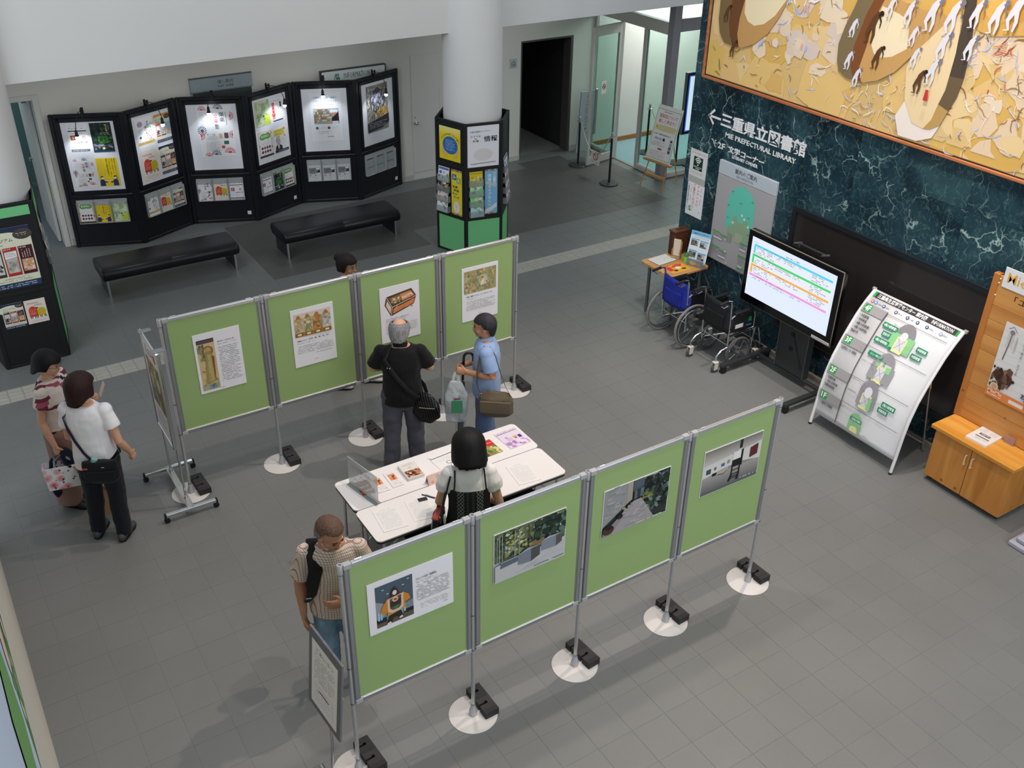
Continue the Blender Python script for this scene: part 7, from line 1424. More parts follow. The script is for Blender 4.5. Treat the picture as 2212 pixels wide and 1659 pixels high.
def patternmat(name, kind):
    if name in MATS: return MATS[name]
    m_ = bpy.data.materials.new(name); m_.use_nodes = True; nt = m_.node_tree; b = nt.nodes['Principled BSDF']; MATS[name] = m_
    b.inputs['Roughness'].default_value = .8; b.inputs['Specular IOR Level'].default_value = .25
    tc = nd(nt, 'ShaderNodeTexCoord'); sp = nd(nt, 'ShaderNodeSeparateXYZ'); nt.links.new(tc.outputs['Object'], sp.inputs[0])
    M = lambda op, a, b_=None, c_=None: mth(nt, op, a, b_, c_)
    if kind == 'patch':       # scattered rectangles on white
        nz = nd(nt, 'ShaderNodeTexNoise', i_Scale=5.0); nt.links.new(tc.outputs['Object'], nz.inputs['Vector'])
        u = M('ADD', M('MULTIPLY', sp.outputs['X'], 17.0), M('MULTIPLY', sp.outputs['Y'], 15.0)); u = M('ADD', u, M('MULTIPLY', nz.outputs['Fac'], .8))
        v = M('ADD', M('MULTIPLY', sp.outputs['Z'], 27.0), M('MULTIPLY', nz.outputs['Fac'], 1.0)); row = M('FLOOR', v)
        u2 = M('ADD', u, M('MULTIPLY', row, .37)); cv = nd(nt, 'ShaderNodeCombineXYZ'); nt.links.new(M('FLOOR', u2), cv.inputs[0]); nt.links.new(row, cv.inputs[1])
        wn = nd(nt, 'ShaderNodeTexWhiteNoise', noise_dimensions='3D'); nt.links.new(cv.outputs[0], wn.inputs['Vector'])
        rp = nd(nt, 'ShaderNodeValToRGB'); rp.color_ramp.interpolation = 'CONSTANT'; e = rp.color_ramp.elements; e[0].position = 0; e[0].color = (*C('#d6ccc4'), 1); e[1].position = .56; e[1].color = (*C('#6e3040'), 1)
        for p, c in ((.76, '#9c5060'), (.84, '#1f1e30')): k_ = e.new(p); k_.color = (*C(c), 1)
        nt.links.new(wn.outputs['Value'], rp.inputs[0]); nt.links.new(rp.outputs[0], b.inputs['Base Color'])
    elif kind == 'plaid':
        def line(src, per, wd): return M('LESS_THAN', M('FRACT', M('MULTIPLY', src, 1 / per)), wd)
        hx = M('ADD', sp.outputs['X'], M('MULTIPLY', sp.outputs['Y'], .8)); g = M('ADD', line(hx, .017, .22), line(sp.outputs['Z'], .017, .22))
        mx = nd(nt, 'ShaderNodeMix', data_type='RGBA'); mx.inputs[6].default_value = (*C('#d6c8bd'), 1); mx.inputs[7].default_value = (*C('#7c6456'), 1); nt.links.new(M('MULTIPLY', g, .75), mx.inputs[0]); nt.links.new(mx.outputs[2], b.inputs['Base Color'])
    elif kind == 'floral':
        vo = nd(nt, 'ShaderNodeTexVoronoi', i_Scale=11.0); nt.links.new(tc.outputs['Object'], vo.inputs['Vector'])
        rp = nd(nt, 'ShaderNodeValToRGB'); e = rp.color_ramp.elements; e[0].position = 0; e[0].color = (*C('#b03040'), 1); e[1].position = .52; e[1].color = (*C('#dfe4e8'), 1)
        for p, c in ((.12, '#d05a68'), (.28, '#e09aa0'), (.42, '#e4c0c4')): k_ = e.new(p); k_.color = (*C(c), 1)
        nt.links.new(vo.outputs['Distance'], rp.inputs[0]); v2 = nd(nt, 'ShaderNodeTexVoronoi', i_Scale=23.0); nt.links.new(tc.outputs['Object'], v2.inputs['Vector'])
        mx = nd(nt, 'ShaderNodeMix', data_type='RGBA'); mx.inputs[7].default_value = (*C('#30485c'), 1); nt.links.new(M('LESS_THAN', v2.outputs['Distance'], .20), mx.inputs[0]); nt.links.new(rp.outputs[0], mx.inputs[6]); nt.links.new(mx.outputs[2], b.inputs['Base Color'])
    elif kind == 'darkfloral':
        vo = nd(nt, 'ShaderNodeTexVoronoi', i_Scale=26.0); nt.links.new(tc.outputs['Object'], vo.inputs['Vector'])
        mx = nd(nt, 'ShaderNodeMix', data_type='RGBA'); mx.inputs[6].default_value = (*C('#17141a'), 1); nt.links.new(M('LESS_THAN', vo.outputs['Distance'], .24), mx.inputs[0])
        rp = nd(nt, 'ShaderNodeValToRGB'); rp.color_ramp.interpolation = 'CONSTANT'; e = rp.color_ramp.elements; e[0].color = (*C('#c05a4a'), 1); e[1].position = .4; e[1].color = (*C('#c8ccd0'), 1); k_ = e.new(.7); k_.color = (*C('#8a4a34'), 1)
        sp2 = nd(nt, 'ShaderNodeSeparateXYZ'); nt.links.new(vo.outputs['Color'], sp2.inputs[0]); nt.links.new(sp2.outputs[0], rp.inputs[0]); nt.links.new(rp.outputs[0], mx.inputs[7]); nt.links.new(mx.outputs[2], b.inputs['Base Color']); b.inputs['Roughness'].default_value = .4
    elif kind == 'trim':      # black dress with two lattice bands down the back and front
        ax = M('ABSOLUTE', sp.outputs['X']); band = M('LESS_THAN', M('ABSOLUTE', M('SUBTRACT', ax, .075)), .027)
        u = M('MULTIPLY', M('SUBTRACT', ax, .075), 37.0); v = M('MULTIPLY', sp.outputs['Z'], 30.0)
        l1 = M('LESS_THAN', M('FRACT', M('ADD', u, v)), .16); l2 = M('LESS_THAN', M('FRACT', M('SUBTRACT', v, u)), .16)
        f = M('MULTIPLY', band, M('MINIMUM', M('ADD', l1, l2), 1.0)); dots = M('MULTIPLY', M('LESS_THAN', ax, .03), M('LESS_THAN', M('FRACT', M('MULTIPLY', sp.outputs['Z'], 55.0)), .25)); dots = M('MULTIPLY', dots, M('GREATER_THAN', ax, .012))
        mx = nd(nt, 'ShaderNodeMix', data_type='RGBA'); mx.inputs[6].default_value = (*C('#1c1e20'), 1); mx.inputs[7].default_value = (*C('#8f9290'), 1); nt.links.new(M('MAXIMUM', f, M('MULTIPLY', dots, .35)), mx.inputs[0]); nt.links.new(mx.outputs[2], b.inputs['Base Color'])
    elif kind == 'stripe':
        f = M('LESS_THAN', M('FRACT', M('MULTIPLY', M('ADD', sp.outputs['X'], M('MULTIPLY', sp.outputs['Z'], .25)), 42.0)), .10)
        mx = nd(nt, 'ShaderNodeMix', data_type='RGBA'); mx.inputs[6].default_value = (*C('#0f0f12'), 1); mx.inputs[7].default_value = (*C('#5c5c60'), 1); nt.links.new(f, mx.inputs[0]); nt.links.new(mx.outputs[2], b.inputs['Base Color']); b.inputs['Roughness'].default_value = .3
    elif kind == 'jeans':
        n = nd(nt, 'ShaderNodeTexNoise', i_Scale=7.0, i_Detail=5.0); nt.links.new(tc.outputs['Object'], n.inputs['Vector']); rp = nd(nt, 'ShaderNodeValToRGB'); e = rp.color_ramp.elements; e[0].position = .35; e[0].color = (*C('#4a6c8c'), 1); e[1].position = .68; e[1].color = (*C('#8fabc0'), 1); nt.links.new(n.outputs['Fac'], rp.inputs[0]); nt.links.new(rp.outputs[0], b.inputs['Base Color'])
    return m_
def mth(nt, op, a, b=None, c=None):
    n = nd(nt, 'ShaderNodeMath', operation=op)
    for i, v in enumerate((a, b, c)):
        if v is None: continue
        if isinstance(v, (int, float)): n.inputs[i].default_value = v
        else: nt.links.new(v, n.inputs[i])
    return n.outputs[0]
def hairmat(name):
    if name in MATS: return MATS[name]
    m_ = colmat(name, .6, .25); nt = m_.node_tree; b = nt.nodes['Principled BSDF']; a = b.inputs['Base Color'].links[0].from_node
    tc = nd(nt, 'ShaderNodeTexCoord'); sq = nd(nt, 'ShaderNodeVectorMath', operation='MULTIPLY'); sq.inputs[1].default_value = (160, 160, 14); nt.links.new(tc.outputs['Object'], sq.inputs[0])
    n = nd(nt, 'ShaderNodeTexNoise', i_Scale=1.0, i_Detail=3.0); nt.links.new(sq.outputs[0], n.inputs['Vector']); mr = nd(nt, 'ShaderNodeMapRange', i_1=.3, i_2=.7, i_3=.55, i_4=1.5); nt.links.new(n.outputs['Fac'], mr.inputs[0])
    vm = nd(nt, 'ShaderNodeVectorMath', operation='SCALE'); nt.links.new(a.outputs['Color'], vm.inputs[0]); nt.links.new(mr.outputs[0], vm.inputs['Scale']); nt.links.new(vm.outputs[0], b.inputs['Base Color'])
    bp = nd(nt, 'ShaderNodeBump', i_Strength=.5, i_Distance=.004); nt.links.new(n.outputs['Fac'], bp.inputs['Height']); nt.links.new(bp.outputs[0], b.inputs['Normal']); return m_
class Person:
    def __init__(s, label, loc, az, H=1.6, sex='m', build=1.0, skin=None, head=(0, 0, 0), hip=(0, 0), chest=(0, 0), feet=None, arms=None, headoff=(0, 0, 0)):
        s.t = thing('person', label, 'person', (loc[0], loc[1], 0), R(az - 90)); s.k = H / 1.6; s.sex = sex; s.b = build; s.skin = skin or SKIN
        k = s.k; s.sw = (.175 if sex == 'm' else .155) * build; s.hip = Vector((hip[0], hip[1], .86 * k)); s.ch = Vector((hip[0] + chest[0], hip[1] + chest[1], 1.30 * k))
        s.feet = feet or [(-.10, 0, 8), (.10, 0, -8)]
        s.neck = s.ch + Vector((0, .005, .06 * k)); s.hc = s.neck + Vector((headoff[0], .02 + headoff[1], .135 * k + headoff[2]))
        yw, pt_, rl = head; s.hM = Matrix.Translation(s.hc) @ Matrix.Rotation(R(yw), 4, 'Z') @ Matrix.Rotation(R(-pt_), 4, 'X') @ Matrix.Rotation(R(rl), 4, 'Y')
        s.sh = {-1: s.ch + Vector((-s.sw, 0, -.015)), 1: s.ch + Vector((s.sw, 0, -.015))}
        s.arms = arms or {}
        for sd in (-1, 1):
            if sd not in s.arms: s.arms[sd] = dict(e=s.sh[sd] + Vector((sd * .05, -.02, -.27 * k)), w=s.sh[sd] + Vector((sd * .06, .05, -.50 * k)), d=(0, .15, -1), n=(-sd, 0, 0), curl=25)
            a = s.arms[sd]; a['e'] = Vector(a['e']); a['w'] = Vector(a['w'])
    def ring(s, z):
        """shirt section at height z: centre, half width, half depth"""
        k = s.k; f = 1.0 if s.sex == 'm' else .93
        T = [(.74, .172, .122), (.86, .170, .125), (.96, .158, .120), (1.06, .155, .118), (1.17, .168, .120), (1.26, .172, .108), (1.31, .150, .092), (1.35, .09, .075), (1.40, .06, .06)]
        zz = z / k
        for i in range(len(T) - 1):
            if zz <= T[i + 1][0] or i == len(T) - 2:
                q = max(0, min(1, (zz - T[i][0]) / (T[i + 1][0] - T[i][0]))); w_ = T[i][1] + (T[i + 1][1] - T[i][1]) * q; d_ = T[i][2] + (T[i + 1][2] - T[i][2]) * q; break
        u = max(0, min(1.1, (z - s.hip.z) / (s.ch.z - s.hip.z))); c = s.hip.lerp(s.ch, u); return Vector((c.x, c.y, z)), w_ * f * s.b, d_ * f * s.b
    def tp(s, ang, z, off=.010):
        """point just outside the clothed torso; 0 right, 90 front, 180 left, 270 back"""
        c, w_, d_ = s.ring(z); a = R(ang); g = getattr(s, 'fu', 1.05) + getattr(s, 'fl', 0) * max(0, 1.06 - z / s.k); w_ = (w_ + .010) * g; d_ = (d_ + .010) * g; return Vector((c.x + (w_ + off) * math.cos(a), c.y + (d_ + off) * math.sin(a), z))
    def body(s, voxel=.006):
        k = s.k; m = MB(); hM = s.hM
        def el(c, r): m.M = hM; m.ball(tuple(x * k for x in c), tuple(x * k for x in r), 18, 12); m.M = None
        el((0, -.012, .025), (.075, .093, .088)); el((0, .022, -.03), (.064, .070, .080)); el((0, .048, -.082), (.034, .034, .030)); el((0, .070, .012), (.045, .022, .03)); el((0, .084, -.022), (.011, .018, .026)); el((0, .098, -.036), (.013, .012, .010))
        el((0, .078, -.060), (.024, .014, .012))
        for sd in (-1, 1): el((sd * .076, -.006, -.012), (.010, .022, .032)); el((sd * .04, .05, -.035), (.024, .024, .026))
        loft(m, [s.ch + Vector((0, -.01, -.02)), s.neck, hM @ Vector((0, -.018, -.06))], [.060 * k, .052 * k, .050 * k])
        zs = [.80, .95, 1.08, 1.20, 1.28, 1.32]; P = []; Q = []
        for z in zs: c, w_, d_ = s.ring(z * k); P.append(c); Q.append((w_ * .84, d_ * .82))
        loft(m, P, Q)
        for sd in (-1, 1):
            a = s.arms[sd]; sh = s.sh[sd]; e, w_ = a['e'], a['w']; g = .92 if s.sex == 'f' else 1.0
            loft(m, [sh.lerp(e, .12), sh.lerp(e, .5), e, e.lerp(w_, .3), e.lerp(w_, .75), w_], [.050 * k * g, .046 * k * g, .038 * k * g, .040 * k * g, .030 * k * g, (.024 * k * g, .028 * k * g)])
            s.hand(m, w_, Vector(a['d']).normalized(), Vector(a['n']).normalized(), sd, a.get('curl', 25), k * (1.0 if s.sex == 'm' else .92), a.get('thumb', 1))
        s.bodyo = fuse(m, 'body', s.skin, s.t, voxel, 2)
        for sd in (-1, 1):
            m = MB(); m.M = hM; m.ball((sd * .031 * k, .084 * k, .004 * k), (.0135 * k, .006, .0058 * k), 12, 8); m.build('eye', EYE, s.t)
            m = MB(); m.M = hM; m.tube([(sd * .014 * k, .092 * k, .021 * k), (sd * .03 * k, .090 * k, .026 * k), (sd * .05 * k, .076 * k, .022 * k)], [.0028, .0036, .002], 6); m.build('eyebrow', BROW, s.t)
        m = MB(); m.M = hM; m.ball((0, .0895 * k, -.0615 * k), (.021 * k, .006, .0055 * k), 12, 8); m.build('mouth', LIP, s.t)
        return s
    def hand(s, m, w_, d, n, sd, curl, k, thumb=1):
        n = (n - d * n.dot(d)).normalized(); sx = d.cross(n) * (1 if sd > 0 else -1)      # sx points to the thumb side
        loft(m, [w_ - d * .01, w_ + d * .03 * k, w_ + d * .085 * k], [(.026 * k, .018 * k), (.036 * k, .0165 * k), (.039 * k, .0135 * k)], up=sx)
        for i, (off, L) in enumerate(((.030, .072), (.010, .080), (-.010, .074), (-.029, .058))):
            p = w_ + d * .082 * k + sx * off * k; P = [p - d * .02]; dr = d.copy(); ang = 0
            for q in (.42, .32, .26):
                ang += curl * (1.0 + .12 * i); dv = d * math.cos(R(ang)) + n * math.sin(R(ang)); p = p + dv * L * q * k; P.append(p)
            loft(m, P, [.0100 * k, .0096 * k, .0088 * k, .0078 * k], n=8)
        p = w_ + d * .025 * k + sx * .032 * k; dv = (d * .62 + sx * .62 + n * .45).normalized(); d2 = (d * .85 + sx * .10 + n * .5).normalized()
        loft(m, [p - dv * .015, p + dv * .030 * k, p + dv * .030 * k + d2 * .030 * k * thumb], [.0125 * k, .0110 * k, .0088 * k], n=8)
    def top(s, mt, name='shirt', hem=.80, sleeve=.55, sr=(.062, .066), wr=(.006, 9, 7, 1), vox=.008, neckz=1.355, full=1.0, collar=None, flare=0.0):
        k = s.k; s.fu, s.fl = full, flare; m = MB(); P = []; Q = []
        loft(m, [s.sh[-1], s.ch + Vector((0, -.004, .014)), s.sh[1]], [.060 * k, (.070 * k, .060 * k), .060 * k], up=(0, 1, 0), n=18)
        zs = [z for z in (hem, hem + .06, .96, 1.06, 1.17, 1.26, 1.31, neckz) if z >= hem]
        zs = sorted(set(zs))
        for z in zs:
            c, w_, d_ = s.ring(z * k); g = full + flare * max(0, (1.06 - z)); P.append(c); Q.append(((w_ + .008) * g, (d_ + .008) * g))
        loft(m, P, Q, round0=False, round1=False, n=24)
        for sd in (-1, 1):
            a = s.arms[sd]; sh = s.sh[sd]; e = a['e']; end = sh.lerp(e, sleeve); g = .92 if s.sex == 'f' else 1.0
            loft(m, [sh - Vector((sd * .05, 0, .01)), sh, sh.lerp(e, sleeve * .5), end], [.060 * k, .066 * k, sr[0] * k * g, sr[1] * k * g], round1=False)
            m.ball(sh + (sh - e).normalized() * .012 * k, .066 * k, 16, 10)
        s.topo = fuse(m, name, mt, s.t, vox, 4, wr)
        if collar is not None:
            q = MB(); c = s.neck + Vector((0, 0, .0)); P = []
            for i in range(25):
                a = R(-262 + 344 * i / 24); P.append(c + Vector((.066 * k * math.cos(a) * 1.02, .070 * k * math.sin(a), .012 - .020 * math.sin(a))))
            q.tube(P, 1.0, 8, flat=(.045, .009), up=[Vector((0, 0, 1)) + (p - c).normalized() * -.35 for p in P]); q.build('collar', collar, s.t)
        return s
    def legs(s, mt, name='trousers', w0=.092, w1=.070, w2=.060, hem=.06, wr=(.007, 7, 8, 3), vox=.009, spread=1.0):
        k = s.k; m = MB(); P = []; Q = []
        for z in (.80, .86, .94, 1.0): c, w_, d_ = s.ring(z * k); P.append(c); Q.append((w_ * .97, d_ * .98))
        loft(m, P, Q, n=20)
        for i, sd in enumerate((-1, 1)):
            fx, fy, fyaw = s.feet[i]; hp = Vector((s.hip.x + sd * .085 * s.b, s.hip.y, .84 * k)); an = Vector((fx, fy - .02, hem)); kn = hp.lerp(an, .5) + Vector((0, .025, 0))
            loft(m, [hp, hp.lerp(kn, .5), kn, kn.lerp(an, .5), an], [(w0 * k * s.b, w0 * 1.08 * k), ((w0 + w1) * .5 * k, (w0 + w1) * .53 * k), w1 * k, ((w1 + w2) * .5 * k), w2 * k], round1=False)
        s.lego = fuse(m, name, mt, s.t, vox, 3, wr); return s
    def shoes(s, mt, sole=None, L=.25):
        k = s.k
        for i, sd in enumerate((-1, 1)):
            fx, fy, fyaw = s.feet[i]; M_ = Matrix.Translation((fx, fy, 0)) @ Matrix.Rotation(R(fyaw), 4, 'Z'); m = MB(); m.M = M_
            out = [(-.030, -.085), (-.036, -.04), (-.034, .02), (-.044, .09), (-.042, .135), (-.022, .165), (.008, .168), (.032, .145), (.042, .10), (.036, .03), (.034, -.04), (.028, -.085), (0, -.098)]
            out = [(x * (1 if sd > 0 else -1), y * L / .25) for x, y in out]
            m.M = M_; loft(m, [(0, -.075, .045), (0, -.03, .05), (0, .03, .045), (0, .10, .034), (0, .145, .028)], [(.034, .040), (.036, .050), (.038, .040), (.042, .028), (.036, .022)], n=14); m.M = None
            # keep the sole flat on the floor
            m.v = [(x, y, max(.012, z)) for x, y, z in m.v]; o = m.build('shoe', mt, s.t, smooth=60)
            q = MB(); q.M = M_; q.prism(out, 0, .020); q.build('sole', sole or BLACKM, o, smooth=40)
        return s
    def hair(s, front=.055, side=-.045, back=-.10, phi=62, th=.012, col=lambda a, t: (.01, .01, .01), flare=0.0, bald=None, jag=.008, dn=1.0, seed=1, name='hair', part=False):
        k = s.k; nT, nZ = 56, 16; vs = []; cs = []; F = []; rz_, rx, ry = .088, .075, .093; cz, cy = .025, -.012
        for i in range(nT):
            a = 2 * math.pi * i / nT; deg = abs((math.degrees(a) + 180) % 360 - 180)
            f = max(0, min(1, (deg - phi) / 16)); f = f * f * (3 - 2 * f); g = max(0, min(1, (deg - 95) / 50)); g = g * g * (3 - 2 * g)
            zb = front + (side - front) * f; zb = zb + (back - side) * g * f
            zb += jag * mnoise.noise(Vector((math.cos(a) * 9, math.sin(a) * 9, seed)))
            zt = cz + rz_ + th * .8
            if bald: zt = cz + bald(deg) * (rz_ + th)
            for j in range(nZ + 1):
                t = j / nZ; z = zb + (zt - zb) * math.cos(t * math.pi / 2) if not bald else zt + (zb - zt) * t
                u = (z - cz) / (rz_ + th * .8); r = math.sqrt(max(0, 1 - u * u)) if u > 0 else 1.0 - .0 * u
                if u < 0: r = 1.0 + flare * min(1, -u) - (.16 * u * u if flare == 0 else 0)
                jit = 1 + .030 * mnoise.noise(Vector((math.cos(a) * 6, math.sin(a) * 6, z * 12 + seed)))
                vs.append(tuple(s.hM @ Vector(((rx + th) * r * jit * math.sin(a) * k, (cy + (ry + th) * r * jit * math.cos(a)) * k, z * k)))); cs.append(col(deg, 1 - (z + .1) / .22))
        for i in range(nT):
            for j in range(nZ): F.append((i * (nZ + 1) + j, ((i + 1) % nT) * (nZ + 1) + j, ((i + 1) % nT) * (nZ + 1) + j + 1, i * (nZ + 1) + j + 1)[::-1])
        m = MB(); m.v = vs; m.f = F; m.c = cs; o = m.build(name, hairmat('hair_strands'), s.t, smooth=80)
        sm = o.modifiers.new('thickness', 'SOLIDIFY'); sm.thickness = th * .95 * k; sm.offset = -1; return s
    def glasses(s, c='#5c5a58'):
        k = s.k; g = MB(); g.M = s.hM
        for sd in (-1, 1):
            g.tube([(sd * .032 * k + .022 * k * math.cos(t), .101 * k, .002 * k + .017 * k * math.sin(t)) for t in [2 * math.pi * i / 16 for i in range(16)]], .0016, 6, closed=True); g.tube([(sd * .054 * k, .101 * k, .006 * k), (sd * .078 * k, .08 * k, .008 * k), (sd * .082 * k, 0, .004 * k), (sd * .078 * k, -.02 * k, -.01 * k)], .0016, 6)
        g.tube([(-.010 * k, .101 * k, .006 * k), (.010 * k, .101 * k, .006 * k)], .0016, 6); g.build('glasses', mat('glasses_' + c[1:], c, .3, .4), s.t); return s
    def W(s, p): return Matrix.Translation(s.t.location) @ Matrix.Rotation(s.t.rotation_euler.z, 4, 'Z') @ Vector(p)
def flatcol(h): c = C(h); return lambda a, t: c
def bag(name, label, person, build):
    t = thing(name, label, 'bag', person.t.location, person.t.rotation_euler.z); build(t); return t
# ---- A: woman in patched blouse, profile to the right, floral tote in her right hand
A = Person('woman in maroon and white patched blouse and brown wide trousers holding a floral bag', (.60, 8.33), -38, 1.57, 'f', 1.02, head=(12, 14, 0), feet=[(-.10, .02, 4), (.10, -.02, -6)],
           arms={1: dict(e=(.215, -.03, .99), w=(.235, .05, .77), d=(.05, .12, -1), n=(-1, .1, 0), curl=62), -1: dict(e=(-.20, .06, .98), w=(-.13, .27, 1.07), d=(.25, .9, .35), n=(.9, -.3, .1), curl=45)})
A.body().top(patternmat('patched_cotton', 'patch'), 'blouse', hem=.80, sleeve=.48, sr=(.070, .078), full=1.05).legs(cloth('mauve_brown_cloth', '#8c6f63'), w0=.115, w1=.115, w2=.112, hem=.07, wr=(.011, 11, 2.5, 5))
A.shoes(mat('black_shoe', '#1c1c1e', .5)).hair(.045, -.03, -.095, 60, .015, flatcol('#0c0c0f'), flare=.02, seed=2).glasses('#6a5a50')
def b_tote(t):
    m = MB(); o = [(.10, -.03, .385), (.345, .16, .385)]; c = Vector((.245, .085, .0)); M_ = Matrix.Translation(c) @ Matrix.Rotation(R(118), 4, 'Z'); m.M = M_
    m.add([(-.155, -.045, .36), (.155, -.045, .36), (.155, .045, .36), (-.155, .045, .36), (-.17, -.055, .60), (.17, -.055, .60), (.17, .055, .60), (-.17, .055, .60)], [(0, 3, 2, 1), (0, 1, 5, 4), (1, 2, 6, 5), (2, 3, 7, 6), (3, 0, 4, 7)])
    o = m.build('bag_body', patternmat('floral_print', 'floral'), t, smooth=30); o.modifiers.new('thickness', 'SOLIDIFY').thickness = .004
    for y in (-.05, .05): h = MB(); h.M = M_; h.tube([(-.07, y, .58), (-.06, y * .8, .66), (0, y * .2, .70), (.06, y * .8, .66), (.07, y, .58)], 1.0, 8, flat=(.02, .004), up=(1, 0, 0)); h.build('handle', mat('grey_handle', '#8a98a4', .6), t)
bag('tote_bag', 'white floral tote bag held by the woman in the patched blouse', A, b_tote)
def b_cardi(t):
    m = MB(); loft(m, [(.215, .10, .70), (.20, .14, .60), (.17, .16, .50), (.16, .15, .44)], [(.05, .04), (.075, .055), (.085, .06), (.06, .045)], n=14); loft(m, [(.23, -.02, .60), (.235, -.06, .40), (.22, -.04, .24)], [(.035, .03), (.055, .04), (.05, .03)], n=12); fuse(m, 'jacket_cloth', cloth('navy_knit', '#12162a'), t, .009, 3, (.012, 12, 9, 4))
o = bag('navy_jacket', 'navy jacket draped over the floral tote bag', A, b_cardi); o['category'] = 'jacket'
pp = thing('folded_leaflet', 'cream leaflet held up by the woman in the patched blouse', 'leaflet', A.W((-.115, .36, 1.10)), A.t.rotation_euler.z + R(40)); pp.rotation_euler[0] = R(-25)
MB().bbox(-.035, .035, -.001, .001, 0, .13, .0005).build('sheet', mat('cream_paper', '#e0cdbc', .6), pp)
pb = thing('paper_bag', 'brown paper bag standing behind the woman in the white shirt', 'bag', (.79, 8.02, 0), R(-30)); MB().add([(-.09, -.05, 0), (.09, -.05, 0), (.09, .05, 0), (-.09, .05, 0), (-.10, -.03, .26), (.10, -.03, .26), (.10, .03, .26), (-.10, .03, .26)], [(0, 3, 2, 1), (0, 1, 5, 4), (1, 2, 6, 5), (2, 3, 7, 6), (3, 0, 4, 7)]).build('bag_body', mat('kraft_paper', '#b08a68', .75), pb, smooth=0)
for y in (-.03, .03): MB().tube([(-.04, y, .25), (-.03, y, .30), (.03, y, .30), (.04, y, .25)], .003, 6).build('handle', mat('kraft_cord', '#8a6a4c', .8), pb)
# ---- B: woman in white T-shirt seen from behind
B = Person('woman in a white T-shirt and navy trousers seen from behind', (.76, 7.70), 57, 1.60, 'f', 1.04, head=(-32, -2, 0), feet=[(-.115, -.03, 3), (.125, -.06, -4)],
           arms={1: dict(e=(.235, -.03, 1.0), w=(.255, .10, .80), d=(.1, .5, -1), n=(-1, .2, 0), curl=50), -1: dict(e=(-.205, .02, 1.0), w=(-.16, .20, .86), d=(.3, .9, -.2), n=(1, 0, 0), curl=40)})
B.body().top(cloth('white_cotton', '#e6e6ea', .02), 't_shirt', hem=.74, sleeve=.52, sr=(.068, .078), full=1.06, flare=.12, wr=(.008, 8, 7, 2)).legs(cloth('navy_trouser', '#12151f'), w0=.098, w1=.080, w2=.068, hem=.05).shoes(mat('grey_shoe', '#3e4246', .55))
B.hair(.05, -.055, -.115, 58, .020, lambda a, t: tuple(c * (1.0) for c in C('#2a1716')), flare=.03, seed=5)
def b_sling(t):
    m = MB(); cols = []; c = Vector((.10, -.175, .80)); M_ = Matrix.Translation(c) @ Matrix.Rotation(R(8), 4, 'Z'); m.M = M_
    loft(m, [(0, .0, -.10), (0, 0, -.06), (0, 0, .05), (0, 0, .10)], [(.13, .035), (.155, .045), (.15, .040), (.14, .028)], n=20, round1=False); fuse(m, 'bag_body', cloth('black_canvas', '#14171c', bump=.05), t, .008, 3, (.006, 9, 9, 3))
    f = MB(); f.M = M_; f.bbox(-.13, .12, -.052, -.040, -.085, .02, .012); f.build('front_pocket', MATS['black_canvas'], t); l = MB(); l.M = M_; l.bbox(.02, .045, -.046, -.043, .055, .062, .001); l.build('logo_tag', mat('silver_tag', '#c8c8c8', .3, .6), t)
    bt = MB(); bt.M = M_; bt.cyl((-.055, 0, .06), (-.03, 0, .125), .026, n=16); bt.build('bottle_in_bag', mat('teal_bottle', '#7aa8a4', .4), t); rd = MB(); rd.M = M_; rd.bbox(-.135, -.09, -.050, -.044, .045, .06, .003); rd.build('red_tab', mat('red_tab', '#c03a3a', .5), t)
    P = [B.tp(285, .86, .03), B.tp(262, .95), B.tp(242, 1.05), B.tp(226, 1.16), B.tp(212, 1.25, .010), (-.085, -.035, 1.352), (-.080, .03, 1.352), B.tp(125, 1.27), B.tp(100, 1.12), B.tp(75, 1.0), B.tp(40, .90), B.tp(5, .86, .02), B.tp(330, .86, .035)]
    MB().tube(P, 1.0, 8, flat=(.030, .004), up=[Vector((.5, 0, .9))] * len(P)).build('strap', cloth('navy_strap', '#23223c'), t)
bag('shoulder_bag', 'black sling bag on the back of the woman in the white T-shirt', B, b_sling)
# ---- C: man in black polo, arms folded, back to the viewer
Cc = Person('balding man in a black polo shirt with folded arms facing the green panels', (3.44, 7.24), 62, 1.61, 'm', 1.06, head=(-18, 6, 0), feet=[(-.135, -.04, 18), (.125, .0, -16)],
            arms={1: dict(e=(.265, .06, 1.09), w=(.06, .225, 1.10), d=(-1, .1, .1), n=(0, -1, 0), curl=30), -1: dict(e=(-.265, .06, 1.09), w=(-.06, .20, 1.06), d=(1, .1, -.1), n=(0, -1, 0), curl=30)})
grey = lambda a, t: tuple(c * (.7 + .5 * t) for c in C('#8a8a8c'))
BK_ = cloth('black_polo', '#0d0d10', .1); Cc.body().top(BK_, 'polo_shirt', hem=.76, sleeve=.72, sr=(.072, .080), full=1.04, collar=BK_, wr=(.007, 8, 7, 7)).legs(cloth('slate_trouser', '#54545f'), w0=.102, w1=.085, w2=.078, hem=.03, wr=(.012, 8, 7, 8)).shoes(mat('maroon_shoe', '#6a2430', .5))
Cc.hair(.035, -.03, -.085, 75, .011, grey, bald=lambda d: .50 if d < 60 else (.50 + .16 * min(1, (d - 60) / 60)), seed=7).glasses('#3c3a3a')
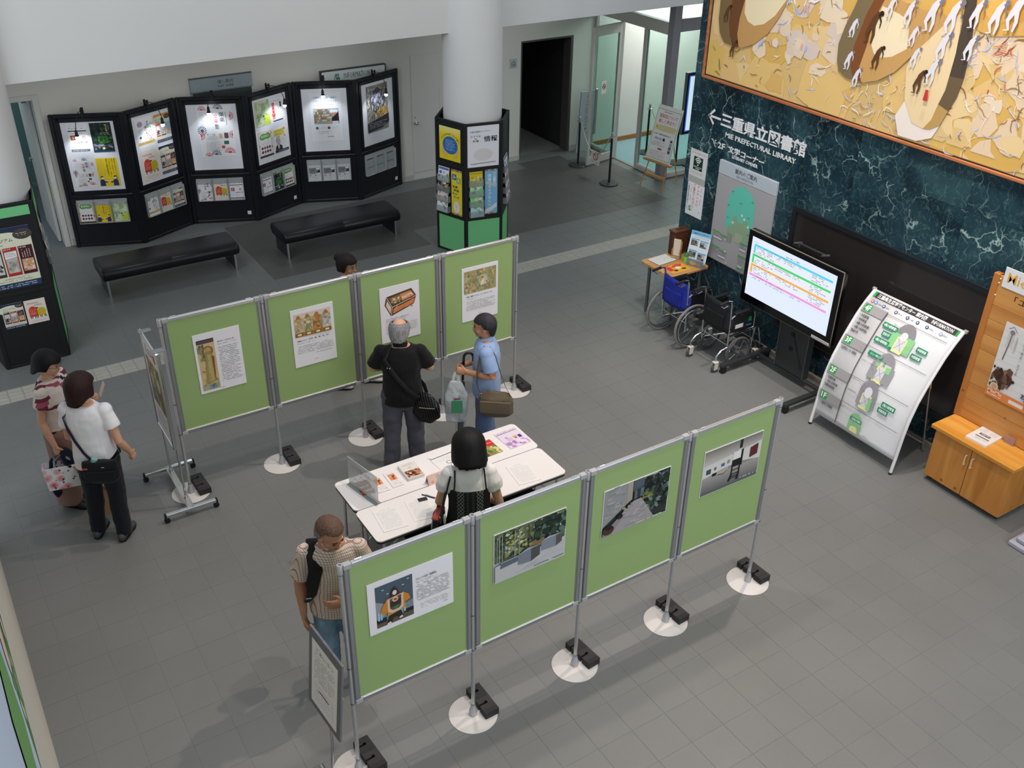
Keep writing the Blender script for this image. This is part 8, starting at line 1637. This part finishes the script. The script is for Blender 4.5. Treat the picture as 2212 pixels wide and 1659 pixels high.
def b_msg(t):
    m = MB(); M_ = Matrix.Translation((.215, -.125, .77)) @ Matrix.Rotation(R(-32), 4, 'Z'); m.M = M_
    loft(m, [(0, 0, -.13), (0, 0, -.08), (0, 0, .04), (0, 0, .12)], [(.10, .045), (.16, .065), (.155, .055), (.09, .030)], n=20); fuse(m, 'bag_body', patternmat('striped_leather', 'stripe'), t, .008, 3, (.010, 10, 8, 4))
    z = MB(); z.M = M_; z.tube([(-.03, -.066, .015), (.05, -.064, .03), (.13, -.045, .04)], .004, 6); z.build('zip', mat('gold_zip', '#c8bca0', .25, .9), t)
    for i, p in enumerate(((-.13, -.03, .10), (-.12, -.045, .085), (-.14, -.02, .075), (-.115, -.03, .115))): q = MB(); q.M = M_; q.ball(p, .010, 10, 6); q.build('buckle', mat('gold_zip', '#c8bca0', .25, .9), t)
    P = [Cc.tp(312, .87, .03), Cc.tp(288, .96, .018), Cc.tp(265, 1.07, .016), Cc.tp(247, 1.17, .016), Cc.tp(228, 1.27, .016), (-.09, -.045, 1.372), (-.085, .03, 1.372), Cc.tp(122, 1.27, .016), Cc.tp(95, 1.12, .016), Cc.tp(55, .98, .016), Cc.tp(15, .90, .02), Cc.tp(345, .87, .04)]
    MB().tube(P, 1.0, 8, flat=(.042, .005), up=[Vector((.6, 0, .8))] * len(P)).build('strap', BLKC, t)
    for a in (236, 243): p = Cc.tp(a, 1.20, .021); MB().ball(p, .006, 8, 6).build('strap_rivet', CH, t)
bag('messenger_bag', 'glossy black striped shoulder bag on the man in black', Cc, b_msg)
# ---- D: man in light blue polo, profile to the left
D_ = Person('man in a light blue polo shirt and glasses holding an umbrella', (4.20, 6.97), 150, 1.585, 'm', 1.0, SKIN2, head=(-2, 0, 0), feet=[(-.10, .03, 6), (.10, -.03, -6)],
            arms={-1: dict(e=(-.225, -.055, 1.06), w=(-.12, .19, 1.06), d=(.15, 1, .05), n=(1, 0, -.2), curl=52), 1: dict(e=(.20, -.02, 1.05), w=(.05, .20, 1.04), d=(-.5, .8, 0), n=(-1, -.3, 0), curl=45)})
LB = cloth('sky_blue_pique', '#8ba4cc', .04); D_.body().top(LB, 'polo_shirt', hem=.78, sleeve=.74, sr=(.070, .075), full=1.03, collar=LB, wr=(.007, 8, 7, 11)).legs(cloth('denim_blue_trouser', '#5a6c94'), w0=.096, w1=.080, w2=.072, hem=.04).shoes(mat('black_shoe', '#1c1c1e', .5))
D_.hair(.052, .008, -.085, 70, .010, lambda a, t: tuple(c * (1.5 if (a > 100 and t < .45) else .9) for c in C('#26252a')), seed=9).glasses('#8a8478')
um = thing('umbrella', 'folded navy umbrella with a black crook handle held by the man in light blue', 'umbrella', D_.W((-.095, .275, 0)), D_.t.rotation_euler.z); um.rotation_euler = (R(3), R(3), D_.t.rotation_euler.z)
P = [(0, 0, .93), (0, 0, 1.17)] + [(0, -.045 + .045 * math.cos(R(a)), 1.17 + .050 * math.sin(R(a))) for a in range(20, 200, 20)] + [(0, -.09, 1.14)]
MB().tube(P, .0125, 12).build('handle', mat('gloss_black', '#0e0e10', .15), um); m = MB(); loft(m, [(0, 0, .20), (0, 0, .40), (0, 0, .75), (0, 0, .90)], [(.014, .012), (.032, .026), (.040, .034), (.020, .020)], n=14); fuse(m, 'folded_canopy', cloth('navy_canopy', '#1c2740', bump=.2, bscale=30), um, .006, 2, (.006, 30, 3, 3)); MB().cyl((0, 0, .10), (0, 0, .22), .004, n=8).build('tip', CH, um)
sl = thing('umbrella_sleeve', 'clear plastic sleeve around the folded umbrella tip', 'plastic sleeve', um.location, um.rotation_euler.z); sl.rotation_euler = um.rotation_euler; MB().lathe([(.018, .06), (.048, .16), (.052, .45), (.056, .72)], 16).build('sleeve', mat('clear_film', '#e8eef0', .1, 0, .4, var=0, trans=.92, ior=1.03), sl)
def b_plastic(t):
    m = MB(); loft(m, [(-.10, .29, .50), (-.105, .29, .62), (-.105, .29, .80), (-.11, .29, .95)], [(.020, .10), (.035, .115), (.035, .11), (.012, .055)], n=16); fuse(m, 'bag_body', mat('white_film', '#dfe6ea', .25, 0, .5, var=.03, trans=.35, ior=1.1), t, .007, 2, (.010, 14, 9, 3))
    MB().tube([(-.11, .26, .93), (-.11, .27, 1.0), (-.11, .28, 1.05)], 1.0, 8, flat=(.03, .003), up=(0, 1, 0)).tube([(-.11, .32, .93), (-.11, .31, 1.0), (-.11, .29, 1.05)], 1.0, 8, flat=(.03, .003), up=(0, 1, 0)).build('handles', MATS['white_film'], t)
    MB().bbox(-.150, -.146, .23, .33, .62, .76, .001).build('green_print', mat('green_print', '#4a9a6c', .4), t); MB().bbox(-.150, -.146, .25, .31, .77, .785, .001).build('red_print', mat('red_print', '#8a3c3c', .4), t)
bag('plastic_bag', 'white plastic carrier bag hanging from the hand of the man in light blue', D_, b_plastic)
def b_olive(t):
    m = MB(); M_ = Matrix.Translation((-.245, -.085, .80)) @ Matrix.Rotation(R(82), 4, 'Z'); m.M = M_; OL = cloth('olive_canvas', '#6a5f4e')
    loft(m, [(0, 0, -.135), (0, 0, -.10), (0, 0, .05), (0, 0, .105)], [(.15, .035), (.175, .05), (.165, .045), (.14, .022)], n=20); fuse(m, 'bag_body', OL, t, .008, 2, (.008, 9, 9, 4))
    f = MB(); f.M = M_; f.bbox(-.15, .15, .040, .056, -.10, .035, .010); f.build('front_pocket', OL, t)
    P = [(-.255, .06, .90), (-.235, .095, 1.0), (-.205, .09, 1.12), (-.165, .06, 1.27), (-.135, .02, 1.335), (-.135, -.03, 1.335), (-.165, -.08, 1.26), (-.205, -.12, 1.12), (-.245, -.17, .98), (-.265, -.22, .88)]
    MB().tube(P, 1.0, 8, flat=(.038, .005), up=[Vector((1, .3, .2))] * len(P)).build('strap', cloth('taupe_strap', '#5c5247'), t); MB().ring((-.255, .06, .89), (1, 0, 0), .016, .003, 14, 6).build('strap_ring', CH, t)
bag('shoulder_bag', 'olive canvas shoulder bag on the man in light blue', D_, b_olive)
# ---- E: woman at the tables, back to the viewer, black bob
E_ = Person('woman with a black bob in a white blouse and black pinafore at the tables', (3.05, 5.31), 64, 1.575, 'f', .98, head=(6, 22, 0), headoff=(0, .025, .0), chest=(0, .02), feet=[(-.09, 0, 4), (.09, 0, -4)],
            arms={-1: dict(e=(-.235, .03, 1.0), w=(-.155, .24, 1.03), d=(.2, .8, .5), n=(.9, -.2, 0), curl=45), 1: dict(e=(.235, .0, .99), w=(.15, .20, .90), d=(-.2, 1, -.1), n=(-.3, 0, -1), curl=25)})
WB = cloth('white_blouse', '#e4e3e2', .02); E_.body().top(WB, 'blouse', hem=1.0, sleeve=.50, sr=(.088, .082), wr=(.009, 10, 8, 13), full=1.0)
m = MB(); P = []; Q = []
for z, g in ((.42, 1.5), (.62, 1.34), (.82, 1.18), (.96, 1.10), (1.06, 1.10), (1.14, 1.09), (1.19, 1.07)): c, w_, d_ = E_.ring(max(.74, z) * E_.k); c.z = z * E_.k; P.append(c); Q.append(((w_ + .006) * g, (d_ + .006) * g))
loft(m, P, Q, round0=False, round1=False, n=28); fuse(m, 'pinafore', patternmat('pinafore_black', 'trim'), E_.t, .008, 2, (.005, 10, 3, 14))
for sd in (-1, 1): MB().tube([E_.tp(270 + sd * 42, 1.165, .022), (sd * .115, -.075, 1.27), (sd * .112, -.03, 1.325), (sd * .11, .03, 1.32), E_.tp(90 - sd * 42, 1.165, .022)], 1.0, 8, flat=(.012, .005), up=(1, 0, 0)).build('pinafore_strap', cloth('black_strap', '#16161a'), E_.t)
E_.legs(cloth('dark_stocking', '#1c1c22'), 'leggings', w0=.07, w1=.055, w2=.040, hem=.05).shoes(mat('black_shoe', '#1c1c1e', .5)); E_.hair(.05, -.10, -.135, 56, .030, flatcol('#0a0a0c'), flare=.06, jag=.016, seed=11)
def b_flower(t):
    m = MB(); M_ = Matrix.Translation((-.245, -.02, .83)) @ Matrix.Rotation(R(70), 4, 'Z'); m.M = M_
    loft(m, [(0, 0, -.17), (0, 0, -.10), (0, 0, .10)], [(.13, .045), (.135, .055), (.10, .04)], n=18, round1=False); fuse(m, 'bag_body', patternmat('dark_floral_vinyl', 'darkfloral'), t, .008, 2, (.008, 9, 9, 4))
    r = MB(); r.M = M_; r.bbox(-.09, .09, -.03, .03, .085, .115, .01); r.build('red_lining', mat('red_lining', '#a84a40', .6), t)
    for dx in (-.02, .02): MB().tube([(-.235, -.11 + dx, .91), (-.20, -.08 + dx, 1.10), (-.155, -.04 + dx, 1.27), (-.135, 0 + dx, 1.318), (-.155, .06 + dx, 1.26), (-.21, .07 + dx, 1.08), (-.25, .05 + dx, .91)], 1.0, 8, flat=(.016, .006), up=(1, .3, 0)).build('handle', mat('navy_patent', '#1c2030', .25), t)
    MB().ring((-.235, -.10, .93), (1, .3, 0), .022, .004, 16, 6).build('ring', CH, t); q = MB(); q.ball((-.20, -.10, .93), (.012, .022, .05), 12, 8); q.build('charm', mat('pale_charm', '#c8ccb8', .4), t)
bag('handbag', 'dark floral handbag on the shoulder of the woman at the tables', E_, b_flower)
ph = thing('white_cup', 'white case held by the woman at the tables', 'case', E_.W((-.105, .33, 1.03)), E_.t.rotation_euler.z); MB().bbox(-.018, .018, -.03, .03, 0, .11, .008).build('case', mat('pearl_white', '#dcdfe4', .3), ph); MB().bbox(-.019, .019, -.005, .005, .06, .10, .002).build('clip', mat('silver_tag', '#c8c8c8', .3, .6), ph)
# ---- F: man in checked shirt looking down, near the front panels
F_ = Person('man in a checked short-sleeved shirt and jeans looking down', (1.80, 5.02), -112, 1.63, 'm', 1.04, SKIN2, head=(38, 22, 0), headoff=(.0, .035, -.015), chest=(0, .03), feet=[(-.11, .0, 5), (.095, .02, 12)],
            arms={1: dict(e=(.245, -.01, 1.03), w=(.235, .07, .80), d=(-.1, .15, -1), n=(-1, .2, 0), curl=22), -1: dict(e=(-.235, .05, 1.05), w=(-.06, .205, 1.0), d=(1, .25, -.05), n=(0, -1, 0), curl=22)})
PL = patternmat('checked_cotton', 'plaid'); F_.body().top(PL, 'checked_shirt', hem=.76, sleeve=.70, sr=(.074, .084), full=1.06, collar=PL, wr=(.008, 8, 6, 17)).legs(patternmat('faded_denim', 'jeans'), 'jeans', w0=.098, w1=.080, w2=.072, hem=.05, wr=(.010, 9, 8, 18)).shoes(mat('taupe_trainer', '#6a605a', .6), mat('sole_white', '#c8c4bc', .6), .28)
F_.hair(.078, .008, -.085, 72, .009, lambda a, t: C('#5a4438') if t < .36 else tuple(c * (.6 + .7 * t) for c in C('#77777c')), seed=15)
def b_back(t):
    m = MB(); BC = cloth('black_padding', '#121214', bump=.05); m.M = Matrix.Translation((.175, -.19, .90)); loft(m, [(0, 0, -.15), (0, 0, -.08), (0, 0, .08), (0, 0, .14)], [(.075, .06), (.095, .075), (.09, .07), (.07, .05)], n=18); fuse(m, 'bag_body', BC, t, .008, 2, (.006, 10, 8, 4))
    P = [F_.tp(300, 1.02, .05), F_.tp(285, 1.18, .03), (.115, -.075, 1.345), (.12, -.02, 1.385), (.125, .06, 1.365), F_.tp(58, 1.26, .022), F_.tp(48, 1.14, .026), F_.tp(40, 1.02, .030), F_.tp(28, .93, .032), F_.tp(5, .86, .035), F_.tp(330, .83, .05)]
    MB().tube(P, [.55, .8, 1, 1.05, 1.05, 1.0, .95, .75, .4, .35, .35], 8, flat=(.095, .014), up=[Vector((1, 0, .1))] * len(P)).build('padded_strap', BC, t); pk = MB(); pk.M = Matrix.Translation((.255, -.19, .86)); pk.bbox(-.02, .02, -.05, .05, -.08, .06, .01); pk.build('side_pocket', BC, t)
    q = F_.tp(36, .985, .045); MB().bbox(q.x - .02, q.x + .02, q.y - .004, q.y + .004, q.z - .004, q.z + .004, .001).build('strap_buckle', CH, t)
bag('sling_pack', 'black padded sling pack on the man in the checked shirt', F_, b_back)
# ---- G: woman passing behind the back panels
G_ = Person('woman with tied dark hair walking behind the back row of green panels', (3.64, 8.90), -28, 1.565, 'f', 1.0, head=(-28, 6, 0), feet=[(-.07, .17, 0), (.07, -.17, 0)])
G_.body().top(cloth('brick_red_knit', '#a04a3a'), 'top', hem=.80, sleeve=.6, sr=(.064, .066)).legs(cloth('charcoal_trouser', '#2c2c30'), w0=.092, w1=.076, w2=.066, hem=.07).shoes(mat('white_sandal', '#c8c8c4', .5)); G_.hair(.048, -.05, -.07, 58, .013, flatcol('#191412'), seed=21).glasses('#8a6a5a')
m = MB(); m.M = G_.hM; m.ball((0, -.115, .055), (.045, .045, .045), 14, 10, col=C('#191412')); m.build('hair_bun', hairmat('hair_strands'), G_.t)
